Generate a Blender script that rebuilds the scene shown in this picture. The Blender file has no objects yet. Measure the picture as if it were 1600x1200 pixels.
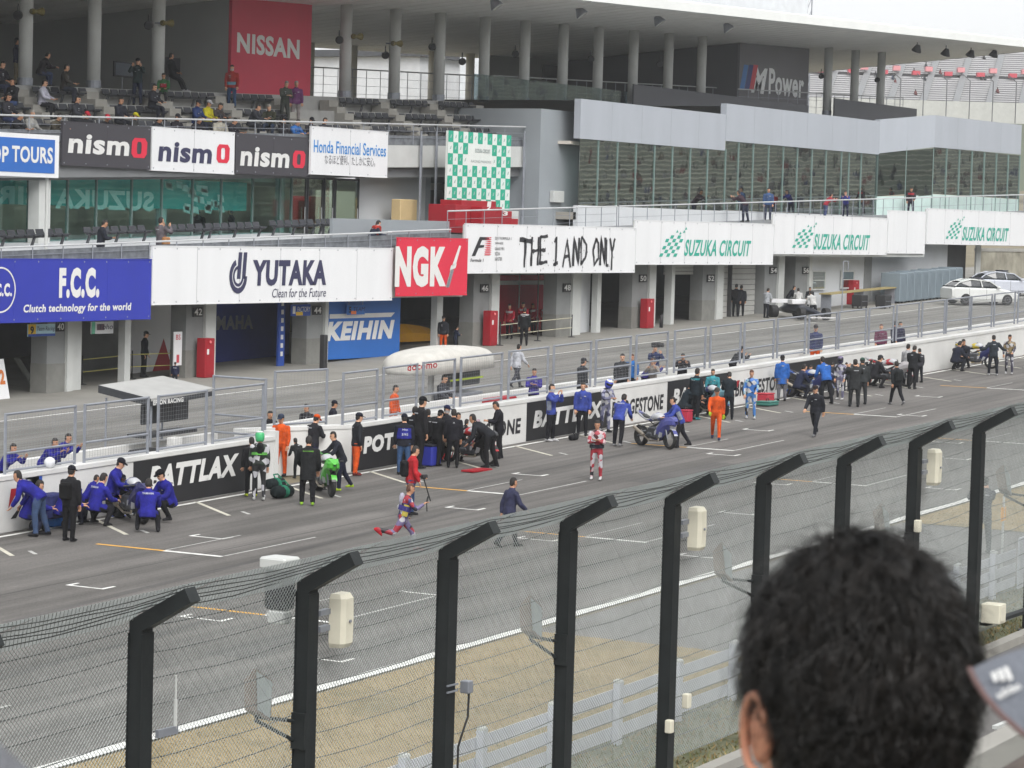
import bpy, bmesh, math, random
from mathutils import Vector, Matrix
import numpy as np
random.seed(7)
SC = bpy.context.scene
COL = SC.collection

# ---------------------------------------------------------------- camera
FPX, ROLL, SLOPE, EYE = 4400.0, .028, .0314, 8.86     # focal length in px of a 1600 px wide picture; track gradient; eye height
_c, _s = math.cos(ROLL), math.sin(ROLL)
_u0, _v0 = 2505*_c - 185*_s, -2505*_s - 185*_c
PITCH = math.atan(-_v0/FPX)
YAW = math.atan(_u0*math.cos(PITCH)/FPX)
FWD = Vector((math.cos(YAW)*math.cos(PITCH), math.sin(YAW)*math.cos(PITCH), -math.sin(PITCH)))
_R0 = Vector((math.sin(YAW), -math.cos(YAW), 0)); _U0 = _R0.cross(FWD)
RGT = _c*_R0 + _s*_U0
UPV = _c*_U0 - _s*_R0
EYEP = Vector((0, 0, EYE))
cam = bpy.data.cameras.new('camera')
cam.sensor_width = 36; cam.lens = FPX/1600*36
cam.clip_start = .1; cam.clip_end = 5000
cam.dof.use_dof = True; cam.dof.focus_distance = 58; cam.dof.aperture_fstop = 20
camo = bpy.data.objects.new('camera', cam); COL.objects.link(camo)
camo.matrix_world = Matrix(((RGT.x, UPV.x, -FWD.x, 0), (RGT.y, UPV.y, -FWD.y, 0), (RGT.z, UPV.z, -FWD.z, EYE), (0, 0, 0, 1)))
SC.camera = camo

# ---------------------------------------------------------------- sky, sun, exposure
SUN_EL, SUN_AZ = math.radians(46), math.radians(232)
wd = bpy.data.worlds.new('World'); SC.world = wd; wd.use_nodes = True
nt = wd.node_tree; nt.nodes.clear()
sky = nt.nodes.new('ShaderNodeTexSky'); sky.sky_type = 'NISHITA'; sky.sun_disc = False
sky.sun_elevation = SUN_EL; sky.sun_rotation = math.radians(90) - SUN_AZ
sky.air_density = 1.0; sky.dust_density = 6.0; sky.ozone_density = 1.0
hs = nt.nodes.new('ShaderNodeHueSaturation'); hs.inputs['Saturation'].default_value = .12
bg = nt.nodes.new('ShaderNodeBackground'); bg.inputs['Strength'].default_value = .15
ow = nt.nodes.new('ShaderNodeOutputWorld')
mxs = nt.nodes.new('ShaderNodeMixRGB'); mxs.inputs[0].default_value = .75; mxs.inputs[2].default_value = (2.45, 2.5, 2.56, 1)   # even cloud cover over the clear sky
nt.links.new(sky.outputs[0], hs.inputs['Color']); nt.links.new(hs.outputs[0], mxs.inputs[1]); nt.links.new(mxs.outputs[0], bg.inputs['Color']); nt.links.new(bg.outputs[0], ow.inputs[0])
sl = bpy.data.lights.new('sun', 'SUN'); sl.energy = .55; sl.angle = math.radians(40); sl.color = (1, .965, .92)
slo = bpy.data.objects.new('sun', sl); COL.objects.link(slo)
_sd = Vector((math.cos(SUN_AZ)*math.cos(SUN_EL), math.sin(SUN_AZ)*math.cos(SUN_EL), math.sin(SUN_EL)))
slo.rotation_euler = _sd.to_track_quat('Z', 'Y').to_euler(); slo.location = (20, -20, 60)
vs = SC.view_settings
vs.view_transform = 'Standard'; vs.look = 'None'; vs.gamma = 1; vs.exposure = 1.56
try: vs.use_curve_mapping = False
except Exception: pass
SC.cycles.max_bounces = 8; SC.cycles.transparent_max_bounces = 24
SC.cycles.use_denoising = True

# ---------------------------------------------------------------- helpers
def gz(x): return SLOPE*x
def ray(x, y): return FWD + RGT*((x-800)/FPX) - UPV*((y-600)/FPX)
def at(x, y, Y):
    "world point seen at photo pixel (x, y) on the upright plane at cross-track distance Y"
    d = ray(x, y); return EYEP + d*(Y/d.y)
def gnd(x, y, h=0):
    "world point seen at photo pixel (x, y) lying h above the sloping ground"
    d = ray(x, y); t = (h-EYE)/(d.z-SLOPE*d.x); return EYEP + d*t
def L(c):
    "sRGB 0-255 to linear"
    return tuple(((v/255)/12.92 if v/255 <= .04045 else ((v/255+.055)/1.055)**2.4) for v in c)

_M = {}
def mat(name, rgb, rough=.7, var=.12, scale=6.0, bump=0.0, metal=0.0, spec=.4, bscale=None, detail=4, alt=None, emit=0, coat=0, stretch=None):
    if name in _M: return _M[name]
    m = bpy.data.materials.new(name); m.use_nodes = True
    n = m.node_tree.nodes; l = m.node_tree.links
    b = n['Principled BSDF']
    b.inputs['Roughness'].default_value = rough; b.inputs['Metallic'].default_value = metal
    b.inputs['Specular IOR Level'].default_value = spec
    if coat: b.inputs['Coat Weight'].default_value = coat; b.inputs['Coat Roughness'].default_value = .1
    c = tuple(rgb)
    tc = n.new('ShaderNodeTexCoord')
    src = tc.outputs['Object']
    if stretch:
        mp = n.new('ShaderNodeMapping'); mp.inputs['Scale'].default_value = stretch
        l.new(src, mp.inputs[0]); src = mp.outputs[0]
    nz = n.new('ShaderNodeTexNoise'); nz.inputs['Scale'].default_value = scale; nz.inputs['Detail'].default_value = detail
    nz.inputs['Roughness'].default_value = .62
    l.new(src, nz.inputs['Vector'])
    rp = n.new('ShaderNodeValToRGB')
    rp.color_ramp.elements[0].position = .3; rp.color_ramp.elements[1].position = .7
    lo = alt if alt else tuple(max(0, v*(1-var)) for v in c)
    hi = tuple(min(1, v*(1+var)) for v in c)
    rp.color_ramp.elements[0].color = (*lo, 1); rp.color_ramp.elements[1].color = (*hi, 1)
    l.new(nz.outputs[0], rp.inputs[0]); l.new(rp.outputs[0], b.inputs['Base Color'])
    if emit:
        b.inputs['Emission Color'].default_value = (*c, 1); b.inputs['Emission Strength'].default_value = emit
    if bump:
        bz = n.new('ShaderNodeTexNoise'); bz.inputs['Scale'].default_value = bscale or scale*6; bz.inputs['Detail'].default_value = 3
        l.new(src, bz.inputs['Vector'])
        bp = n.new('ShaderNodeBump'); bp.inputs['Strength'].default_value = bump; bp.inputs['Distance'].default_value = .02
        l.new(bz.outputs[0], bp.inputs['Height']); l.new(bp.outputs[0], b.inputs['Normal'])
    _M[name] = m; return m
def paint(rgb255, rough=.6, **k):
    key = 'paint_%d_%d_%d_%d' % (*rgb255, int(rough*100))
    return mat(key, L(rgb255), rough, k.pop('var', .07), k.pop('scale', 1.3), **k)
def cloth(rgb255, **k):
    key = 'cloth_%d_%d_%d' % tuple(rgb255)
    return mat(key, tuple(.62*v for v in L(rgb255)), .85, .38, 6.0, bump=.9, bscale=11, spec=.2)  # coarse tone noise paints in the light and dark of folds
def patchwork(name, cols, scale=5.0, rough=.45, stretch=(1, 1, 1)):
    "printed panels: hard-edged cells of a few colours"
    if name in _M: return _M[name]
    m = bpy.data.materials.new(name); m.use_nodes = True; n = m.node_tree.nodes; l = m.node_tree.links; b = n['Principled BSDF']; b.inputs['Roughness'].default_value = rough
    tc = n.new('ShaderNodeTexCoord'); mp = n.new('ShaderNodeMapping'); mp.inputs['Scale'].default_value = stretch
    vo = n.new('ShaderNodeTexVoronoi'); vo.inputs['Scale'].default_value = scale
    sp = n.new('ShaderNodeSeparateColor'); rp = n.new('ShaderNodeValToRGB'); rp.color_ramp.interpolation = 'CONSTANT'
    e = rp.color_ramp.elements; cs = [tuple(.7*v for v in L(c)) for c in cols]
    e[0].position = 0; e[0].color = (*cs[0], 1); e[1].position = 1/len(cs); e[1].color = (*cs[1], 1)
    for i in range(2, len(cs)): k = e.new(i/len(cs)); k.color = (*cs[i], 1)
    l.new(tc.outputs['Object'], mp.inputs[0]); l.new(mp.outputs[0], vo.inputs['Vector']); l.new(vo.outputs['Color'], sp.inputs[0]); l.new(sp.outputs[0], rp.inputs[0]); l.new(rp.outputs[0], b.inputs['Base Color'])
    _M[name] = m; return m
def glass(name, tint, refl=.35, dens=.5):
    "flat glazing: part clear, part mirror by angle, faintly tinted"
    if name in _M: return _M[name]
    m = bpy.data.materials.new(name); m.use_nodes = True
    n = m.node_tree.nodes; l = m.node_tree.links; n.clear()
    o = n.new('ShaderNodeOutputMaterial'); tr = n.new('ShaderNodeBsdfTransparent'); gl = n.new('ShaderNodeBsdfGlossy')
    tr.inputs[0].default_value = (*tint, 1); gl.inputs['Roughness'].default_value = .02; gl.inputs[0].default_value = (.90, .97, .96, 1)
    lw = n.new('ShaderNodeLayerWeight'); lw.inputs[0].default_value = .25
    mr = n.new('ShaderNodeMapRange'); mr.inputs['To Min'].default_value = refl*.7; mr.inputs['To Max'].default_value = min(1, refl*1.6)
    mx = n.new('ShaderNodeMixShader')
    nz = n.new('ShaderNodeTexNoise'); nz.inputs['Scale'].default_value = .8
    bp = n.new('ShaderNodeBump'); bp.inputs['Strength'].default_value = .03; bp.inputs['Distance'].default_value = .05
    tc = n.new('ShaderNodeTexCoord'); l.new(tc.outputs['Object'], nz.inputs['Vector']); l.new(nz.outputs[0], bp.inputs['Height']); l.new(bp.outputs[0], gl.inputs['Normal'])
    l.new(lw.outputs['Fresnel'], mr.inputs[0]); l.new(mr.outputs[0], mx.inputs[0])
    l.new(tr.outputs[0], mx.inputs[1]); l.new(gl.outputs[0], mx.inputs[2]); l.new(mx.outputs[0], o.inputs[0])
    _M[name] = m; return m

class MB:
    "collects faces; build() links them as ONE mesh object"
    def __init__(s, slope=False): s.v = []; s.f = []; s.m = []; s.slope = slope
    def add(s, vs, fs, m=0):
        o = len(s.v)
        for p in vs:
            p = Vector(p)
            if s.slope: p.z += SLOPE*p.x
            s.v.append(p)
        for f in fs: s.f.append([i+o for i in f]); s.m.append(m)
        return s
    def box(s, x0, x1, y0, y1, z0, z1, m=0):
        return s.add([(x0,y0,z0),(x1,y0,z0),(x1,y1,z0),(x0,y1,z0),(x0,y0,z1),(x1,y0,z1),(x1,y1,z1),(x0,y1,z1)],
              [(3,2,1,0),(4,5,6,7),(0,1,5,4),(1,2,6,5),(2,3,7,6),(3,0,4,7)], m)
    def cham(s, x0, x1, y0, y1, z0, z1, c, m=0):
        "box with chamfered upright edges and top/bottom edges"
        def ring(z, i):
            a, b, d, e = x0+i, x1-i, y0+i, y1-i
            return [(a+c,d,z),(b-c,d,z),(b,d+c,z),(b,e-c,z),(b-c,e,z),(a+c,e,z),(a,e-c,z),(a,d+c,z)]
        R = [ring(z0, c*.7), ring(z0+c, 0), ring(z1-c, 0), ring(z1, c*.7)]
        V = [p for r_ in R for p in r_]; Fc = [tuple(reversed(range(8))), tuple(range(24, 32))]
        for k in range(3):
            for i in range(8):
                j = (i+1) % 8; Fc.append((k*8+i, k*8+j, k*8+8+j, k*8+8+i))
        return s.add(V, Fc, m)
    def quad(s, a, b, c, d, m=0): return s.add([a,b,c,d], [(0,1,2,3)], m)
    def slab(s, pts, d, m=0):
        "polygon pts extruded by vector d"
        n = len(pts); d = Vector(d); A = [Vector(p) for p in pts]; B = [p+d for p in A]
        return s.add(A+B, [tuple(range(n)), tuple(reversed(range(n, 2*n)))] + [(i, n+i, n+(i+1)%n, (i+1)%n) for i in range(n)], m)
    def tube(s, p, q, r, n=6, m=0, r2=None, cap=True):
        p, q = Vector(p), Vector(q); d = q-p
        if d.length < 1e-6: return s
        z = d.normalized(); a = z.orthogonal().normalized(); b = z.cross(a); r2 = r if r2 is None else r2
        V = []
        for (o, rr) in ((p, r), (q, r2)):
            for i in range(n):
                t = 2*math.pi*i/n; V.append(o + a*math.cos(t)*rr + b*math.sin(t)*rr)
        Fc = [(i, (i+1)%n, n+(i+1)%n, n+i) for i in range(n)]
        if cap: Fc += [tuple(reversed(range(n))), tuple(range(n, 2*n))]
        return s.add(V, Fc, m)
    def path(s, pts, r, n=6, m=0, closed=False):
        P = [Vector(p) for p in pts]; k = len(P)
        for i in range(k if closed else k-1): s.tube(P[i], P[(i+1)%k], r, n, m)
        return s
    def loft(s, rings, m=0, cap=True, closed=True):
        n = len(rings[0]); V = [p for r_ in rings for p in r_]; Fc = []
        for k in range(len(rings)-1):
            for i in range(n if closed else n-1):
                j = (i+1) % n; Fc.append((k*n+i, k*n+j, (k+1)*n+j, (k+1)*n+i))
        if cap: Fc += [tuple(reversed(range(n))), tuple(range((len(rings)-1)*n, len(rings)*n))]
        return s.add(V, Fc, m)
    def lathe(s, c, axis, prof, n=16, m=0, closed=False):
        "prof: (distance along axis, radius)"
        c = Vector(c); z = Vector(axis).normalized(); a = z.orthogonal().normalized(); b = z.cross(a)
        R = [[c + z*h + (a*math.cos(2*math.pi*i/n) + b*math.sin(2*math.pi*i/n))*max(r, 1e-4) for i in range(n)] for h, r in prof]
        if closed: R.append(R[0]); return s.loft(R, m, cap=False)
        return s.loft(R, m)
    def ell(s, c, rx, ry, rz, m=0, n=10, k=6, rot=None):
        c = Vector(c); R = []
        for j in range(k+1):
            t = math.pi*j/k; rr = max(math.sin(t), .02)
            ring = []
            for i in range(n):
                a = 2*math.pi*i/n; p = Vector((rx*rr*math.cos(a), ry*rr*math.sin(a), -rz*math.cos(t)))
                if rot: p = rot @ p
                ring.append(c+p)
            R.append(ring)
        return s.loft(R, m)
    def build(s, name, mats, parent=None, smooth=False, origin=None, flip=False):
        me = bpy.data.meshes.new(name)
        V = np.array([tuple(p) for p in s.v]) if s.v else np.zeros((0, 3))
        if origin is None:
            if parent is not None: origin = (0, 0, 0)
            else:
                lo, hi = V.min(0), V.max(0); origin = ((lo[0]+hi[0])/2, (lo[1]+hi[1])/2, lo[2])
        if parent is not None and not parent.get('_local'):
            off = np.array(tuple(parent_loc(parent)))
        elif parent is not None: off = np.zeros(3)
        else: off = np.array(origin)
        me.from_pydata((V-off).tolist(), [], s.f)
        if not isinstance(mats, (list, tuple)): mats = [mats]
        for m_ in mats: me.materials.append(m_)
        if len(mats) > 1: me.polygons.foreach_set('material_index', s.m)
        if smooth: me.polygons.foreach_set('use_smooth', [True]*len(s.f))
        me.update()
        o = bpy.data.objects.new(name, me); COL.objects.link(o)
        if parent is not None: o.parent = parent
        else: o.location = origin
        return o
def parent_loc(p):
    v = Vector(p.location)
    while p.parent is not None: p = p.parent; v += Vector(p.location)
    return v
def tag(o, label=None, cat=None, group=None, kind=None):
    if label: o['label'] = label
    if cat: o['category'] = cat
    if group: o['group'] = group
    if kind: o['kind'] = kind
    return o
def thing(name, label, cat, loc, group=None, rz=0):
    o = bpy.data.objects.new(name, None); COL.objects.link(o)
    o.location = loc; o.rotation_euler = (0, 0, rz); o.empty_display_size = .2
    return tag(o, label, cat, group)
def struct(name, mb, m, **k): return tag(mb.build(name, m, **k), kind='structure')
def copy_tree(o, parent=None):
    c = o.copy(); COL.objects.link(c)
    if parent is not None: c.parent = parent
    for ch in list(o.children): copy_tree(ch, c)
    return c

# lettering: the built-in font turned into flat meshes, fitted to a box
_T = {}
def glyphs(txt, bold=0.0, shear=0.0, space=1.0):
    key = (txt, bold, shear, space)
    if key in _T: return _T[key]
    cu = bpy.data.curves.new('t', 'FONT'); cu.body = txt; cu.offset = bold; cu.shear = shear; cu.space_character = space*(1+bold*2.2)
    cu.resolution_u = 3; cu.fill_mode = 'FRONT'
    ob = bpy.data.objects.new('t', cu); COL.objects.link(ob)
    dg = bpy.context.evaluated_depsgraph_get()
    me = bpy.data.meshes.new_from_object(ob.evaluated_get(dg))
    V = np.array([tuple(v.co) for v in me.vertices]); Fc = [tuple(p.vertices) for p in me.polygons]
    bpy.data.objects.remove(ob); bpy.data.curves.remove(cu); bpy.data.meshes.remove(me)
    lo, hi = V.min(0), V.max(0); V = (V-lo)/np.maximum(hi-lo, 1e-6)
    _T[key] = (V, Fc); return V, Fc
def letter(mb, txt, X0, X1, Z0, Z1, Y, m=0, bold=.02, shear=0, space=1.0, mirror=False, italic=0):
    V, Fc = glyphs(txt, bold, shear, space)
    P = [((X1-(X1-X0)*v[0]) if mirror else (X0+(X1-X0)*v[0]) + italic*(Z1-Z0)*(v[1]-.5), Y, Z0+(Z1-Z0)*v[1]) for v in V]
    mb.add(P, [tuple(reversed(f)) for f in Fc] if mirror else Fc, m)
    return mb
def poly(mb, pts, X0, X1, Z0, Z1, Y, m=0):
    "flat outline given in 0..1 box coordinates"
    mb.add([(X0+(X1-X0)*u, Y, Z0+(Z1-Z0)*v) for u, v in pts], [tuple(range(len(pts)))], m); return mb
def pbox(px0, px1, py0, py1, Y):
    "X0, X1, Z0, Z1 of a level upright box whose left edge is seen at px0 from py0 (top) to py1"
    a, b, c = at(px0, py0, Y), at(px0, py1, Y), at(px1, (py0+py1)/2, Y)
    return (a.x+b.x)/2, c.x, b.z, a.z
def Xof(px, py, Y): return at(px, py, Y).x
# ================================================================ GROUND (everything lies on one plane rising 3 % along the track)
def asphalt(name, rgb, streak=True):
    if name in _M: return _M[name]
    m = bpy.data.materials.new(name); m.use_nodes = True
    n = m.node_tree.nodes; l = m.node_tree.links; b = n['Principled BSDF']
    b.inputs['Roughness'].default_value = .88; b.inputs['Specular IOR Level'].default_value = .3
    tc = n.new('ShaderNodeTexCoord')
    def noise(scale, det, st=None):
        z = n.new('ShaderNodeTexNoise'); z.inputs['Scale'].default_value = scale; z.inputs['Detail'].default_value = det; z.inputs['Roughness'].default_value = .65
        mp = n.new('ShaderNodeMapping'); mp.inputs['Scale'].default_value = st or (1, 1, 1)
        l.new(tc.outputs['Object'], mp.inputs[0]); l.new(mp.outputs[0], z.inputs['Vector']); return z.outputs[0]
    def ramp(fac, a, b_, p0, p1):
        r = n.new('ShaderNodeValToRGB'); r.color_ramp.elements[0].position = p0; r.color_ramp.elements[1].position = p1
        r.color_ramp.elements[0].color = (a, a, a, 1); r.color_ramp.elements[1].color = (b_, b_, b_, 1); l.new(fac, r.inputs[0]); return r.outputs[0]
    def mul(x, y):
        k = n.new('ShaderNodeMixRGB'); k.blend_type = 'MULTIPLY'; k.inputs[0].default_value = 1; l.new(x, k.inputs[1]); l.new(y, k.inputs[2]); return k.outputs[0]
    base = n.new('ShaderNodeRGB'); base.outputs[0].default_value = (*rgb, 1)
    v = mul(base.outputs[0], ramp(noise(26, 6), .72, 1.25, .3, .72))         # stone grain
    v = mul(v, ramp(noise(.25, 4), .88, 1.12, .35, .65))                     # patches
    if streak:
        v = mul(v, ramp(noise(1, 5, (.03, 1.1, 1)), .72, 1.10, .36, .62))     # rubbered-in wheel lines along the track
        v = mul(v, ramp(noise(1, 3, (.012, 3.5, 1)), .88, 1.04, .42, .56))
    l.new(v, b.inputs['Base Color'])
    bp = n.new('ShaderNodeBump'); bp.inputs['Strength'].default_value = .5; bp.inputs['Distance'].default_value = .01
    l.new(noise(60, 3), bp.inputs['Height']); l.new(bp.outputs[0], b.inputs['Normal'])
    _M[name] = m; return m
A_TRACK = asphalt('track_asphalt', (.137, .129, .121)); A_PIT = asphalt('pit_asphalt', (.190, .186, .172)); A_WALK = asphalt('walk_asphalt', (.15, .145, .14), False)
M_CONC = mat('pale_concrete', L((150, 148, 142)), .85, .14, .7, bump=.2)
M_APRON = mat('apron_concrete', L((128, 126, 120)), .85, .14, .5, bump=.2)
M_LINE = mat('road_paint_white', (.66, .66, .63), .7, .22, 5, detail=8); M_ORG = mat('road_paint_orange', (.62, .33, .05), .7, .2, 5, detail=8)
M_CREAML = mat('road_paint_cream', (.50, .48, .40), .75, .25, 6, detail=8)
M_THIN = mat('road_paint_worn', (.42, .42, .40), .8, .3, 8, detail=8)

def sheet(name, x0, x1, y0, y1, h, m, parent=None, nx=1):
    mb = MB(True); mb.quad((x0,y0,h), (x1,y0,h), (x1,y1,h), (x0,y1,h))
    o = mb.build(name, m, parent)
    return o
M_SOIL = mat('dry_ground', L((116, 108, 88)), .95, .2, .4, bump=.3)
g0 = tag(sheet('ground', -260, 1500, -220, 1300, -.03, M_SOIL), kind='structure')
track = tag(sheet('track', -60, 420, 24.9, 40.82, 0, A_TRACK), kind='structure')
pit = tag(sheet('pit_lane', -60, 420, 43.3, 57.4, 0, A_PIT), kind='structure')
apron = tag(sheet('pit_apron', -60, 420, 57.4, 75, .004, M_APRON), kind='structure')
walk = tag(sheet('spectator_path', -40, 200, 6.5, 16.75, -.004, A_WALK), kind='structure')
runoff = tag(sheet('access_apron', 44.6, 62.6, 18.4, 24.72, -.008, A_WALK), kind='structure')

def mark(name, pts, m, parent, h=.005):
    mb = MB(True); mb.add([(x, y, h) for x, y in pts], [tuple(range(len(pts)))]); return mb.build(name, m, parent)
def stripe(x0, y0, x1, y1, w, m, parent=track, name='painted_line', h=.005):
    d = Vector((x1-x0, y1-y0)).normalized(); n_ = Vector((-d.y, d.x))*w/2
    return mark(name, [(x0-n_.x, y0-n_.y), (x1-n_.x, y1-n_.y), (x1+n_.x, y1+n_.y), (x0+n_.x, y0+n_.y)], m, parent, h)
stripe(-60, 24.98, 420, 24.98, .26, M_LINE, name='edge_line')
stripe(-60, 40.52, 420, 40.52, .13, M_LINE, name='wall_line')
M_JOINT = mat('asphalt_joint', (.05, .048, .046), .9, .3, 3, detail=8); M_PATCH = asphalt('patch_asphalt', (.105, .10, .096))
for y_ in (29.95, 35.3): stripe(-60, y_, 420, y_, .035, M_JOINT, name='asphalt_joint', h=.002)
for (xa, xb_, ya, yb_) in ((52.5, 55.4, 31.8, 33.2), (66.0, 71.5, 32.6, 33.9), (39.5, 42.6, 27.3, 28.4), (81.0, 88.0, 31.0, 32.2)): mark('repair_patch', [(xa, ya), (xb_, ya), (xb_, yb_), (xa, yb_)], M_PATCH, track, .003)
for (xa, ya, xc, yc) in ((40, 33.2, 60, 34.6), (55, 31.0, 84, 32.6), (30, 29.4, 47, 30.6), (62, 36.8, 92, 37.2)): stripe(xa, ya, xc, yc, .22, M_PATCH, name='tyre_streak', h=.0035)
# grid boxes: an orange and a white bar across the track, thin side lines
for X0 in (36.2, 48.95, 61.8, 74.5, 87.1, 99.8, 112.5, 125.2):
    stripe(X0, 38.1, X0, 36.0, .12, M_ORG, name='grid_bar')
    stripe(X0-.02, 36.25, X0-.02, 34.72, .15, M_LINE, name='grid_bar', h=.009)
    stripe(X0+.1, 36.3, X0+2.9, 36.3, .05, M_THIN, name='grid_side'); stripe(X0+.1, 34.75, X0+3.6, 34.75, .06, M_THIN, name='grid_side')
for X0 in (30.6, 43.35, 56.05, 68.8, 81.5, 94.2):
    stripe(X0, 31.45, X0, 29.6, .12, M_ORG, name='grid_bar')
    stripe(X0-.02, 29.75, X0-.02, 28.2, .15, M_LINE, name='grid_bar', h=.009)
    stripe(X0+.1, 29.8, X0+2.9, 29.8, .05, M_THIN, name='grid_side'); stripe(X0+.1, 28.25, X0+3.6, 28.25, .06, M_THIN, name='grid_side')
def bracket(X0, Y0, Y1):
    mark('grid_bracket', [(X0, Y0), (X0+.36, Y0-.02), (X0+.36, Y0-.09), (X0+.075, Y0-.10), (X0+.075, Y1+.10), (X0+.42, Y1+.08), (X0+.42, Y1), (X0, Y1)], M_LINE, track)
for k in range(-2, 8):
    bracket(51.1+14.6*k, 37.2, 36.25); bracket(58.65+14.6*k, 35.05, 34.1); bracket(42.3+12.7*k, 31.0, 30.0)
    bracket(47.1+14.6*k, 29.15, 28.2); bracket(40.1+14.6*k, 26.8, 25.9)
# angled start slots along the pit wall
for k in range(-3, 24):
    X0 = 48.15+3.95*k
    stripe(X0, 40.6, X0-1.62, 38.45, .11, M_CREAML, name='start_slot')
    stripe(X0-1.15, 38.2, X0-.85, 38.62, .09, M_THIN, name='slot_number')
# pit lane lines
stripe(-60, 47.3, 420, 47.3, .12, M_THIN, pit, 'lane_line'); stripe(-60, 57.2, 420, 57.2, .12, M_LINE, pit, 'lane_line')

# dry grass: one object each side of the access apron
def grass_mat():
    m = bpy.data.materials.new('dry_grass'); m.use_nodes = True
    n = m.node_tree.nodes; l = m.node_tree.links; b = n['Principled BSDF']; b.inputs['Roughness'].default_value = .95; b.inputs['Specular IOR Level'].default_value = .1
    tc = n.new('ShaderNodeTexCoord'); z = n.new('ShaderNodeTexNoise'); z.inputs['Scale'].default_value = .9; z.inputs['Detail'].default_value = 8; z.inputs['Roughness'].default_value = .7
    l.new(tc.outputs['Object'], z.inputs['Vector']); r = n.new('ShaderNodeValToRGB')
    e = r.color_ramp.elements; e[0].position = .3; e[0].color = (*L((112, 104, 76)), 1); e[1].position = .72; e[1].color = (*L((158, 140, 104)), 1)
    k = r.color_ramp.elements.new(.48); k.color = (*L((142, 126, 92)), 1)
    l.new(z.outputs[0], r.inputs[0]); l.new(r.outputs[0], b.inputs['Base Color']); return m
M_GRASS = grass_mat(); M_BLADE = mat('straw_blades', L((150, 131, 92)), .95, .15, .8, alt=L((124, 108, 74)))
M_GREEN = mat('green_tufts', L((112, 110, 72)), .95, .3, 1.2, alt=L((84, 88, 54)))
def grass(name, x0, x1, y0, y1, n, label):
    mb = MB(True); R = random.Random(5)
    k = max(2, int((x1-x0)/1.2)); j = 6
    for a in range(k):
        for b in range(j):
            xa, xb = x0+(x1-x0)*a/k, x0+(x1-x0)*(a+1)/k; ya, yb = y0+(y1-y0)*b/j, y0+(y1-y0)*(b+1)/j
            mb.quad((xa,ya,.012), (xb,ya,.012), (xb,yb,.012), (xa,yb,.012))
    for _ in range(n):
        x, y = R.uniform(x0, x1), R.uniform(y0, y1); h = R.uniform(.015, .045); a = R.uniform(0, 6.28); w = R.uniform(.005, .014)
        c, s_ = math.cos(a)*w, math.sin(a)*w; lx, ly = R.gauss(0, .04), R.gauss(0, .04)
        g = 2 if y < y0+1.3 and R.random() < .8 else 1
        mb.add([(x-c, y-s_, .01), (x+c, y+s_, .01), (x+lx, y+ly, h)], [(0, 1, 2)], g)
    return tag(mb.build(name, [M_GRASS, M_BLADE, M_GREEN]), label, 'grass', kind='stuff')
grass('dry_grass', 20, 44.6, 19.2, 24.72, 60000, 'dry straw coloured grass strip beside the white track edge line')
grass('dry_grass', 62.6, 100, 19.2, 24.72, 30000, 'dry grass patch beyond the grey access apron')
# weedy verge between guard rail and debris fence
mbv = MB(True); R_ = random.Random(3)
M_DIRT = mat('verge_dirt', L((112, 110, 88)), .95, .25, 1.3, alt=L((78, 86, 58)), bump=.4)
mbv.quad((18,16.95,.004), (100,16.95,.004), (100,19.2,.004), (18,19.2,.004))
for _ in range(24000):
    x, y = R_.uniform(20, 80), R_.uniform(17.0, 19.1); h = R_.uniform(.02, .09); a = R_.uniform(0, 6.28); w = R_.uniform(.008, .025)
    c, s_ = math.cos(a)*w, math.sin(a)*w
    mbv.add([(x-c, y-s_, 0), (x+c, y+s_, 0), (x+R_.gauss(0,.04), y+R_.gauss(0,.04), h)], [(0, 1, 2)], R_.choice((1, 2)))
tag(mbv.build('weed_verge', [M_DIRT, M_GREEN, M_BLADE]), 'weedy green verge at the foot of the guard rail', 'weeds', kind='stuff')
# kerb under the debris fence
mk = MB(True); mk.box(-40, 200, 16.75, 16.98, -.02, .14); struct('kerb', mk, M_CONC)
# ================================================================ PIT WALL
M_WWHITE = mat('wall_white_paint', L((204, 204, 202)), .6, .09, .8, bump=.08)
M_BLACKB = mat('banner_black', L((34, 34, 37)), .55, .15, 1.2)
M_LETW = mat('letter_white', L((214, 214, 212)), .6, .05, 2)
M_LETK = mat('letter_black', L((40, 40, 44)), .6, .05, 2)
M_RED = mat('panel_red', L((150, 20, 34)), .55, .08, 1); M_BLUE = mat('panel_blue', L((38, 74, 158)), .55, .08, 1)
M_GALV = mat('galvanised_steel', L((142, 146, 154)), .45, .12, 4, metal=.35)
M_DARK = mat('dark_rubber', (.02, .02, .022), .7, .2, 4)
WY = 40.84
def wall_piece(x0, x1, y0, y1, parent, h=1.29):
    mb = MB(True); mb.box(x0, x1, y0, y1, 0, h-.1); mb.box(x0, x1, y0-.03, y1+.03, h-.1, h); return mb.build('wall_block', M_WWHITE, parent)
xe = Xof(428, 761, WY); xr0 = Xof(444, 745, WY+1.2); xr = Xof(548, 740, WY)
pw = thing('pit_wall', 'long white concrete pit wall carrying tyre advertising panels', 'wall', (80, 41, gz(80)))
wall_piece(30, xe, WY, WY+.35, pw); wall_piece(xr, 210, WY, WY+.35, pw)
mb = MB(True)                                                     # set-back slanting block behind the gate gap
for h0, h1, e in ((0, 1.19, 0), (1.19, 1.29, .03)):
    mb.slab([(xr0-1.2, WY+1.7-e, h0), (xr, WY+.02-e, h0), (xr, WY+.34+e, h0), (xr0-1.2, WY+2.0+e, h0)], (0, 0, h1-h0))
mb.build('wall_block', M_WWHITE, pw)
mb = MB(True); mb.box(30, xe-.02, WY+.35, 43.0, .0, .45); mb.box(xr+.02, 210, WY+.35, 43.0, .0, .45); mb.build('platform', M_CONC, pw)
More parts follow.
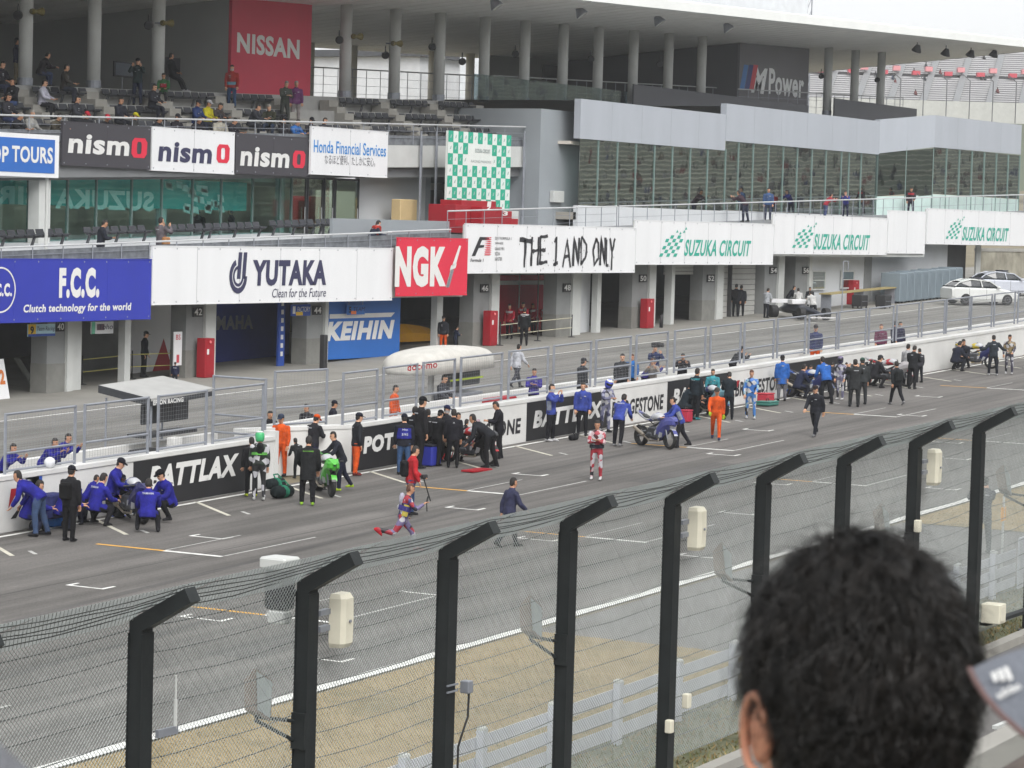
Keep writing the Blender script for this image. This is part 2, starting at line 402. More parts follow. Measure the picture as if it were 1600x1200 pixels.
mb = MB(True); mb.box(30, xe+.5, 43.0, 43.25, 0, 1.2); mb.box(xr-.6, 210, 43.0, 43.25, 0, 1.2); mb.build('inner_wall', M_WWHITE, pw)
mb = MB(True); mb.box(xe-.03, xe+.1, WY-.05, WY+.45, 0, 1.42); mb.build('end_post', M_WWHITE, pw)
def banner(px0, px1, m, name='advert_panel', h0=.02, h1=1.17, parent=pw, y=WY):
    X0, X1 = Xof(px0, 780-.17*px0, y), Xof(px1, 780-.17*px1, y)
    mb = MB(True); mb.box(X0, X1, y-.012, y-.002, h0, h1); return mb.build(name, m, parent), X0, X1
def wtext(txt, px0, px1, h0, h1, m, parent, bold=.03, italic=0, y=WY):
    X0, X1 = Xof(px0, 790-.17*px0, y), Xof(px1, 790-.17*px1, y)
    mb = MB(True); letter(mb, txt, X0, X1, h0, h1, y-.02, bold=bold, italic=italic); return mb.build('lettering', m, parent)
b, *_ = banner(208, 391, M_BLACKB); wtext('BATTLAX', 234, 370, .44, 1.0, M_LETW, b, .05, .25)
b, *_ = banner(550, 684, M_BLACKB); wtext('POTENZA', 568, 676, .45, .92, M_LETW, b, .06, .12)
b, *_ = banner(685, 822, M_WWHITE); wtext('BRIDGESTONE', 695, 813, .3, .76, M_LETK, b, .035, .1)
b, *_ = banner(823, 950, M_BLACKB); wtext('BATTLAX', 834, 940, .38, .9, M_LETW, b, .05, .25)
b, *_ = banner(951, 1042, M_WWHITE); wtext('BRIDGESTONE', 956, 1036, .3, .8, M_LETK, b, .035, .1)
b, *_ = banner(1043, 1140, M_BLACKB); wtext('BATTLAX', 1052, 1132, .38, .9, M_LETW, b, .05, .25)
b, *_ = banner(1141, 1231, M_WWHITE); wtext('BRIDGESTONE', 1149, 1226, .3, .8, M_LETK, b, .035, .1)
mb = MB(True); X0 = Xof(1147, 600, WY); mb.add([(X0, WY-.024, .62), (X0+.25, WY-.024, .62), (X0+.42, WY-.024, .86), (X0+.2, WY-.024, .86)], [(0,1,2,3)]); mb.build('red_flash', M_RED, b)
b, *_ = banner(1231, 1312, M_BLACKB); wtext('BATTLAX', 1244, 1302, .2, .72, M_LETW, b, .05, .25)
b, *_ = banner(1313, 1378, M_WWHITE); wtext('BRIDGESTONE', 1316, 1374, .3, .8, M_LETK, b, .035, .1)
b, *_ = banner(-120, 60, M_WWHITE)                                       # big red and black initial on the white end panel
mb = MB(True); X0, X1 = Xof(13, 800, WY), Xof(38, 800, WY); w = X1-X0
mb.add([(X0+w*.1, WY-.02, .3), (X0+w*.45, WY-.02, .3), (X0+w*1.0, WY-.02, .72), (X0+w*.75, WY-.02, .98), (X0+w*.62, WY-.02, .98), (X0+w*.9, WY-.02, .66)], [(0,1,2,3,4,5)])
mb.build('initial_mark', M_LETK, b)
mb = MB(True); mb.add([(X0+w*.1, WY-.021, .98), (X0+w*.62, WY-.021, .98), (X0-w*.05, WY-.021, .55)], [(0,2,1)]); mb.build('red_flash', M_RED, b)
b, *_ = banner(39, 65, M_BLUE, h0=.75)

# ---- fence panels along the wall
M_WIRE = mat('fence_wire', L((150, 152, 156)), .5, .1, 5, metal=.3)
def fence_panel(X0, X1, Y, h0, h1, label, Y1=None, group='mesh fence panels on the pit wall', step=.1):
    Y1 = Y if Y1 is None else Y1
    t = None
    def P(u, h): return (X0+(X1-X0)*u, Y+(Y1-Y)*u, h)
    mb = MB(True); n = int((X1-X0)/step)
    for i in range(1, n): mb.tube(P(i/n, h0+.08), P(i/n, h1-.04), .0022, 3, cap=False)
    n = int((h1-h0)/step)
    for i in range(1, n):
        h = h0+.05+(h1-h0-.08)*i/n; mb.tube(P(.01, h), P(.99, h), .0022, 3, cap=False)
    t = mb.build('fence_panel', M_WIRE, pf)
    for u in (0, 1):
        mb = MB(True); mb.tube(P(u, h0-.02), P(u, h1), .04, 6); mb.build('post', M_GALV, t)
    mid = h0+(h1-h0)*.34
    for h in (h0+.07, mid, h1-.03):
        mb = MB(True); mb.tube(P(.01, h), P(.99, h), .032, 6); mb.build('rail', M_GALV, t)
    return t
FY = WY+.2
pf = thing('pit_wall_fence', 'grey framed mesh fence panels standing along the top of the pit wall', 'fence', (80, 41, gz(80)+1.29))
for k, (a, c) in enumerate(((8, 117), (132, 231), (247, 322), (333, 411))):
    X0, X1 = Xof(a, 700-.15*a, FY), Xof(c, 700-.15*c, FY)
    fence_panel(X0, X1, FY, 1.29, 2.67, ['first tall mesh fence panel on the pit wall, above the bent mechanics', 'mesh fence panel in front of the timing stand stool', 'mesh fence panel in front of the covered timing stand', 'mesh fence panel at the end of the wall by the gate gap'][k])
fence_panel(Xof(334, 600, 42.9), Xof(415, 620, 41.2), 42.9, 1.2, 2.75, 'mesh fence panel turned across the platform end at the gate gap', 41.2)
fence_panel(Xof(430, 590, 42.6), Xof(511, 590, 42.0), 42.6, 1.2, 2.72, 'mesh fence panel standing on the slanting wall block', 42.0)
ords = 'first second third fourth fifth sixth seventh eighth ninth tenth eleventh twelfth thirteenth fourteenth fifteenth sixteenth seventeenth eighteenth nineteenth twentieth'.split()
xs = [(535,588),(598,650),(660,709),(719,783),(794,855),(864,922),(930,984),(993,1042),(1053,1101),(1109,1156),(1162,1208),(1214,1257),(1263,1306),(1310,1352),(1357,1395),(1400,1435),(1440,1475),(1478,1514),(1517,1549),(1553,1585)]
for k, (a, c) in enumerate(xs):
    X0, X1 = Xof(a, 640-.15*(a-640), FY), Xof(c, 640-.15*(c-640), FY)
    fence_panel(X0, X1, FY, 1.29+min(.12, .015*k), 2.70+min(.1, .015*k), ords[k]+' mesh fence panel along the wall right of the gate gap')
for k in range(2):
    X0 = Xof(1590, 500, FY)+3.0*k; fence_panel(X0, X0+2.6, FY, 1.4, 2.8, ['last mesh fence panel at the picture edge', 'mesh fence panel just past the picture edge'][k])

# ---- small covered timing stand on the platform
M_ROOFW = mat('stand_roof', L((158, 158, 156)), .6, .08, 2); M_SCRN = mat('screen_back', L((52, 54, 58)), .5, .15, 6)
def timing_stand():
    Y0, Y1 = 42.0, 43.7
    a, b_ = at(236, 622, Y0), at(334, 618, Y0)
    X0, X1 = a.x, b_.x; h = at(280, 622, Y0).z-gz(at(280, 622, Y0).x)
    t = thing('timing_stand', 'covered timing stand with flat white roof and black monitors', 'stand', ((X0+X1)/2, 42.6, gz((X0+X1)/2)+.45))
    mb = MB(True); mb.slab([(X0, Y0, h), (X1, Y0, h+.08), (X1+.1, Y1, h+.3), (X0+.1, Y1, h+.24)], (0, 0, .07)); mb.build('roof', M_ROOFW, t)
    mb = MB(True); mb.slab([(X0-.03, Y0, h-.12), (X0+.07, Y1, h+.12), (X0+.07, Y1, h+.31), (X0-.03, Y0, h+.07)], (.03, 0, 0)); mb.slab([(X0, Y0-.03, h-.12), (X1, Y0-.03, h-.04), (X1, Y0-.03, h+.08), (X0, Y0-.03, h+.0)], (0, .025, 0)); fa = mb.build('fascia', M_SCRN, t)
    mb = MB(True); letter(mb, 'EPSON RACING', X0+.05, X0+1.3, h-.1, h+.02, Y0-.035, bold=.04); mb.build('lettering', M_LETW, fa)
    for (x, y) in ((X0+.15, Y0+.1), (X1-.15, Y0+.1), (X0+.15, 43.5), (X1-.15, 43.5)):
        mb = MB(True); mb.tube((x, y, .45 if y < 43 else 0), (x, y, h), .03, 6); mb.build('post', M_GALV, t)
    for i in range(3):
        x = X0+.35+i*(X1-X0-.7)/3
        mb = MB(True); mb.cham(x, x+.62, Y0+.5, Y0+.6, 1.75, 2.25, .02); mb.tube((x+.3, Y0+.6, 2.2), (x+.3, Y0+.6, h), .02, 5); mb.build('monitor', M_SCRN, t)
    mb = MB(True); mb.box(X0+.3, X1-.2, Y0+.35, Y0+.95, 1.42, 1.5); mb.build('desk', M_SCRN, t)
    mb = MB(True); mb.cham(X0+1.0, X0+1.35, Y0+.0, Y0+.25, .5, 1.4, .02); mb.build('paper_sheet_holder', M_LETW, t)
    # stool beside it
    s = thing('stool', 'low black stool on the platform beside the covered timing stand', 'stool', (X0-.4, 41.9, gz(X0-.4)+.45))
    mb = MB(True); mb.cham(X0-.8, X0+.05, 41.6, 42.1, 1.08, 1.25, .04); mb.build('seat', M_DARK, s)
    for i in (X0-.65, X0-.1):
        mb = MB(True); mb.tube((i, 41.85, .45), (i, 41.85, 1.1), .03, 6); mb.tube((i-.18, 41.85, .47), (i+.18, 41.85, .47), .025, 5); mb.tube((i, 41.7, .47), (i, 42.05, .47), .025, 5); mb.build('leg', M_DARK, s)
timing_stand()
# ---- white inflatable-look canopy stand with red lettering
def canopy_stand():
    Y0 = 43.6; X0, X1 = Xof(626, 580, Y0+.9), Xof(748, 560, Y0+.9); Xm = (X0+X1)/2; hb = at(680, 588, Y0).z-gz(Xof(680, 588, Y0))
    M_CAN = mat('canopy_fabric', L((184, 182, 176)), .7, .10, 3, bump=.4, bscale=4)
    t = thing('canopy_stand', 'timing stand under a rounded white fabric canopy with red lettering', 'stand', (Xm, Y0, gz(Xm)))
    mb = MB(True); rings = []
    N = 22
    for i in range(N+1):
        u = i/N; x = X0+(X1-X0)*u; k = math.sin(math.pi*u)**.16 if 0 < u < 1 else .25
        top = .14+.5*k; ring = []
        for j in range(13):
            a = math.pi*j/12; ca, sa = math.cos(a), math.sin(a); ring.append((x, Y0+.95-math.copysign(abs(ca)**.55, ca)*(.2+.75*k), hb+.02+sa**.6*(.12+.62*k)))
        rings.append(ring)
    mb.loft(rings, cap=True, closed=True); c = mb.build('canopy', M_CAN, t, smooth=True)
    mb = MB(True); a, b_ = Xof(636, 575, Y0-.05), Xof(683, 572, Y0-.05); letter(mb, 'docomo', a, b_, hb+.26, hb+.48, Y0-.06, bold=.03); mb.build('lettering', M_RED, c); mb = MB(); a, b_ = Xof(701, 572, Y0-.05), Xof(744, 568, Y0-.05); letter(mb, 'docomo', a, b_, hb+.28, hb+.50, Y0-.06, bold=.03)
    mb.build('lettering', M_RED, c)
    for x in (X0+1.55, X1-1.4):
        mb = MB(True); mb.box(x-.07, x+.07, Y0+.7, Y0+.84, 0, hb+.1); mb.build('post', M_WWHITE, t)
    mb = MB(True); mb.cham(X0+1.9, X1-.9, Y0+.3, Y0+.5, hb-.45, hb+.02, .03); mb.build('screen_rack', M_SCRN, t)
    mb = MB(True); mb.box(X0+1.85, X1-.85, Y0+.22, Y0+.27, hb-.26, hb-.21); mb.build('cable_strip', paint((170, 190, 60)), t)
    mb = MB(True); mb.box(X0+1.6, X1-.9, Y0+.2, Y0+.9, 1.12, 1.2); mb.build('desk', M_GALV, t)
    for x in (X0+1.7, X1-1.0):
        mb = MB(True); mb.box(x, x+.06, Y0+.3, Y0+.8, 0, 1.12); mb.build('leg', M_GALV, t)
    s = thing('stool', 'red padded stool under the white canopy stand', 'stool', (Xm-.2, 42.3, gz(Xm)+.45))
    mb = MB(True); mb.cham(Xm-.9, Xm+.6, 42.1, 42.5, .95, 1.2, .04); mb.build('seat', M_RED, s)
    for i in (Xm-.7, Xm+.4):
        mb = MB(True); mb.tube((i, 42.3, .45), (i, 42.3, .96), .03, 6); mb.build('leg', M_GALV, s)
canopy_stand()
# ================================================================ PIT BUILDING
M_PILLAR = mat('pillar_grey', L((128, 130, 130)), .75, .1, 1.2, bump=.1); M_PWHITE = mat('pillar_white', L((188, 190, 188)), .65, .08, 1)
M_BASE = mat('pillar_base', L((120, 120, 116)), .8, .14, 2); M_SLAB = mat('slab_grey', L((120, 122, 124)), .8, .1, .8)
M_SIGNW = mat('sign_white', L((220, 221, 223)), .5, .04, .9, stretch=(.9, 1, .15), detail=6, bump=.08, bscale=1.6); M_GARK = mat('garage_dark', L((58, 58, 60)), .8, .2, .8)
M_SHUT = mat('shutter_grey', L((176, 176, 172)), .6, .06, 1); M_WALLW = mat('building_white', L((194, 197, 200)), .65, .06, .5)
M_BLUEG = mat('garage_blue', L((36, 54, 140)), .6, .15, 1); M_TEAL = mat('circuit_teal', L((44, 160, 140)), .6, .06, 2)
PY = 62.2
pb = thing('pit_building', 'long two storey white pit building with open garages and roofed stand above', 'building', (110, 64, gz(110)))
def bx(name, m, x0, x1, y0, y1, z0, z1, slope=False, parent=pb):
    mb = MB(slope); mb.box(x0, x1, y0, y1, z0, z1); return mb.build(name, m, parent)
def xb(px): return Xof(px, 620-.115*px, PY)
# bay soffit levels follow the sign boards (X0, X1, sign bottom, sign top)
BAYS = [(60.0, 81.1, 5.01, 7.09), (81.14, 97.3, 5.5, 7.58), (97.34, 103.1, 5.6, 7.65), (103.12, 118.88, 6.57, 8.66), (118.9, 134.66, 6.95, 9.04), (134.7, 156.4, 7.42, 9.6), (156.44, 176.5, 8.17, 10.26)]
for (a, b_, z0, z1) in BAYS:
    bx('floor_slab', M_SLAB, a, b_, 61.1, 75.2, z0+.12, z0+.62)
    bx('edge_beam', M_PWHITE, a, b_, 61.0, 61.08, z0-.02, z1-.02)
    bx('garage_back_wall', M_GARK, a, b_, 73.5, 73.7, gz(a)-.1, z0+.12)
def zs(x):
    for (a, b_, z0, z1) in BAYS:
        if a-.1 <= x <= b_+.1: return z0+.12
    return 8.3
def pillar(p0, p1, p2, number=None, npx=None, base=True, d=.7):
    "grey pier p0..p1 with white edge strip p1..p2 (photo px)"
    x0, x1, x2 = xb(p0), xb(p1), xb(p2); top = zs((x0+x2)/2)
    mb = MB(); z = gz(x0)-.1
    mb.box(x0, x1, PY, PY+d, z, top); pi = mb.build('pier', M_PILLAR, pb)
    if base:
        mb = MB(); mb.box(x0-.02, x1+.0, PY-.02, PY+d, z, gz(x1)+1.0); mb.build('pier_base', M_BASE, pi)
    mb = MB(); mb.box(x1, x2, PY-.12, PY+d-.1, z, top); mb.build('pier_edge', M_PWHITE, pb)
    if number:
        n0, n1, ny0, ny1 = npx
        X0, X1, Z0, Z1 = pbox(n0, n1, ny0, ny1, PY-.05); mb = MB(); mb.box(X0, X1, PY-.07, PY-.02, Z0, Z1)
        pl = mb.build('number_plate', M_BLACKB, pi)
        mb = MB(); letter(mb, number, X0+.08*(X1-X0), X1-.08*(X1-X0), Z0+.15*(Z1-Z0), Z1-.15*(Z1-Z0), PY-.078, bold=.02); mb.build('lettering', M_LETW, pl)
pillar(72, 100, 109, '40', (88, 100, 503, 518)); pillar(289, 316, 332, '42', (302, 316, 480, 495)); pillar(478, 503, 508, '44', (489, 502, 478, 492))
pillar(738, 763, 775, '46', (751, 763, 444, 457)); pillar(868, 890, 903, '48', (880, 892, 443, 456)); pillar(986, 1010, 1020, '50', (999, 1010, 429, 441))
pillar(1096, 1116, 1126, '52', (1105, 1116, 429, 441)); pillar(1193, 1212, 1221, '54', (1203, 1214, 417, 428), base=False); pillar(1241, 1260, 1264, '56', (1254, 1264, 417, 428), base=False)
def fill(p0, p1, m, name, y=PY+.5, top=None, bottom=0, th=.1):
    x0, x1 = (xb(p0), xb(p1)) if y < PY+1.2 else (Xof(p0, 540, y), Xof(p1, 540, y)); t = zs((x0+x1)/2) if top is None else top
    return bx(name, m, x0, x1, y, y+th, gz(x0)-.1+bottom, t)
def shutter(p0, p1, z0h=0, y=PY+.5, m=M_SHUT):
    x0, x1 = xb(p0), xb(p1); z0, z1 = gz(x0)+z0h, zs((x0+x1)/2)
    n = max(4, int((z1-z0)/.28)); root = None
    for i in range(n):
        mb = MB(); a, b_ = z0+(z1-z0)*i/n, z0+(z1-z0)*(i+1)/n-.018; mb.slab([(x0, y, a), (x0, y+.05, a-.0), (x0, y+.05, b_), (x0, y, b_-.012)], (x1-x0, 0, 0)); o = mb.build('shutter_slat', m, root or pb)
bx('door_track', M_PWHITE, xb(109), xb(128), PY+.05, PY+.4, gz(80)-.1, zs(78))
fill(128, 190, M_PILLAR, 'inner_screen', y=67); bx('door_post', M_PWHITE, xb(194), xb(203), PY, PY+.3, gz(84)-.05, zs(84))
fill(905, 935, M_WALLW, 'white_panel'); bx('door_post', M_PWHITE, xb(929), xb(935), PY-.1, PY+.2, gz(116)-.05, zs(116))
bx('door_post', M_PWHITE, xb(672), xb(681), PY-.3, PY, gz(103)-.05, zs(102))
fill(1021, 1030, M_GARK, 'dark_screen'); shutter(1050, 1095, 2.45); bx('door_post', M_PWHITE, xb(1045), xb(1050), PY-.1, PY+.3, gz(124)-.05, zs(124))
shutter(1126, 1149); shutter(1150, 1192); bx('door_post', M_GARK, xb(1149), xb(1150.5), PY+.3, PY+.5, gz(131), zs(131))
fill(1264, 1351, M_WALLW, 'white_wall', y=PY+.1); fill(1351, 1362, M_PILLAR, 'grey_strip', y=PY+.05); fill(1362, 1481, M_WALLW, 'white_wall', y=PY+.1); fill(1524, 1531, M_PWHITE, 'door_jamb', y=PY)
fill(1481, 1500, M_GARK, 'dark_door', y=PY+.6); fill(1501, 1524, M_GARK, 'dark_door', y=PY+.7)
for (p0, p1, y0, y1) in ((1269, 1289, 424, 452), (1315, 1334, 424, 450)):
    X0, X1, Z0, Z1 = pbox(p0, p1, y0, y1, PY); mb = MB(); mb.box(X0, X1, PY+.02, PY+.08, Z0, Z1); w = mb.build('window', M_GARK, pb)
    mb = MB(); mb.box(X0+.04, X1-.04, PY+.0, PY+.015, Z0+.04, Z1-.04); mb.build('pane', glass('window_glass', (.5, .55, .55), .6), w)
    mb = MB()
    for (a, b_, c, d) in ((X0-.05, X0+.03, Z0-.05, Z1+.05), (X1-.03, X1+.05, Z0-.05, Z1+.05), (X0+.03, X1-.03, Z1-.03, Z1+.05), (X0+.03, X1-.03, Z0-.05, Z0+.03), (X0+.03, X1-.03, (Z0+Z1)/2-.02, (Z0+Z1)/2+.02)): mb.box(a, b_, PY-.03, PY+.06, c, d)
    mb.build('frame', M_PWHITE, w)
# garage fit-outs seen from the lane
def at_x(px, Y): return Xof(px, 540, Y)
X0, X1 = at_x(203, 65), at_x(289, 65); o = bx('garage_backdrop', M_SIGNW, X0, X1, 65, 65.1, gz(X0), gz(X0)+3.6)
mb = MB(); z = gz(X0); w = X1-X0
for pts in (((0,.55),(0,1),(.45,1),(.22,.8),(.1,.62)), ((1,.6),(1,1),(.6,1),(.84,.82)), ((.4,0),(.78,0),(.6,.36)), ((.92,0),(1,0),(1,.3))):
    poly(mb, [(u, v) for u, v in pts], X0, X1, z, z+3.6, 64.985)
mb.v, mb.f = mb.v, [tuple(f) for f in mb.f]; mb.build('red_shapes', M_RED, o)
fill(334, 452, M_BLUEG, 'blue_back_panel', y=65.6)
X0, X1, Z0, Z1 = pbox(336, 398, 494, 516, 65.5); mb = MB(); letter(mb, 'YAMAHA', X0-1.0, X1, Z0, Z1, 65.58, bold=.04); mb.build('lettering', mat('letter_grey', L((150, 152, 160)), .6, .05, 2), pb)
X0, X1 = xb(448), xb(457); o = bx('blue_pillar_panel', M_BLUE, X0, X1, PY+.4, PY+.5, gz(X0), zs(X0))
mb = MB()
for k in range(9): mb.box(X0+.12, X1-.12, PY+.385, PY+.395, gz(X0)+.4+k*.33, gz(X0)+.58+k*.33)
mb.build('logo_column', M_LETW, o)
X0, X1 = xb(508), xb(622); zt = zs(93)
mb = MB(); mb.box(X0, X1-.0, PY-.06, PY+.1, gz(X0)+.12, zt); mb.slab([(X1, PY-.06, gz(X0)+.12), (X1, PY-.06, zt), (X1+.5, PY+.7, zt), (X1+.5, PY+.7, gz(X0)+.3)], (0, .1, 0))
k = mb.build('carburettor_advert_panel', mat('advert_blue', L((34, 98, 176)), .5, .08, .6), pb)
mb = MB(); a = pbox(512, 614, 503, 533, PY-.08); letter(mb, 'KEIHIN', a[0], a[1], a[2], a[3], PY-.08, bold=.055, italic=.3)
a2 = pbox(515, 617, 491, 498, PY-.08); mb.add([(a2[0], PY-.08, a2[2]), (a2[1]-.3, PY-.08, a2[2]), (a2[1], PY-.08, a2[3]), (a2[0], PY-.08, a2[3])], [(0,1,2,3)])
mb.build('lettering', M_LETW, k)
X0, X1 = Xof(776, 500, 65.2), Xof(868, 500, 65.2); z = gz(X0)
o = bx('red_display', mat('garage_red', L((186, 34, 56)), .6, .12, 1), X0+.2, X1+.2, 65.2, 65.3, z, z+2.75)
mb = MB(); mb.box(X0+.2, X1+.2, 65.15, 65.19, z+2.3, z+2.5); mb.build('pale_band', M_LETW, o)
for f in (.3, .62, .93):
    mb = MB(); mb.tube((X0+f*(X1-X0), 65.0, z), (X0+f*(X1-X0), 65.0, z+3.2), .035, 6); mb.build('display_pole', M_PWHITE, o)
# ceiling strip lights of the garages (lit tubes)
M_TUBE = mat('lit_tube', (1, .97, .9), .5, .02, 1, emit=9)
for (px, py) in ((263, 478), (356, 477), (396, 476), (1205, 403)):
    p = at(px, py, 66); lt = thing('strip_light', {263: 'lit strip light in the garage with the red and white backdrop', 356: 'left of two lit strip lights in the blue garage', 396: 'right of two lit strip lights in the blue garage', 1205: 'lit strip light above the dark door by pillar 54'}[px], 'light', p, 'garage strip lights')
    mb = MB(); mb.cham(p.x-.7, p.x+.7, 65.9, 66.1, p.z+.03, zs(p.x)+.01, .01); mb.build('housing', M_PWHITE, lt)
    mb = MB(); mb.tube((p.x-.66, 66, p.z), (p.x+.66, 66, p.z), .03, 8); mb.build('tube', M_TUBE, lt)

# ---------------------------------------------------------------- sign boards along the lane front
SY = 60.9
def board(name, label, x0, x1, z0, z1, m, y=SY, group='advertising boards along the pit building', th=.1):
    t = thing(name, label, 'sign', ((x0+x1)/2, y, z0), group)
    mb = MB(); mb.box(x0, x1, y, y+th, z0, z1); mb.build('board', m, t)
    mb = MB(); e = .035
    mb.box(x0-.01, x1+.01, y-.012, y+th+.01, z0-e, z0-.002); mb.box(x0-.01, x1+.01, y-.012, y+th+.01, z1+.002, z1+e); mb.build('edge_trim', m, t)
    n = max(1, round((x1-x0)/2.7)); sm = mat('seam_grey', L((150, 150, 154)), .7, .1, 3)  # grey for the panel joints of the white boards
    for i in range(1, n):
        x = x0+(x1-x0)*i/n; mb = MB(); mb.box(x-.009, x+.009, y-.004, y-.001, z0, z1); mb.build('seam', sm if m is M_SIGNW else m, t)
    mb = MB()
    for i in range(2*n+1):
        x = x0+.12+(x1-x0-.24)*i/(2*n); mb.lathe((x, y-.001, z0+.07), (0, -1, 0), [(0, .03), (.008, .025)], 8); mb.lathe((x, y-.001, z1-.07), (0, -1, 0), [(0, .03), (.008, .025)], 8)
    tag(mb.build('eyelets', M_GALV, t), kind='stuff')
    return t
def stext(t, txt, px0, px1, py0, py1, m, y=SY, bold=.02, italic=0, name='lettering', mirror=False, off=.014):
    a = pbox(px0, px1, py0, py1, y); mb = MB(); letter(mb, txt, a[0], a[1], a[2], a[3], y-off, bold=bold, italic=italic, mirror=mirror); return mb.build(name, m, t)
t = board('sign_board', 'deep blue clutch maker board with white lettering and ring emblem', 68.5, 81.1, 5.02, 7.1, mat('sign_deep_blue', L((44, 54, 158)), .5, .08, .5))
stext(t, 'F.C.C.', 92, 155, 418, 466, M_LETW, bold=.06); stext(t, 'Clutch technology for the world', 36, 204, 476, 492, M_LETW, bold=.03, italic=.15)
a = pbox(0, 24, 417, 489, SY); r = (a[3]-a[2])/2; cx = a[1]-r; cz = (a[2]+a[3])/2
mb = MB(); pts = [(math.cos(2*math.pi*i/40), math.sin(2*math.pi*i/40)) for i in range(40)]
for i in range(40):
    p, q = pts[i], pts[(i+1)%40]; mb.add([(cx+r*p[0], SY-.014, cz+r*p[1]), (cx+r*.93*p[0], SY-.014, cz+r*.93*p[1]), (cx+r*.93*q[0], SY-.014, cz+r*.93*q[1]), (cx+r*q[0], SY-.014, cz+r*q[1])], [(0,1,2,3)])
letter(mb, 'F.C.C.', cx-r*.75, cx+r*.75, cz-.22, cz+.22, SY-.014, bold=.05); mb.build('emblem', M_LETW, t)
t = board('sign_board', 'long white board with navy lettering and dark swirl emblem', 81.16, 97.3, 5.52, 7.58, M_SIGNW)
M_NAVY = mat('letter_navy', L((52, 52, 82)), .6, .05, 2)
stext(t, 'YUTAKA', 394, 510, 406, 447, M_NAVY, bold=.05, italic=.05); stext(t, 'Clean for the Future', 425, 509, 451, 465, M_NAVY, bold=.0, italic=.2)
a = pbox(358, 386, 394, 459, SY); mb = MB(); X0, X1, Z0, Z1 = a
def arc(mb, cx, cz, rx, rz, a0, a1, w, n=18, y=SY-.014):
    for i in range(n):
        t0, t1 = a0+(a1-a0)*i/n, a0+(a1-a0)*(i+1)/n
        P = lambda t_, k: (cx+rx*k*math.cos(t_), y, cz+rz*k*math.sin(t_))
        mb.add([P(t0,1), P(t0,1-w), P(t1,1-w), P(t1,1)], [(0,1,2,3)] if a1 < a0 else [(3,2,1,0)])
cx, cz, rx, rz = (X0+X1)/2, Z0+(Z1-Z0)*.42, (X1-X0)*.5, (Z1-Z0)*.42
arc(mb, cx, cz, rx, rz, 1.9, 6.28, .32); arc(mb, cx, cz, rx*.6, rz*.6, 1.7, 6.0, .3)
for k in (.42, .7): mb.add([(X0+k*(X1-X0), SY-.014, cz-.1), (X0+(k+.2)*(X1-X0), SY-.014, cz-.1), (X0+(k+.28)*(X1-X0), SY-.014, Z1), (X0+(k+.08)*(X1-X0), SY-.014, Z1)], [(0,1,2,3)])
mb.build('emblem', M_NAVY, t)
M_NGK = mat('sign_red', L((206, 40, 66)), .5, .06, .6)
t = board('sign_board', 'square red spark plug board with white lettering', 97.38, 102.95, at(612, 462, 60.7).z, at(612, 372, 60.7).z, M_NGK, y=60.7)
stext(t, 'NGK', 617, 697, 384, 449, M_LETW, y=60.7, bold=.06)
a = pbox(697, 721, 383, 449, 60.7); mb = MB(); 
for pts, mm in ((((.02,.0),(.22,.0),(.5,.42),(.3,.42)), 1), (((.22,.4),(.6,.46),(.66,.56),(.3,.52)), 0), (((.36,.5),(.62,.55),(.92,.98),(.8,1.0)), 0), (((.0,.0),(.06,.0),(.34,.42),(.28,.42)), 0)): poly(mb, pts, *a, 60.7-.016, mm)
mb.build('spark_plug_picture', [M_LETW, M_GALV], t)
t = board('sign_board', 'white grand prix board with black brush lettering', 103.12, 118.88, 6.6, 8.66, M_SIGNW)
M_INK = mat('brush_ink', L((46, 46, 50)), .6, .1, 3)
# brush strokes: ragged polygons per stroke
def stroke(mb, pts, w, X0, X1, Z0, Z1, y, R=random.Random(11)):
    P = [Vector((X0+(X1-X0)*u, Z0+(Z1-Z0)*v)) for u, v in pts]
    Q = []
    for i in range(len(P)-1):
        for k in range(4): Q.append(P[i].lerp(P[i+1], k/4))
    Q.append(P[-1]); l_, r_ = [], []
    for i, p in enumerate(Q):
        d = (Q[min(i+1, len(Q)-1)]-Q[max(i-1, 0)]); d = d.normalized() if d.length > 1e-6 else Vector((1, 0)); n_ = Vector((-d.y, d.x))
        l_.append(p+n_*w*R.uniform(.55, 1.25)); r_.append(p-n_*w*R.uniform(.55, 1.25))
    for i in range(len(Q)-1):
        vs_ = [(q.x, y, q.y) for q in (r_[i], r_[i+1], l_[i+1], l_[i])]; mb.add(vs_, [(0,1,2,3)])
    for _ in range(2):
        q = R.choice(Q); a_, b_ = R.uniform(-.25, .25), R.uniform(-.3, .1); mb.add([(q.x+a_, y-.002, q.y+b_), (q.x+a_+.05, y-.002, q.y+b_), (q.x+a_+.02, y-.002, q.y+b_+.09)], [(0,1,2)])
BR = {'T': [((0,.95),(1,.9)), ((.5,.95),(.45,0))], 'H': [((.1,1),(.05,0)), ((.9,1),(.85,.02)), ((.1,.5),(.9,.55))], 'E': [((.1,1),(.05,0)), ((.1,.95),(.9,1)), ((.08,.5),(.7,.52)), ((.05,.04),(.95,.1))],
      '1': [((.2,.8),(.55,1),(.5,.05)), ((.1,.02),(.9,.08))], 'A': [((0,0),(.45,1),(.95,0)), ((.2,.38),(.8,.4))], 'N': [((.05,0),(.1,1),(.85,.05),(.9,1))], 'D': [((.1,0),(.1,1)), ((.1,1),(.9,.7),(.85,.3),(.1,.02))],
      'O': [((.5,1),(.05,.6),(.3,.05),(.9,.3),(.85,.85),(.45,1))], 'L': [((.1,1),(.08,.05),(.9,.08))], 'Y': [((0,1),(.5,.5),(1,1)), ((.5,.55),(.45,-.15))]}
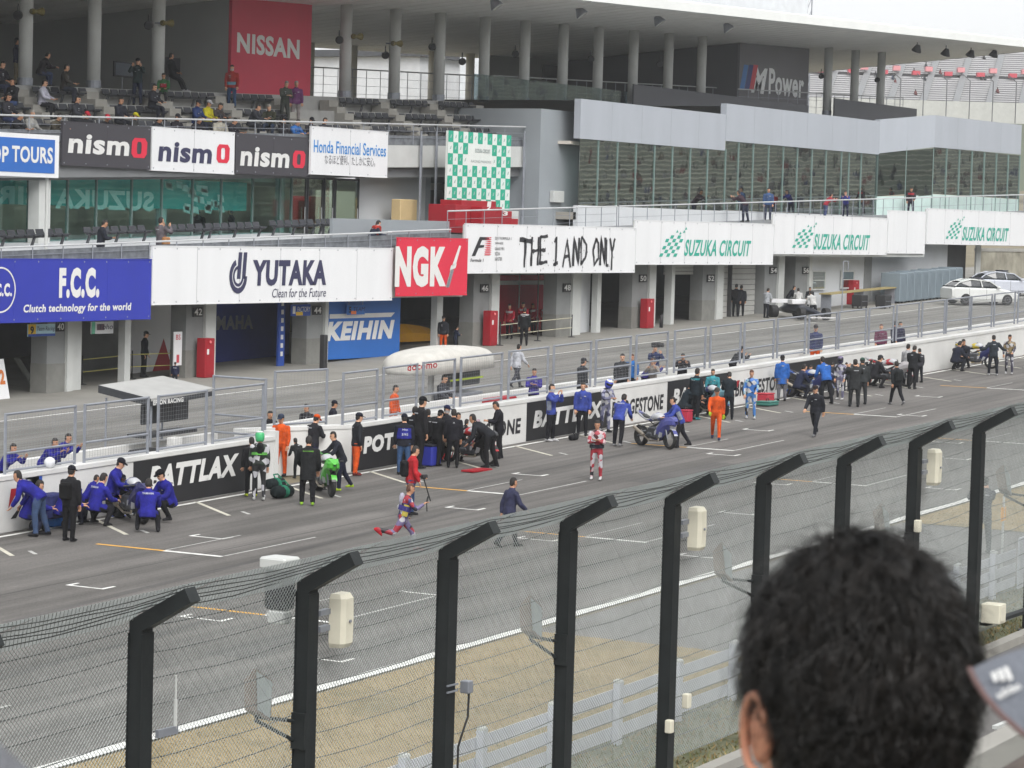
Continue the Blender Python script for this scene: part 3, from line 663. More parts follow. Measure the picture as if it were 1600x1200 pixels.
a = pbox(811, 962, 368, 420, SY); mb = MB(); X0, X1, Z0, Z1 = a; seq = [('T',0,.12),('H',.115,.2),('E',.2,.29),(' ',0,0),('1',.335,.4),('A',.44,.53),('N',.54,.62),('D',.62,.7),('O',.75,.83),('N',.83,.9),('L',.895,.94),('Y',.93,1.0)]
for i, (ch, u0, u1) in enumerate(seq):
    if ch == ' ': continue
    j = (i*37 % 5-2)*.03
    mb = MB()
    for pts in BR[ch]: stroke(mb, pts, .085 if i % 3 else .11, X0+u0*(X1-X0), X0+u1*(X1-X0)*.985, Z0+.12+j, Z1-.05+j, SY-.014)
    mb.build('brush_letter', M_INK, t)
a = pbox(737, 768, 370, 400, SY); mb = MB(); poly(mb, ((0,0),(.18,0),(.34,.42),(.6,.46),(.62,.58),(.4,.58),(.5,.84),(.86,.86),(.84,1),(.38,1)), *a, SY-.014); mb.build('race_emblem', M_LETK, t)
mb = MB(); [poly(mb, ((.62+.0*k,.04+k*.1),(.9,.04+k*.1),(1.0,.10+k*.1),(.66+.03*k,.10+k*.1)), *a, SY-.015) for k in range(10)]; mb.build('race_emblem', M_NGK, t)
stext(t, 'Formula 1', 735, 755, 404, 409, M_LETK, bold=.02, italic=.2)
for i, s_ in enumerate(('2017 FORMULA 1', 'JAPANESE', 'GRAND PRIX', 'SUZUKA', '06-08 OCTOBER')): stext(t, s_, 773, (799, 786, 788, 781, 784)[i], 370+i*8.2-(1 if i > 2 else 0), 374.5+i*8.2, M_LETK, bold=.0)
def circuit_logo(t, px0, px1, py0, py1, y=SY):
    a = pbox(px0, px1, py0, py1, y); X0, X1, Z0, Z1 = a; mb = MB(); h = Z1-Z0; w = X1-X0
    for r_ in range(6):
        for c in range(5):
            if (r_+c) % 2: continue
            u = c*.13+r_*.05; v = r_*.13; s_ = .115
            mb.add([(X0+w*(u), y-.014, Z0+h*v), (X0+w*(u+s_), y-.014, Z0+h*v), (X0+w*(u+s_+.05), y-.014, Z0+h*(v+.12)), (X0+w*(u+.05), y-.014, Z0+h*(v+.12))], [(0,1,2,3)])
    for (u, v) in ((.72,.8),(.86,.86),(.6,.86),(.93,.97)): mb.add([(X0+w*u, y-.014, Z0+h*v), (X0+w*(u+.09), y-.014, Z0+h*(v+.02)), (X0+w*(u+.05), y-.014, Z0+h*(v+.11))], [(0,1,2)])
    mb.build('flag_emblem', M_TEAL, t)
z1 = [(118.92, 134.66, 6.98, 9.04), (134.72, at(1386, 370, SY).x, at(1212, 396, SY).z, at(1212, 335, SY).z), (at(1387, 370, SY).x, at(1445, 370, SY).x, at(1388, 395, SY).z, at(1388, 329, SY).z), (156.44, 176.5, 8.2, 10.26)]
t = board('sign_board', 'white circuit name board beside the brush lettered board', *z1[0], M_SIGNW); circuit_logo(t, 1030, 1072, 357, 401); stext(t, 'SUZUKA CIRCUIT', 1070, 1172, 374, 400, M_TEAL, bold=.025, italic=.25)
t = board('sign_board', 'white circuit name board above the dark garage door 54', *z1[1], M_SIGNW); circuit_logo(t, 1238, 1275, 349, 387); stext(t, 'SUZUKA CIRCUIT', 1272, 1358, 365, 390, M_TEAL, bold=.025, italic=.25)
t = board('sign_board', 'short blank white board between two circuit name boards', *z1[2], M_SIGNW, y=60.88)
t = board('sign_board', 'last white circuit name board above the parked white cars', *z1[3], M_SIGNW); circuit_logo(t, 1478, 1506, 339, 373); stext(t, 'SUZUKA CIRCUIT', 1504, 1575, 354, 376, M_TEAL, bold=.025, italic=.25)
# small hanging team plates under the boards
def plate(px0, px1, py0, py1, y, m, label, num, txt, cols):
    a = pbox(px0, px1, py0, py1, y); t = thing('team_plate', label, 'sign', (a[0], y, a[2]), 'team plates hanging over the garages')
    mb = MB(); mb.box(a[0], a[1], y, y+.04, a[2], a[3]); mb.build('board', m, t); w, h = a[1]-a[0], a[3]-a[2]
    for i, (u0, u1, v0, v1, mm) in enumerate(cols):
        mb = MB(); mb.box(a[0]+w*u0, a[0]+w*u1, y-.008-.002*i, y-.004-.002*i, a[2]+h*v0, a[2]+h*v1); mb.build('colour_patch', mm, t)
    if num: mb = MB(); letter(mb, num, a[0]+w*.06, a[0]+w*.2, a[2]+h*.2, a[3]-h*.15, y-.02, bold=.04); mb.build('lettering', M_LETK if m is not M_BLUE else M_LETW, t)
    if txt: mb = MB(); letter(mb, txt, a[0]+w*.3, a[0]+w*.96, a[2]+h*.35, a[3]-h*.2, y-.022, bold=.0, italic=.2); mb.build('lettering', M_NAVY if m is not M_BLUE else M_LETW, t)
    for u in (.1, .9):
        mb = MB(); mb.tube((a[0]+w*u, y+.02, a[3]), (a[0]+w*u, y+.02, zs(a[0])+.02), .012, 5); mb.build('hanger', M_GALV, t)
pale = paint((176, 208, 220)); yel = paint((224, 184, 50)); 
plate(44, 86, 507, 526, 61.9, pale, 'pale blue team plate with number 9 by pillar 40', '9', 'Team Racing', [(0, .28, .2, 1, yel), (0, 1, 0, .2, M_BLUE)])
plate(143, 177, 503, 522, 61.9, M_SIGNW, 'white team plate under the deep blue board', None, 'Toho', [(.0, .16, 0, 1, paint((110, 190, 160))), (.24, .58, .3, .8, paint((110, 90, 100)))])
plate(455, 485, 476, 494, 61.9, M_BLUE, 'blue team plate with number 1 by pillar 44', '1', 'FACTORY', [(.25, .6, .05, .35, yel)])
plate(543, 570, 477, 492, 61.9, paint((52, 110, 186)), 'blue team plate with number 5 in front of the carburettor advert', '5', 'TEAM', [(.2, .5, .05, .4, paint((226, 120, 60)))])
# ================================================================ SECOND FLOOR: balcony, glazing, podium
M_RAIL = mat('pale_rail', L((186, 188, 190)), .5, .06, 3); M_NET = mat('balcony_screen', L((112, 116, 120)), .6, .2, 3, alt=L((84, 88, 94)))
def frosted(name, rgb):
    m = bpy.data.materials.new(name); m.use_nodes = True; n = m.node_tree.nodes; l = m.node_tree.links; n.clear()
    o = n.new('ShaderNodeOutputMaterial'); d = n.new('ShaderNodeBsdfDiffuse'); t = n.new('ShaderNodeBsdfTranslucent'); x = n.new('ShaderNodeMixShader'); x.inputs[0].default_value = .6
    z = n.new('ShaderNodeTexNoise'); z.inputs['Scale'].default_value = .35; r = n.new('ShaderNodeValToRGB'); r.color_ramp.elements[0].color = (*[v*.55 for v in rgb], 1); r.color_ramp.elements[1].color = (*rgb, 1); r.color_ramp.elements[0].position = .35; r.color_ramp.elements[1].position = .6
    tc = n.new('ShaderNodeTexCoord'); l.new(tc.outputs['Object'], z.inputs[0]); l.new(z.outputs[0], r.inputs[0]); l.new(r.outputs[0], d.inputs[0]); l.new(r.outputs[0], t.inputs[0])
    l.new(d.outputs[0], x.inputs[1]); l.new(t.outputs[0], x.inputs[2]); l.new(x.outputs[0], o.inputs[0]); return m
M_BENCH = mat('bench_dark', L((52, 54, 60)), .6, .2, 4); M_STEEL = mat('steel_dark', L((74, 76, 80)), .5, .1, 4)
M_STEP = mat('terrace_concrete', L((158, 158, 156)), .85, .14, .8, bump=.15); M_GREYP = mat('grey_panel', L((142, 148, 153)), .6, .05, .5)
M_FASC = mat('fascia_silver', L((166, 171, 179)), .5, .05, 1.0, metal=.1, stretch=(.8, 1, .12), detail=6)
M_BACKW = mat('back_wall_grey', L((150, 152, 150)), .8, .07, .3); M_DKWALL = mat('dark_cladding', L((88, 89, 94)), .7, .06, .4)
bal = MB(True); bal.box(58, 104.9, 61.12, 68.2, 3.75, 4.08); bal.build('balcony_floor', M_SLAB, pb)
bal = MB(True); bal.box(104.92, 176.4, 61.12, 68.2, 4.6, 4.9); bal.build('balcony_floor', M_SLAB, pb)
bal = MB(); bal.box(58, 176, 68.4, 84, 9.2+1.0, 9.5+1.0); bal.build('hall_ceiling', mat('hall_ceiling', L((196, 190, 180)), .8, .05, .4), pb)
bal = MB(); bal.box(58, 118, 78.5, 78.55, 5, 10.2); bal.build('frosted_rear_glazing', frosted('frosted_glazing', (.80, .80, .74)), pb)
bal = MB(True); bal.box(58, 176, 68.25, 78.4, 3.9, 4.1); bal.build('hall_floor', mat('hall_floor', L((150, 146, 138)), .5, .1, .5), pb)

def railing(X0, X1, Y, h0, h1, label, step=1.6, screen=True, inner=3):
    t = thing('balcony_railing', label, 'railing', ((X0+X1)/2, Y, gz((X0+X1)/2)+h0))
    mb = MB(True); mb.tube((X0, Y, h1), (X1, Y, h1), .035, 6); mb.build('handrail', M_RAIL, t)
    n = int((X1-X0)/step)
    for i in range(n+1):
        x = X0+(X1-X0)*i/n; mb = MB(True); mb.tube((x, Y, h0), (x, Y, h1), .022, 5); mb.build('baluster', M_GALV, t)
    for j in range(inner):
        h = h0+(h1-h0)*(j+1)/(inner+1); mb = MB(True); mb.tube((X0, Y, h), (X1, Y, h), .012, 4); mb.build('wire', M_GALV, t)
    if screen:
        mb = MB(True); mb.box(X0, X1, Y+.05, Y+.07, h0+.05, h1-.12); mb.build('mesh_screen', M_NET, t)
    return t
railing(60, 97.3, 61.0, 4.1, 5.2, 'long pale handrail with grey screen above the white board with the swirl emblem')
railing(97.4, 102.4, 61.25, 4.1, 5.2, 'short pale handrail above the red spark plug board')
railing(119, 176, 61.9, 4.9, 5.95, 'thin pale handrail in front of the glazed lounge', 1.5, False, 1)
railing(103.2, 118.8, 61.9, 4.9, 5.95, 'thin pale handrail in front of the winners podium', 1.5, False, 2)

# glazed hall front, left
GY = 67.5
G_HALL = glass('hall_glass', (.74, .90, .88), .07)
gzb, gzt = 7.2, 10.5
xg = [at(p, 330, GY).x for p in (-60, -5, 44, 62, 105, 150, 205, 252, 300, 345, 394, 437, 455)]
for i in range(len(xg)-1):
    mb = MB(); mb.box(xg[i]+.03, xg[i+1]-.03, GY, GY+.015, gzb, gzt); mb.build('glass_pane', G_HALL, pb)
    mb = MB(); mb.box(xg[i+1]-.025, xg[i+1]+.025, GY-.05, GY+.06, gzb, gzt); mb.build('mullion', mat('mullion_green', L((110, 130, 126)), .5, .05, 3), pb)
for p in (252, 437):
    x = at(p, 330, GY+.7).x; mb = MB(); mb.tube((x, GY+.7, 6.5), (x, GY+.7, 10.4), .22, 12); mb.build('round_column', M_PWHITE, pb)
mb = MB(); mb.box(xg[0], xg[-1], GY+.05, GY+.25, gzb-.8, gzb); mb.build('low_wall', M_PWHITE, pb)
mb = MB(); mb.box(at(44, 330, 66.9).x, at(62, 330, 66.9).x, 66.4, 66.9, 6.0, 10.6); mb.build('white_pier', M_PWHITE, pb)
bn = thing('hanging_banner', 'teal circuit banner seen in reverse behind the hall glass', 'banner', (at(180, 330, GY+.4).x, GY+.4, 8.2))
bx0, bx1 = at(-60, 320, GY+.4).x, at(385, 320, GY+.4).x; bz0, bz1 = at(150, 323, GY+.4).z, at(150, 275, GY+.4).z
mb = MB(); mb.box(bx0, bx1, GY+.4, GY+.42, bz0, bz1); mb.build('cloth', mat('banner_teal', L((40, 168, 164)), .7, .08, .5), bn)
M_PALET = mat('banner_print', L((214, 230, 228)), .7, .05, 1)
stext(bn, 'SUZUKA', 86, 240, 294, 326, M_PALET, y=GY+.4, bold=.04, italic=-.25, mirror=True); stext(bn, 'CIRC', -40, 72, 288, 318, M_PALET, y=GY+.4, bold=.04, mirror=True)
mb = MB(); R_ = random.Random(2)
for i in range(22):
    p = at(255+R_.uniform(0, 90), 292+R_.uniform(0, 40), GY+.39); mb.add([(p.x, GY+.385, p.z), (p.x+.45, GY+.385, p.z-.06), (p.x+.36, GY+.385, p.z+.22), (p.x-.05, GY+.385, p.z+.26)], [(0,1,2,3)])
mb.build('flag_print', M_PALET, bn)
# tables and panels inside
for i in range(9):
    x = at(20+i*38, 345, 70).x; t = thing('hall_table', ('%s white clothed table inside the glazed hall, counted from the picture edge' % ords[i]), 'table', (x, 70, gz(x)+4.1), 'tables inside the glazed hall')
    mb = MB(True); mb.cham(x-.55, x+.55, 69.6, 70.4, 4.12, 4.85, .04); mb.build('table_cloth', paint((190, 186, 172)), t)
    mb = MB(True); mb.box(x-.6, x+.6, 69.55, 70.45, 4.85, 4.89); mb.build('table_top', M_PWHITE, t)
# doors right of the glazing
for (p0, p1) in ((455, 478), (480, 504), (506, 521), (523, 560)):
    x0, x1 = at(p0, 330, GY).x, at(p1, 330, GY).x
    mb = MB(); mb.box(x0+.06, x1-.06, GY, GY+.015, 7.3, 10.5); dr = mb.build('glass_door', glass('door_glass', (.66, .72, .62), .28), pb)
    mb = MB(); mb.box(x0, x0+.06, GY-.03, GY+.05, 7.2, 10.5); mb.box(x1-.06, x1, GY-.03, GY+.05, 7.2, 10.5); mb.box(x0+.06, x1-.06, GY-.03, GY+.05, 10.4, 10.5); mb.build('frame', M_STEEL, dr)
    mb = MB(); mb.tube((x1-.2, GY-.08, 7.9), (x1-.2, GY-.08, 9.2), .02, 6); mb.build('handle', M_RAIL, dr)
# white wall with recess, behind the podium
def wallx(p0, p1, y, z0, z1, m=M_WALLW, name='upper_wall', th=.2):
    x0, x1 = at(p0, 330, y).x, at(p1, 330, y).x; mb = MB(); mb.box(x0, x1, y, y+th, z0, z1); return mb.build(name, m, pb)
wallx(560, 664, GY, 6.2, 11.3); wallx(664, 672, GY, 6.2, 11.3, M_GREYP); wallx(672, 702, GY+1.6, 6.2, 11.3, M_DKWALL); wallx(702, 842, GY, 6.2, 11.5)
mb = MB(); a = pbox(617, 643, 311, 343, 66.6); mb.cham(a[0], a[1], 66.3, 66.8, gz(105)+3.9, a[3], .03)
tag(mb.build('cardboard_cabinet', paint((196, 172, 128))), 'tan upright cabinet against the white wall left of the podium', 'cabinet')
# grey stair core between stand and lounge
x0, x1 = at(842, 300, 65.2).x, at(905, 300, 65.2).x
mb = MB(); mb.box(x0, x1, 65.2, 70.5, 6.4, 14.2); mb.build('stair_core', M_GREYP, pb)
mb = MB(); mb.box(x1-.16, x1+.02, 64.2, 65.17, 6.4, at(905, 217, 64.2).z); mb.build('white_corner_post', M_PWHITE, pb)
a = pbox(860, 876, 298, 316, 65.15); mb = MB(); mb.cham(a[0], a[1], 64.95, 65.19, a[2], a[3], .02); tag(mb.build('equipment_box', M_PWHITE), 'white equipment box fixed high on the grey stair core', 'box')
# drain pipes
for p in (655, 679, 816, 842):
    x = at(p, 280, 65.9).x; mb = MB(); mb.tube((x, 65.85, gz(x)+4.6), (x, 65.85, at(p, 205, 65.9).z), .05, 8); mb.tube((x+.14, 65.88, gz(x)+4.6), (x+.14, 65.88, at(p, 222, 65.9).z), .03, 6); mb.build('drain_pipe', M_GALV, pb)
# podium
pd = thing('podium_backdrop', 'green and white checked backdrop behind the winners podium', 'backdrop', (at(745, 340, 64.4).x, 64.4, gz(108)+4.9))
BY = 64.4; c00, c10, c01, c11 = at(697, 348, BY), at(796, 326, BY), at(704, 204, BY), at(798, 212, BY)
Bx0, Bx1, Bz0, Bz1 = c00.x, at(797, 280, BY).x, gz(108)+4.9, c01.z
mb = MB(); mb.box(Bx0, Bx1, BY, BY+.12, Bz0, Bz1); mb.build('panel', mat('backdrop_white', L((210, 216, 212)), .6, .04, 2), pd)
NC, NR = 13, 9; mb = MB(); M_BGR = mat('check_green', L((34, 158, 130)), .6, .06, 3)
for i in range(NC):
    for j in range(NR):
        if (i+j) % 2 == 0 and not (4 <= i <= 8 and 6 <= j <= 7):
            u0, u1 = Bx0+(Bx1-Bx0)*i/NC, Bx0+(Bx1-Bx0)*(i+1)/NC; w0, w1 = Bz0+(Bz1-Bz0)*j/NR, Bz0+(Bz1-Bz0)*(j+1)/NR
            mb = MB(); mb.box(u0, u1, BY-.006, BY-.001, w0, w1); mb.build('green_check', M_BGR, pd)
mb = MB()
for i in range(NC):
    for j in range(NR):
        u, w = Bx0+(Bx1-Bx0)*(i+.5)/NC, Bz0+(Bz1-Bz0)*(j+.5)/NR
        if not (4 <= i <= 8 and 6 <= j <= 7): mb.add([(u-.08, BY-.01, w-.08), (u+.03, BY-.01, w-.06), (u+.08, BY-.01, w+.1), (u-.02, BY-.01, w+.05)], [(0,1,2,3)])
o = mb.build('flag_print', mat('faint_print', L((150, 176, 168)), .6, .1, 3), pd); o['kind'] = 'stuff'
mb = MB(); letter(mb, 'SUZUKA CIRCUIT', Bx0+(Bx1-Bx0)*.42, Bx0+(Bx1-Bx0)*.66, Bz0+(Bz1-Bz0)*.8, Bz0+(Bz1-Bz0)*.84, BY-.012, bold=.02); letter(mb, 'RACING PARADISE', Bx0+(Bx1-Bx0)*.36, Bx0+(Bx1-Bx0)*.68, Bz0+(Bz1-Bz0)*.70, Bz0+(Bz1-Bz0)*.725, BY-.012, bold=.0)
mb.build('lettering', paint((140, 150, 150)), pd)
pz = gz(109)+4.9
po = thing('winners_podium', 'red stepped winners podium with white numbers 2 1 3', 'podium', (109, 63, pz))
Yp = 62.5
def px_(p): return at(p, 345, Yp).x
for (p0, p1, top, name, num, nx) in ((736, 790, 314, 'top_step', '1', (773, 779, 315, 324)), (718, 736, 320, 'second_step', None, None), (790, 806, 330, 'third_step', '3', (788, 796, 330, 337)), (806, 816, 342, 'low_step', None, None)):
    x0, x1, zt = px_(p0), px_(p1), at((p0+p1)/2, top, Yp).z
    mb = MB(); mb.cham(x0, x1-.01, Yp+(.5 if p0 == 736 else .2), Yp+1.6, pz-.05, zt, .02); o = mb.build(name, M_RED, po)
    if num: a = pbox(*nx, Yp+.1); mb = MB(); letter(mb, num, a[0], a[1], a[2], a[3], Yp+(.48 if p0 == 736 else .18), bold=.04, italic=.2); mb.build('lettering', M_LETW, o)
x0, x1 = px_(716), px_(812); mb = MB(); mb.box(x0, x1, Yp-.2, Yp+.18, pz-.05, pz+.25); mb.build('front_step', M_RED, po)
x0, x1 = px_(750), px_(781); mb = MB(); mb.cham(x0, x1, Yp-.1, Yp+.48, pz+.26, at(760, 323, Yp).z, .02); o = mb.build('second_step', M_RED, po)
a = pbox(757, 764, 320, 328, Yp); mb = MB(); letter(mb, '2', a[0], a[1], a[2], a[3], Yp-.115, bold=.04, italic=.2); mb.build('lettering', M_LETW, o)
x0, x1 = px_(812), px_(828); mb = MB(); mb.box(x0, x1, Yp+.6, Yp+.9, pz-.05, at(820, 330, Yp).z); tag(mb.build('white_block', M_PWHITE), 'white block standing to the right of the red podium', 'block')
# balcony parapet under podium (grey ramp wall left of it)
mb = MB(); mb.box(at(520, 350, 63).x, at(716, 350, 63).x, 63.0, 63.15, gz(100)+3.9, at(600, 343, 63).z); mb.build('ramp_wall', M_GREYP, pb)
mb = MB(True); mb.box(60, at(540, 360, 64).x, 63.9, 68.2, 4.08, 4.98); mb.build('raised_terrace', M_WALLW, pb)
# spectator benches on the balcony (row of seats on a beam)
def seat_bench(X0, X1, Y, h, label, group, n=None, slope=True, back=False):
    t = thing('bench', label, 'bench', ((X0+X1)/2, Y, gz((X0+X1)/2)+h), group); n = n or max(3, int((X1-X0)/.5))
    mb = MB(True); mb.box(X0, X1, Y+.14, Y+.22, h+.32, h+.38); mb.build('beam', M_STEEL, t)
    k = max(2, int((X1-X0)/1.6)+1)
    for i in range(k):
        x = X0+.2+(X1-X0-.4)*i/(k-1); mb = MB(True); mb.slab([(x-.06, Y+.3, h), (x+.06, Y+.3, h), (x+.05, Y+.18, h+.32), (x-.05, Y+.18, h+.32)], (0, .06, 0)); mb.build('leg', M_STEEL, t)
    for i in range(n):
        x = X0+(X1-X0)*(i+.5)/n; w = (X1-X0)/n*.42; mb = MB(True)
        mb.cham(x-w, x+w, Y, Y+.36, h+.38, h+.44, .015); mb.slab([(x-w, Y+.34, h+.42), (x+w, Y+.34, h+.42), (x+w*.9, Y+.42, h+.62), (x-w*.9, Y+.42, h+.62)], (0, .03, 0)); mb.build('seat', M_BENCH, t)
    return t
for i, (p0, p1, y_) in enumerate(((8, 112, 64.2), (142, 240, 64.6), (262, 330, 64.6), (332, 418, 64.6), (432, 502, 65.2), (505, 528, 65.2))):
    pyb = [372, 371, 369, 368, 362, 360][i]
    seat_bench(at(p0, pyb, y_).x, at(p1, pyb, y_).x, y_, 4.98, ords[i]+' row of dark seats on the balcony, counted from the picture edge', 'rows of seats on the balcony')

# ---------------------------------------------------------------- upper boards on the stand parapet
t = thing('sign_board', 'blue travel company board in a white frame on a post', 'sign', (77, 63.4, 8))
TY = 63.4; Z0, Z1 = at(60, 277, TY).z, at(60, 210, TY).z; X0, X1 = 71.5, at(92, 245, TY).x
mb = MB(); mb.box(X0, X1, TY, TY+.12, Z0, Z1); mb.build('frame', M_SIGNW, t)
mb = MB(); mb.box(X0+.2, X1-.24, TY-.012, TY-.002, Z0+.15, Z1-.16); mb.build('board', mat('sign_blue', L((44, 100, 178)), .5, .06, .6), t)
stext(t, 'TOP', -30, 13, 226, 252, M_LETW, y=TY, bold=.03, off=.02); stext(t, 'TOURS', 18, 82, 227, 253, M_LETW, y=TY, bold=.03, off=.02)
for p in (78, -40): x = at(p, 320, TY+.06).x; mb = MB(); mb.tube((x, TY+.2, gz(x)+4.0), (x, TY+.2, Z1-.2), .06, 8); mb.build('post', M_PWHITE, t)
UY = 65.95
M_SIGNK = mat('sign_charcoal', L((62, 60, 66)), .5, .06, .6)
def nismo(p0, p1, y0, y1, m, ml, label, tx):
    X0, X1, Z0, Z1 = pbox(p0, p1, y0, y1, UY); t = board('sign_board', label, X0+.02, X1-.02, Z0, Z1, m, y=UY, group='boards on the stand parapet')
    stext(t, 'nism', tx[0], tx[1], tx[2], tx[3], ml, y=UY, bold=.035, italic=.12)
    a = pbox(tx[4], tx[5], tx[6], tx[7], UY); mb = MB(); X0, X1, Z0, Z1 = a; c = .16*(X1-X0); y = UY-.014
    out = [(X0+c,Z0),(X1-c,Z0),(X1,Z0+c),(X1+.03,Z1-c),(X1-c+.03,Z1),(X0+c+.03,Z1),(X0+.03,Z1-c),(X0,Z0+c)]
    cx_, cz_ = (X0+X1)/2, (Z0+Z1)/2; inn = [(cx_+(u-cx_)*.3, cz_+(v-cz_)*.62) for u, v in out]
    for i in range(8): j = (i+1) % 8; mb.add([(out[i][0], y, out[i][1]), (out[j][0], y, out[j][1]), (inn[j][0], y, inn[j][1]), (inn[i][0], y, inn[i][1])], [(0,1,2,3)])
    mb.build('red_letter', M_NGK, t)
nismo(97, 236, 190, 257, M_SIGNK, M_LETW, 'charcoal board with white lettering beside the blue travel board', (107, 202, 208, 239, 205, 229, 215, 246))
nismo(237, 367, 199, 265, M_SIGNW, M_NAVY, 'white board with navy lettering and red letter on the parapet', (248, 331, 220, 252, 338, 358, 225, 254))
nismo(368, 485, 209, 270, M_SIGNK, M_LETW, 'charcoal board with white lettering beside the white finance board', (376, 452, 228, 259, 457, 476, 235, 262))
X0, X1, Z0, Z1 = pbox(486, 606, 198, 271, UY-.15); t = board('sign_board', 'white finance company board with blue lettering', X0, X1, Z0, Z1, M_SIGNW, y=UY-.15, group='boards on the stand parapet')
stext(t, 'Honda Financial Services', 490, 603, 218, 238, mat('letter_blue', L((44, 130, 200)), .6, .05, 2), y=UY-.15, bold=.01); stext(t, 'なるほど便利、たしかに安心。', 507, 586, 241, 256, mat('letter_grey2', L((110, 110, 116)), .6, .05, 2), y=UY-.15, bold=0)

# ================================================================ UPPER STAND (follows the slope)
SX0, SX1 = 60, 121.2
mb = MB(True); mb.box(104.6, SX1, 66.0, 66.3, 7.75, 8.72); mb.build('parapet_beam', M_PWHITE, pb)
mb = MB(True); mb.box(SX0, 104.55, 66.1, 66.3, 7.4, 8.6); mb.build('parapet_beam', M_SLAB, pb)
mb = MB(True); mb.box(SX0, SX1, 66.05, 66.12, 8.73, 9.15); mb.build('parapet_screen', M_NET, pb)
railing(SX0, SX1, 66.02, 8.75, 9.65, 'pale double handrail along the front of the upper stand', 2.0, False, 2)
mb = MB(True); mb.box(SX0, SX1, 66.3, 84, 7.3, 7.7); mb.build('stand_floor', M_SLAB, pb)
rows = [(66.35, 8.35), (67.3, 8.95), (68.2, 9.55), (69.1, 10.2), (70.0, 10.85)]
for i, (y, h) in enumerate(rows):
    y1 = rows[i+1][0] if i < 4 else 84; mb = MB(True); mb.box(SX0, SX1-(.8*i if i else 0), y, y1, 7.7, h); mb.build('terrace_step', M_STEP, pb)
k = 0
for (y, h) in rows[:4]:
    x = 63.0+(k % 2)*.6
    while x < SX1-3.5:
        X1_ = min(x+3.4, SX1-2.2)
        if not (99.8 < x+1.7 < 106.5 and h > 9.3): seat_bench(x, X1_, y+.3, h, '%s seat row block of the upper stand, %s from the picture edge' % (['lowest', 'second lowest', 'third lowest', 'topmost'][rows.index((y, h))], ords[min(19, int((x-62)/4.3))]), 'seat rows of the upper stand', n=6)
        x += 4.3
    k += 1
for i in range(13):                                                 # aisle stairs between the seat blocks
    x = 66.5+i*4.3
    if x > SX1-2: break
    mb = MB(True)
    for j in range(8): mb.box(x, x+.75, 66.45+.42*j, 69.9, 8.36+.29*j, 8.36+.29*(j+1))
    mb.build('aisle_stairs', M_CONC, pb)
# columns and roof
def soff(Y): return 15.05+.088*(70-Y)
for p_ in (-70, 40, 147, 247, 540, 617, 687, 757, 820, 880, 935, 990, 1045, 1097, 1295, 1337, 1378):
    x = at(p_, 80, 70.2).x
    mb = MB(True); mb.tube((x, 70.2, 10.85), (x, 70.2, soff(70.2)+.05), .27, 14); c = mb.build('round_column', M_PWHITE, pb, smooth=True)
    mb = MB(True); mb.tube((x, 70.2, 10.85), (x, 70.2, 11.15), .30, 14); mb.build('column_foot', M_GALV, c)
for i in range(9):
    x = 106.5+4.12*i
    mb = MB(True); mb.tube((x, 82.4, 10.85), (x, 82.4, soff(82.4)), .26, 12); mb.build('round_column', mat('rear_column', L((204, 200, 188)), .7, .05, 1), pb, smooth=True)
rf = thing('stand_roof', 'wide grey canopy roof with bright white front edge over the stand', 'roof', (120, 70, gz(120)+15))
RX0, RX1 = 50, 183.5
M_PLANK = mat('soffit_plank', L((226, 226, 222)), .6, .06, .6); M_EDGE = mat('roof_edge_white', L((222, 224, 222)), .5, .04, .8)
mb = MB(True); n = 90
x = RX0; i = 0
while x < RX1-.01:
    x2 = min(x+1.5, RX1); mb = MB(True)
    mb.add([(x+.06, 63.45, soff(63.45)), (x2-.06, 63.45, soff(63.45)), (x2-.06, 84, soff(84)), (x+.06, 84, soff(84))], [(0,3,2,1)])
    mb.add([(x+.06, 63.45, soff(63.45)), (x+.06, 84, soff(84)), (x+.06, 84, soff(84)+.06), (x+.06, 63.45, soff(63.45)+.06)], [(0,1,2,3)])
    mb.add([(x2-.06, 63.45, soff(63.45)), (x2-.06, 84, soff(84)), (x2-.06, 84, soff(84)+.06), (x2-.06, 63.45, soff(63.45)+.06)], [(3,2,1,0)])
    mb.build('soffit_plank', M_PLANK, rf); x = x2
mb = MB(True); mb.slab([(RX0, 63.45, soff(63.45)+.07), (RX0, 84, soff(84)+.07), (RX0, 84, soff(84)+.35), (RX0, 63.45, soff(63.45)+.45)], (RX1-RX0, 0, 0)); mb.build('roof_deck', M_STEEL, rf)
mb = MB(True)
mb.slab([(RX0, 63.2, soff(63.3)-.03), (RX0, 63.45, soff(63.3)-.06), (RX0, 63.45, soff(63.3)+.5), (RX0, 63.2, soff(63.3)+.42)], (RX1-RX0+.1, 0, 0)); mb.build('front_edge', M_EDGE, rf)
mb = MB(True); mb.slab([(RX1, 63.45, soff(63.45)-.03), (RX1, 84, soff(84)-.03), (RX1, 84, soff(84)+.36), (RX1, 63.45, soff(63.45)+.46)], (.15, 0, 0)); mb.build('end_edge', M_EDGE, rf)
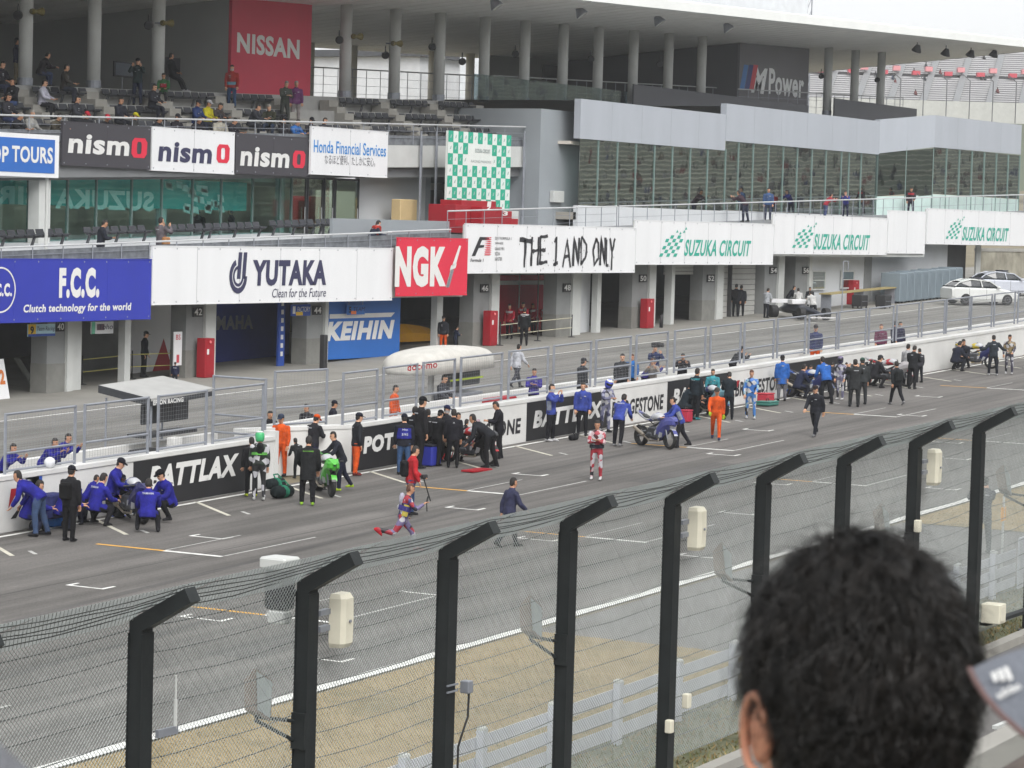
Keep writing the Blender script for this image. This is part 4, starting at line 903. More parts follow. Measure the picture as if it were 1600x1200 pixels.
# flood lamps under the eave
M_LAMP = mat('lamp_black', L((40, 40, 44)), .5, .1, 4); M_LENS = mat('lamp_lens', L((206, 208, 204)), .2, .05, 4)
def flood(p, d, label, s=.35, lens=M_LENS, body=M_LAMP, name='flood_lamp'):
    t = thing(name, label, 'lamp', p, 'lamps under the stand roof'); p = Vector(p); d = Vector(d).normalized()
    mb = MB(); mb.tube(p+Vector((0, 0, s*1.6)), p, .03, 6); mb.build('bracket', body, t)
    mb = MB(); mb.lathe(p, d, [(-s*.6, s*.3), (-s*.2, s*.5), (s*.3, s*.75), (s*.45, s*.75)], 14); mb.build('housing', body, t, smooth=True)
    mb = MB(); mb.lathe(p+d*s*.455, d, [(0, s*.68), (.02, s*.6)], 14); mb.build('lens', lens, t)
for i, (px, py) in enumerate(((774, 6), (907, 19), (1029, 32), (1137, 43), (1433, 76), (1478, 82), (1517, 84), (1553, 84))):
    Y = 65.5; p = at(px, py, Y); flood(p, (.2, -.5, -.8) if i < 4 else (.1, .3, -.8), ords[i]+' silver flood lamp under the roof edge', .42, body=M_GALV if i < 4 else M_LAMP)
for i, (px, py) in enumerate(((28, 22), (232, 38), (530, 61), (602, 85), (675, 72), (722, 95), (805, 83), (923, 91), (1030, 99), (1283, 118), (1370, 124))):
    p = at(px, py, 70.0); flood(p, (-.6, -.5, -.4), ords[i]+' black speaker lamp beside the stand columns', .25, lens=M_LAMP, name='black_spotlight')
M_YELLOW = paint((112, 102, 56))
for i, (px, py) in enumerate(((57, 18), (260, 36), (557, 57), (619, 68))):
    p = at(px, py, 69.7); t = thing('horn_speaker', ords[i]+' dull yellow horn speaker on the stand columns', 'speaker', p, 'horn speakers on the stand columns')
    mb = MB(); mb.lathe(p, (1, -.25, .05), [(-.26, .10), (-.18, .12), (0, .07), (.28, .16), (.29, .16)], 12); mb.build('horn', M_YELLOW, t); mb = MB(); mb.tube(p, p+Vector((-.1, .5, 0)), .04, 6); mb.build('bracket', M_GALV, t)
# cores carrying the big boards, back walls
def core(px0, px1, Y, name, m, sm, Yb=84):
    x0, x1 = at(px0, 100, Y).x, at(px1, 100, Y).x
    mb = MB(True); mb.box(x0, x1, Y, Yb, 10.8, 15.4); o = mb.build(name, sm, pb); return x0, x1
x0, x1 = core(356, 480, 71.2, 'core_wall', M_BACKW, M_BACKW)
nb = thing('sign_board', 'tall red car maker board at the back of the stand', 'sign', ((x0+x1)/2, 71, gz(x0)+10.9)); NY = 71.1
mb = MB(True); mb.box(x0-.02, x1+.02, NY-.08, NY+.08, 10.88, 15.0); mb.build('board', mat('sign_dusty_red', L((196, 56, 80)), .55, .06, .4), nb)
stext(nb, 'NISSAN', 370, 468, 50, 82, M_LETW, y=NY-.08, bold=.04)
mb = MB(True); mb.box(50, x0, 82.6, 82.9, 10.8, 15.0); mb.build('rear_wall', M_BACKW, pb)
x2, x3 = at(1152, 100, 71.2).x, at(1260, 100, 71.2).x
mb = MB(True); mb.box(x2, x3, 71.2, 84, 10.8, 15.2); mb.build('core_wall', M_DKWALL, pb)
mb = MB(True); mb.box(at(760, 90, 82.6).x, x2-.05, 82.6, 82.9, 10.8, 14.3); mb.build('rear_wall', M_BACKW, pb)
mp = thing('sign_board', 'dark grey board with colour stripes and silver lettering', 'sign', ((x2+x3)/2, 71, gz(x2)+11.2)); QY = 71.1
mb = MB(True); mb.box(x2-.02, x3+.02, QY-.06, QY+.08, 11.3, 14.95); mb.build('board', mat('sign_grey', L((104, 102, 108)), .55, .06, .4), mp)
stext(mp, 'Power', 1201, 1256, 106, 147, mat('letter_silver', L((226, 228, 230)), .5, .05, 2), y=QY-.06, bold=.03); stext(mp, 'M', 1176, 1196, 104, 145, mat('letter_silver', L((226, 228, 230)), .5, .05, 2), y=QY-.06, bold=.05, italic=.3)
for px, c in ((1156, (70, 120, 180)), (1164, (50, 60, 120)), (1171, (190, 60, 70))):
    a = pbox(px, px+7, 100, 140, QY-.06); mb = MB(); mb.add([(a[0], QY-.075, a[2]), (a[1], QY-.075, a[2]), (a[1]+.5, QY-.075, a[3]), (a[0]+.5, QY-.075, a[3])], [(0,1,2,3)]); mb.build('colour_stripe', paint(c), mp)
# upper concourse rails and a monitor, dark window in the rear wall
railing(at(482, 120, 80).x, at(757, 120, 80).x, 80, 10.9, 12.6, 'tall dark railing along the open rear of the stand', 1.3, False, 3)
railing(at(770, 130, 72.5).x, at(1140, 130, 72.5).x, 72.5, 10.9, 12.3, 'grey railing above the stair core and lounge', 1.1, False, 1)
a = pbox(771, 806, 82, 92, 82.5); mb = MB(); mb.box(a[0]+6, a[1]+8, 82.5, 82.58, a[2]-.9, a[3]-.3); mb.build('rear_window', M_GARK, pb)
a = pbox(179, 209, 95, 119, 72.5); t = thing('monitor', 'wall monitor hanging in the upper stand beside the standing spectator', 'monitor', (a[0], 72.5, a[2]))
mb = MB(); mb.cham(a[0], a[1], 72.5, 72.6, a[2], a[3], .02); mb.build('frame', M_LAMP, t); mb = MB(); mb.box(a[0]+.06, a[1]-.06, 72.485, 72.498, a[2]+.06, a[3]-.06); mb.build('screen', paint((70, 80, 92), .3), t)
mb = MB(); mb.tube(((a[0]+a[1])/2, 72.6, a[2]), ((a[0]+a[1])/2, 72.6, gz(a[0])+10.85), .03, 6); mb.build('stand', M_GALV, t)
a = pbox(253, 282, 88, 118, 73.5); t = thing('monitor', 'black display board behind the stand column', 'monitor', (a[0], 73.5, a[2])); mb = MB(); mb.cham(a[0], a[1], 73.5, 73.6, a[2], a[3], .02); mb.build('panel', M_LAMP, t)
mb = MB(); mb.tube(((a[0]+a[1])/2, 73.6, a[2]), ((a[0]+a[1])/2, 73.6, gz(a[0])+10.85), .03, 6); mb.build('stand', M_GALV, t)
# rooftop block and mast
mb = MB(); rx0, rx1 = at(962, 10, 88).x, at(1262, 20, 88).x; mb.box(rx0, rx1, 88, 100, 16, at(1150, -30, 88).z); rb = mb.build('rooftop_block', paint((214, 218, 222)), pb)
mb = MB(); x = at(1262, 0, 95).x; 
for dx, dy in ((0,0),(.9,0),(0,.9),(.9,.9)): mb.tube((x+dx, 95+dy, 14), (x+dx, 95+dy, 30), .05, 4)
for i in range(16): mb.tube((x, 95, 14+i), (x+.9, 95, 15+i), .03, 4); mb.tube((x+.9, 95.9, 14+i), (x, 95.9, 15+i), .03, 4); mb.tube((x, 95.9, 14+i), (x, 95, 15+i), .03, 4)
tag(mb.build('lattice_mast', M_GALV), 'slim grey lattice mast rising behind the stand roof', 'mast')

# ================================================================ GLAZED LOUNGE (right)
VY = 64.0
G_VIP = glass('lounge_glass', (.66, .76, .72), .62)
def fascia(p, name='fascia_panel'):
    (xa, ya, z0a, z1a), (xb_, yb, z0b, z1b) = p
    mb = MB(); n = max(1, int(abs(xb_-xa)/20)); mb.slab([(xa, ya, z0a), (xb_, yb, z0b), (xb_, yb, z1b), (xa, ya, z1a)], (0, .35, 0)); fo = mb.build(name, M_FASC, pb)
    n = max(2, int(abs(xb_-xa)/3.2))
    for i in range(1, n):
        u = i/n; P_ = lambda z0_, z1_: z0_+(z1_-z0_)*u; mb = MB(); x_ = xa+(xb_-xa)*u; y_ = ya+(yb-ya)*u; mb.box(x_-.007, x_+.007, y_-.004, y_-.001, P_(z0a, z0b), P_(z1a, z1b)); mb.build('panel_joint', M_GREYP, fo)
    return fo
X_A, X_B, X_C = at(907, 190, VY).x, 134.95, 156.15
X_D = at(1461, 205, 62.2).x; X_E = at(1596, 215, 62.2).x
zD0, zD1 = at(1461, 230, 62.2).z, at(1461, 180, 62.2).z
fascia(((X_A, VY, 12.87, 14.76), (X_B, VY, 12.87, 14.76))); fascia(((X_B+.01, VY-.02, 13.38, 15.34), (X_C, VY-.02, 13.38, 15.34))); fascia(((X_C, VY-.02, 13.45, 15.43), (X_D, 62.2, zD0, zD1))); fascia(((X_D, 62.2, zD0, zD1), (X_E, 62.2, zD0+.08, zD1+.08)))
mb = MB(); mb.add([(X_A, VY+.3, 14.7), (X_B, VY+.3, 14.7), (X_B, 84, 14.7), (X_A, 84, 14.7), (X_B, VY+.3, 15.2), (X_E, VY+.3, 15.3), (X_E, 84, 15.3), (X_B, 84, 15.2)], [(0,1,2,3),(4,5,6,7)]); mb.build('lounge_roof', M_SLAB, pb)
mb = MB(); mb.box(X_A, X_E, VY+.5, 76, 12.6+.0, 12.75); mb.build('lounge_ceiling', mat('hall_ceiling', (1,1,1)), pb)
mb = MB(); mb.box(X_A, X_E, 74, 74.05, 8.6, 12.6); mb.build('lounge_glow_wall', frosted('frosted_tan', (.74, .66, .52)), pb)  # rear wall made translucent, its tan glow added to brighten the lounge
mb = MB(); mb.box(X_A, X_E, VY+.1, 72, 9.0, 9.35); mb.build('lounge_floor', mat('hall_floor', (1,1,1)), pb)
pxs = [907, 936, 966, 995, 1024, 1052, 1080, 1107, 1135, 1155, 1178, 1202, 1225, 1247, 1270, 1292, 1316, 1328, 1347, 1373]
M_MULL = mat('mullion_green', (1,1,1))
for i in range(len(pxs)-1):
    x0, x1 = at(pxs[i], 270, VY).x, at(pxs[i+1], 270, VY).x; zt = 12.95 if pxs[i] < 1130 else 13.4
    zb = 9.7 if pxs[i] < 1130 else 9.75
    mb = MB(); mb.box(x0+.03, x1-.03, VY+.08, VY+.095, zb, zt); mb.build('glass_pane', G_VIP, pb)
    mb = MB(); mb.box(x1-.03, x1+.03, VY+.04, VY+.14, zb, zt); mb.build('mullion', M_MULL, pb)
mb = MB(); mb.box(X_A, X_B, VY, VY+.25, 8.2, 9.69); mb.build('sill_wall', M_WALLW, pb); mb = MB(); mb.box(X_B, X_C, VY, VY+.25, 8.2, 9.72); mb.build('sill_wall', M_WALLW, pb)
for p in (1018, 1123, 1222): x = at(p, 270, VY+.5).x; mb = MB(); mb.tube((x, VY+.6, 9.3), (x, VY+.6, 13.2), .2, 12); mb.build('round_column', M_PWHITE, pb)
zb = at(1461, 325, 62.2).z
G_DK = glass('bay_glass', (.24, .28, .3), .42)
for k in range(2):
    u0, u1 = k/2, (k+1)/2; P0 = Vector((X_C, VY, 0)).lerp(Vector((X_D, 62.25, 0)), u0); P1 = Vector((X_C, VY, 0)).lerp(Vector((X_D, 62.25, 0)), u1)
    mb = MB(); mb.slab([(P0.x+.04, P0.y, 10.9), (P1.x-.04, P1.y, 11.1), (P1.x-.04, P1.y, 13.9), (P0.x+.04, P0.y, 13.7)], (0, .015, 0)); mb.build('glass_pane', G_DK, pb)
    mb = MB(); mb.tube((P1.x, P1.y, 10), (P1.x, P1.y, 13.9), .04, 6); mb.build('mullion', M_MULL, pb)
mb = MB(); mb.slab([(X_C, VY, 9.6), (X_D, 62.25, 9.8), (X_D, 62.25, 11.1), (X_C, VY, 10.9)], (0, .05, 0)); mb.build('frosted_panel', paint((186, 206, 202), .35), pb)
n = 7
for k in range(n):
    x0, x1 = X_D+(X_E-X_D)*k/n, X_D+(X_E-X_D)*(k+1)/n
    mb = MB(); mb.box(x0+.03, x1-.03, 62.25, 62.265, 11.2, 14.0); mb.build('glass_pane', G_VIP, pb); mb = MB(); mb.box(x1-.03, x1+.03, 62.2, 62.3, 9.8, 14.0); mb.build('mullion', M_MULL, pb)
    mb = MB(); mb.box(x0+.03, x1-.03, 62.24, 62.27, 9.9, 11.17); mb.build('frosted_panel', paint((186, 206, 202), .35), pb)
mb = MB(); mb.box(X_C, X_E, 63.4, 75, 9.3, 9.6); mb.build('lounge_floor', mat('hall_floor', (1,1,1)), pb)
# glass balustrade of the upper terrace and its dark band
mb = MB(); mb.box(X_A, X_B, 69.9, 69.95, 14.7, 15.95); mb.build('terrace_glass', glass('terrace_glass', (.55, .62, .66), .25), pb)
mb = MB(); mb.box(X_B, X_C+2, 69.5, 69.6, 15.2, 16.35); mb.build('terrace_band', M_DKWALL, pb); mb = MB(); mb.box(X_C+6, X_E, 69.5, 69.6, 15.9, 17.0); mb.build('terrace_band', M_DKWALL, pb)
railing(X_C-6, X_E, 70.5, 10.9, 12.2, 'thin railing at the open end of the upper terrace', 1.4, False, 2)
# ================================================================ DEBRIS FENCE AND GUARD RAIL (near side)
M_POST = mat('post_dark_steel', L((36, 40, 41)), .55, .18, 3, bump=.1, metal=.2); M_CABLE = mat('cable_dark', L((70, 72, 70)), .6, .1, 5, metal=.3)
M_LINK = mat('chain_link', L((150, 156, 154)), .5, .1, 5, metal=.2); M_CREAM = mat('radome_cream', L((212, 208, 190)), .5, .06, 3)
FNY = 17.1
fx = [22.72+3.005*(i-2) for i in range(16)]
df = thing('debris_fence', 'tall chain link debris fence on dark bent posts', 'fence', (40, FNY, gz(40)))
for i, x in enumerate(fx):
    mb = MB(True); w, d = .088, .078
    n_ = Vector((0, .36, .63)).normalized(); arm = Vector((0, -.63, .36)); top = Vector((x, FNY, 3.98))
    mit = (n_ + Vector((0, 1, 0))).normalized()*d*1.2                                # mitre at the bend
    A = [Vector((x, FNY-d, 0)), Vector((x, FNY+d, 0)), top+mit, top+arm+n_*d, top+arm-n_*d, top-mit]
    X_ = Vector((w, 0, 0)); Vv = [p_-X_ for p_ in A]+[p_+X_ for p_ in A]
    mb.add(Vv, [(0,1,2,5),(5,2,3,4),(11,8,7,6),(10,9,8,11)]+[(i, (i+1) % 6, (i+1) % 6+6, i+6) for i in range(6)])
    for (ya, yb) in ((FNY-d-.012, FNY-d), (FNY+d, FNY+d+.012)): mb.box(x-w-.012, x+w+.012, ya, yb, 0, 3.9)
    p = mb.build('post', M_POST, df)
    mb = MB(True); mb.box(x-.16, x+.16, FNY-.16, FNY+.16, 0, .03); mb.build('base_plate', M_POST, p)
far_posts = [fx[-1]+3.005*(i+1) for i in range(70)]
for x in far_posts:
    mb = MB(True); mb.box(x-.1, x+.1, FNY-.085, FNY+.085, 0, 3.98); mb.slab([(x-.1, FNY-.05, 3.9), (x+.1, FNY-.05, 3.9), (x+.1, FNY+.09, 3.98), (x-.1, FNY+.09, 3.98)], (0, -.63, .36)); mb.build('post', M_POST, df)
R_ = random.Random(9)
def cable(pts_of, name='cable'):
    mb = MB(True); pts = []
    for i in range(len(fx)-1):
        for k in range(4):
            u = k/4; x = fx[i]+(fx[i+1]-fx[i])*u; sag = -.045*4*u*(1-u)*R_.uniform(.6, 1.3); y, h = pts_of; pts.append((x, y, h+sag))
    mb.path(pts, .0065, 4); mb.build(name, M_CABLE, df)
for k in range(14): cable((FNY+.1, .35+.275*k))
for k in range(5): u = .18+.2*k; cable((FNY-.63*u+.05, 3.98+.36*u+.085))
# chain link: two sets of slanting wires per bay, following the bent profile
def link_panel(xa, xb):
    mb = MB(True); s_ = .058; tot = 3.7+.73; r = .0034
    def at_s(x, s):                      # s runs up the fabric
        if s <= 3.7: return (x, FNY+.088, .3+s)
        u = (s-3.7)/.73; return (x, FNY+.075-.63*u, 4.0+.36*u+.08)
    W = xb-xa
    for sg in (1, -1):
        n = int((W+tot)/s_)
        for i in range(n):
            c = i*s_ - (tot if sg == 1 else 0)
            pts = []
            if sg == 1: lo, hi = max(0, -c), min(tot, W-c)
            else: lo, hi = max(0, c-W), min(tot, c)
            if hi-lo < .05: continue
            for s in [lo] + ([3.7] if lo < 3.7 < hi else []) + [hi]: pts.append(at_s(xa+(c+s if sg == 1 else c-s), s))
            for k in range(len(pts)-1):
                a, b_ = Vector(pts[k]), Vector(pts[k+1]); mb.tube(a, b_, r, 3, cap=False)
    return mb.build('chain_link_panel', M_LINK, df)
for i in range(len(fx)-1): link_panel(fx[i], fx[i+1])
# guard rail: three beams on posts
M_GRAIL = mat('guard_rail_paint', L((200, 203, 212)), .55, .08, 1.5, bump=.05)
gr = thing('guard_rail', 'pale three beam guard rail with capped posts beside the grass', 'guard rail', (40, 18.95, gz(40)))
GX0, GX1 = 20, 54.3
for h in (.17, .45, .73):
    mb = MB(True); prof = [(.0, -.095), (.05, -.07), (.05, -.035), (0, -.012), (0, .012), (.05, .035), (.05, .07), (0, .095), (-.012, .095), (-.012, -.095)]
    mb.slab([(GX0, 18.99+y, h+z) for y, z in prof], (GX1-GX0, 0, 0)); mb.build('beam', M_GRAIL, gr)
x = GX0+.8
while x < GX1:
    mb = MB(True); mb.cham(x-.07, x+.07, 18.85, 18.97, 0, .93, .015); p = mb.build('post', M_GRAIL, gr); mb = MB(True); mb.lathe((x, 18.91, .932), (0, 0, 1), [(0, .085), (.03, .075), (.05, .03)], 10); mb.build('cap', M_PWHITE, p); x += 2.0
mb = MB(True); mb.box(GX1, GX1+.9, 18.9, 18.94, .02, 1.05); mb.build('end_plate', M_GRAIL, gr)
# flag board and marshal beside the rail end
t = thing('marker_board', 'small orange board on a white pole at the guard rail end', 'board', (at(1566, 870, 19.6).x, 19.6, gz(54)))
x = at(1566, 850, 19.6).x; mb = MB(True); mb.tube((x, 19.6, 0), (x, 19.6, 1.75), .025, 6); mb.build('pole', M_PWHITE, t)
a = at(1566, 793, 19.6).z-gz(x); b_ = at(1566, 814, 19.6).z-gz(x); mb = MB(True); mb.box(x-.1, x+.1, 19.58, 19.62, b_, a); mb.build('board', paint((226, 160, 50)), t)
# fixtures on the fence posts -------------------------------------------------
def radome(i, ztop, label):
    x = fx[i]; t = thing('antenna_panel', label, 'antenna', (x+.35, 16.9, gz(x)+ztop-.6), 'cream antenna panels on the fence posts')
    mb = MB(True); z0 = ztop-.6
    P = [(-.02, 0), (.0, -.16), (.06, -.21), (.24, -.21), (.30, -.16), (.32, 0)]
    R = []
    for (h, k) in ((0, .8), (.05, .97), (.3, 1), (.55, .97), (.6, .8)): R.append([(x+.28+.15+(a-.15)*k*.82, 17.0+b*k*.9, z0+h) for a, b in P])
    mb.loft(R); mb.build('radome', M_CREAM, t, smooth=False)
    mb = MB(True); mb.box(x+.1, x+.3, 16.98, 17.05, z0+.2, z0+.26); mb.box(x+.1, x+.3, 16.98, 17.05, z0+.38, z0+.44); mb.build('bracket', M_GALV, t)
    mb = MB(True); mb.tube((x+.42, 16.808, z0+.3), (x+.42, 16.79, z0+.3), .018, 8); mb.build('badge', M_GALV, t)
for i, (px, py) in {3: (541, 922), 6: (1101, 787), 9: (1467, 698)}.items():
    radome(i, at(px, py, 17.0).z-gz(at(px, py, 17.0).x), {3: 'cream antenna panel on the second post from the left edge', 6: 'cream antenna panel just left of the dark haired head', 9: 'cream antenna panel above the dark haired head'}[i])
def floodf(px, py, i, label, s=1.0):
    p = at(px, py, 17.35); t = thing('fence_floodlight', label, 'floodlight', p, 'grey floodlights clamped to the fence posts')
    rot = Matrix.Rotation(math.radians(28), 3, 'Y') @ Matrix.Rotation(math.radians(-18), 3, 'X')
    def T(v): return p + rot @ (Vector(v)*s)
    mb = MB(); A = [T(v) for v in ((-.16,0,-.24),(.16,0,-.24),(.2,0,.26),(-.2,0,.26))]; B = [T(v) for v in ((-.1,.18,-.16),(.1,.18,-.16),(.12,.18,.18),(-.12,.18,.18))]
    mb.add(A+B, [(0,1,2,3),(7,6,5,4),(0,4,5,1),(1,5,6,2),(2,6,7,3),(3,7,4,0)]); mb.build('housing', mat('flood_housing', L((120, 108, 98)), .5, .2, 4), t)
    mb = MB(); mb.add([T(v) for v in ((-.14,-.006,-.21),(.14,-.006,-.21),(.18,-.006,.23),(-.18,-.006,.23))], [(0,1,2,3)]); mb.build('glass', mat('flood_glass', L((166, 174, 174)), .25, .12, 5), t)
    q = Vector((fx[i]-.1, FNY+.05, p.z-.3)); mb = MB(); mb.tube(T((0, .1, -.22)), q, .022, 6); mb.tube(T((0, .1, -.26)), q-Vector((0, 0, .22)), .022, 6); mb.build('arm', M_POST, t)
    mb = MB(); mb.box(fx[i]-.13, fx[i]-.1, FNY-.09, FNY+.09, q.z-.3, q.z+.1); mb.build('clamp', M_POST, t)
floodf(412, 1088, 3, 'floodlight hanging left of the second fence post'); floodf(838, 967, 5, 'floodlight hanging left of the fourth fence post'); floodf(1137, 880, 7, 'floodlight beside the dark haired head'); floodf(1385, 815, 9, 'floodlight above the dark haired head'); floodf(1575, 752, 11, 'floodlight at the right picture edge')
p = at(268, 1100, 17.0); t = thing('whip_antenna', 'thin white whip antenna on a bracket by the first fence post', 'antenna', (p.x, 16.9, p.z-.3))
mb = MB(); mb.tube((p.x, 16.95, p.z-.25), (p.x, 16.95, p.z+.3), .012, 6); mb.tube((p.x, 16.95, p.z-.25), (p.x, 16.95, p.z+.05), .022, 8); mb.build('rod', M_PWHITE, t); mb = MB(); mb.box(fx[2]+.1, p.x+.03, 16.93, 16.97, p.z-.3, p.z-.22); mb.build('bracket', M_GALV, t)
p = at(722, 1075, 17.0); t = thing('junction_box', 'grey junction box with black cable on the third fence post', 'box', (p.x, 16.9, p.z-.1)); mb = MB(); mb.cham(p.x-.02, p.x+.1, 16.9, 17.02, p.z-.06, p.z+.09, .01); mb.build('box', M_GALV, t)
mb = MB(); mb.path([(p.x+.08, 16.95, p.z-.06), (p.x+.07, 16.95, p.z-.35), (p.x-.06, 16.95, p.z-.55), (p.x-.09, 16.98, p.z-.7), (p.x-.09, 16.98, p.z-2.0)], .014, 6); mb.build('cable', M_DARK, t)
for dz in (-.02, .06): mb = MB(); mb.box(fx[4]-.12, fx[4]+.12, 16.98, 17.0, p.z+dz, p.z+dz+.02); mb.build('strap', M_GALV, t)
for (px, py, i, s_, lab) in ((1073, 1095, 6, .1, 'small white box on the fifth fence post'), (1046, 1135, 6, .09, 'tiny cream box low on the fifth fence post'), (1434, 822, 9, .1, 'slim white box on the post above the dark haired head')):
    p = at(px, py, 16.95); mb = MB(); mb.cham(p.x-s_*.6, p.x+s_*.6, 16.9, 17.0, p.z-s_, p.z+s_, .012); tag(mb.build('junction_box', M_CREAM), lab, 'box')
p = at(1549, 958, 16.8); t = thing('control_cabinet', 'cream control cabinet fixed low on the right fence post', 'cabinet', (p.x, 16.8, p.z-.15)); mb = MB(); mb.cham(p.x-.13, p.x+.2, 16.6, 16.95, p.z-.17, p.z+.17, .015); mb.build('case', M_CREAM, t); mb = MB(); mb.cham(p.x-.1, p.x+.12, 16.585, 16.605, p.z-.13, p.z+.14, .008); mb.build('door', M_CREAM, t)
mb = MB(); mb.box(fx[11]-.05, p.x+.1, 16.9, 17.05, p.z-.25, p.z-.19); mb.build('bracket', M_POST, t)
p = at(446, 882, 17.5); t = thing('trackside_camera', 'white weather housing with dark back behind the second fence post', 'camera', (p.x, 17.5, p.z)); mb = MB(); mb.cham(p.x-.16, p.x+.16, 17.4, 17.75, p.z-.05, p.z+.08, .02); mb.build('hood', M_PWHITE, t)
mb = MB(); mb.cham(p.x-.12, p.x+.1, 17.42, 17.7, p.z-.5, p.z-.06, .02); mb.build('body', M_LAMP, t); mb = MB(); mb.cham(p.x-.13, p.x+.05, 17.42, 17.65, p.z-.66, p.z-.51, .02); mb.build('plug', M_PWHITE, t); mb = MB(); mb.box(p.x, fx[3]-.1, 17.2, 17.26, p.z-.3, p.z-.24); mb.build('arm', M_POST, t)
# ================================================================ FAR GRANDSTAND (end of the straight), main stand behind the viewer
def far_stand():
    D = 470.0                                                   # distance of the front row along the view
    def P(px, py, k=1.0): return EYEP + ray(px, py)*(D*k)
    a, b_ = P(1180, 152), P(1720, 150)
    ax = (b_-a); ax.z = 0; W = ax.length; ux = ax.normalized(); back = Vector((-ux.y, ux.x, 0))
    if back.dot(Vector((FWD.x, FWD.y, 0))) < 0: back = -back
    z0 = a.z
    t = thing('far_grandstand', 'distant open grandstand with white seat rows and red stair blocks', 'grandstand', a)
    M_SEATW = mat('far_seats_white', L((150, 150, 152)), .7, .1, .2); M_SEATD = mat('far_steps_grey', L((62, 62, 66)), .8, .1, .2)
    def Q(u, d, z): return a + ux*u + back*d + Vector((0, 0, z))
    N = 25; rise, run = .40, .85
    for i in range(N):
        z = .3+i*rise; d = i*run; sh = 1.6 if i > 11 else 0
        mb = MB(); d += sh; z += .5 if i > 11 else 0
        mb.add([Q(0,d,z-.4), Q(W,d,z-.4), Q(W,d+run,z-.4), Q(0,d+run,z-.4), Q(0,d,z-1.2), Q(W,d,z-1.2)], [(0,1,2,3),(4,5,1,0)]); mb.build('terrace_row', M_SEATD, t)
        mb = MB(); A = [Q(0,d+.35,z-.28), Q(W,d+.35,z-.28), Q(W,d+.75,z-.24), Q(0,d+.75,z-.24)]; mb.slab(A, (0, 0, .07)); mb.slab([Q(0,d+.72,z-.2), Q(W,d+.72,z-.2), Q(W,d+.8,z+.02), Q(0,d+.8,z+.02)], back*.05); mb.build('seat_row', M_SEATW, t)
    for k in range(11):
        u = W*k/10.5; mb = MB(); mb.add([Q(u,-.2,.2), Q(u+1.1,-.2,.2), Q(u+1.1+6,N*run+1.6,N*rise+.6), Q(u+6,N*run+1.6,N*rise+.6)], [(0,1,2,3)]); mb.build('aisle', paint((118, 120, 122)), t)
        if k < 10:
            mb = MB(); o = Q(u+3.0+2.5, 11*run, 11*rise+.6); mb.slab([o, o+ux*1.3, o+ux*1.3+Vector((0,0,.7)), o+Vector((0,0,.7))], back*1.5); mb.build('stair_block', paint((176, 60, 74)), t)
            mb = MB(); o = Q(u+3.0+4.8, 12*run, 11*rise+1.3); mb.slab([o, o+ux*1.2, o+ux*1.2+Vector((0,0,.8)), o+Vector((0,0,.8))], back*1.5); mb.build('stair_block', paint((196, 130, 134)), t)
    mb = MB(); mb.slab([Q(-2,-.6,-3.2), Q(W,-.6,-3.2), Q(W,-.6,.25), Q(-2,-.6,.25)], back*.4); mb.build('front_wall', paint((172, 174, 170)), t)
    for k in range(16):
        o = Q(W*k/15.0-3, -2.2, -3.2); mb = MB(); mb.tube(o, o+Vector((0,0,6.8)), .09, 5); mb.tube(o+Vector((0,0,6.8)), o+Vector((0,0,7.8))-ux*1.2, .08, 5); mb.build('fence_post', M_STEEL, t)
    mb = MB(); o = Q(W*.86, -2, -4); mb.slab([o, o+ux*14, o+ux*14+Vector((0,0,7)), o+ux*9+Vector((0,0,8.5)), o+Vector((0,0,2.2))], back*1.0); mb.build('side_wall', paint((150, 160, 172)), t)
    mb = MB(); o = Q(W*.80, N*run+8, N*rise+4); mb.build
    # seated specks
    R2 = random.Random(4)
    for k in range(16):
        i = R2.randrange(3, 22); u = R2.uniform(.25, .8)*W; o = Q(u, i*run+.5+(1.6 if i > 11 else 0), .3+i*rise+(.5 if i > 11 else 0)-.25)
        mb = MB(); mb.ell(o+Vector((0,0,.35)), .28, .24, .4, n=7, k=5); mb.ell(o+Vector((0,0,.85)), .12, .12, .15, 1, n=6, k=4); mb.tube(o+Vector((0,0,.1)), o+Vector((0,0,.12))+ux*.2-back*.45, .12, 5)
        tag(mb.build('person', [cloth(R2.choice([(40,42,50),(60,60,66),(120,60,60),(70,80,110)])), mat('hair_dark', L((34, 30, 28)), .7, .2, 20)]), 'tiny seated spectator in the distant white grandstand', 'person', 'spectators in the distant grandstand')
    # pale hillside and buildings behind
    mb = MB(); o = Q(-260, 140, -30); mb.slab([o, o+ux*520, o+ux*520+Vector((0,0,30)), o+ux*300+Vector((0,0,34)), o+ux*120+Vector((0,0,31)), o+Vector((0,0,33))], back*60); struct('hills', mb, mat('far_trees', L((96, 104, 88)), .95, .25, .05, bump=.3))
far_stand()
# concrete bank beyond the lane end
mb = MB(); x0, x1 = at(1531, 420, 66).x, at(1531, 420, 66).x+60
mb.box(x0, x1, 66, 66.4, gz(x0)-1, at(1560, 393, 66).z); bw = tag(mb.build('retaining_wall', mat('stained_concrete', L((156, 152, 138)), .9, .2, .5, alt=L((112, 108, 96)), bump=.3)), 'stained concrete retaining wall beyond the parked cars', 'wall')
mb = MB(); mb.box(x0, x1, 65.95, 66.45, at(1560, 393, 66).z+.002, at(1560, 388, 66).z); mb.build('cap', M_CONC, bw)
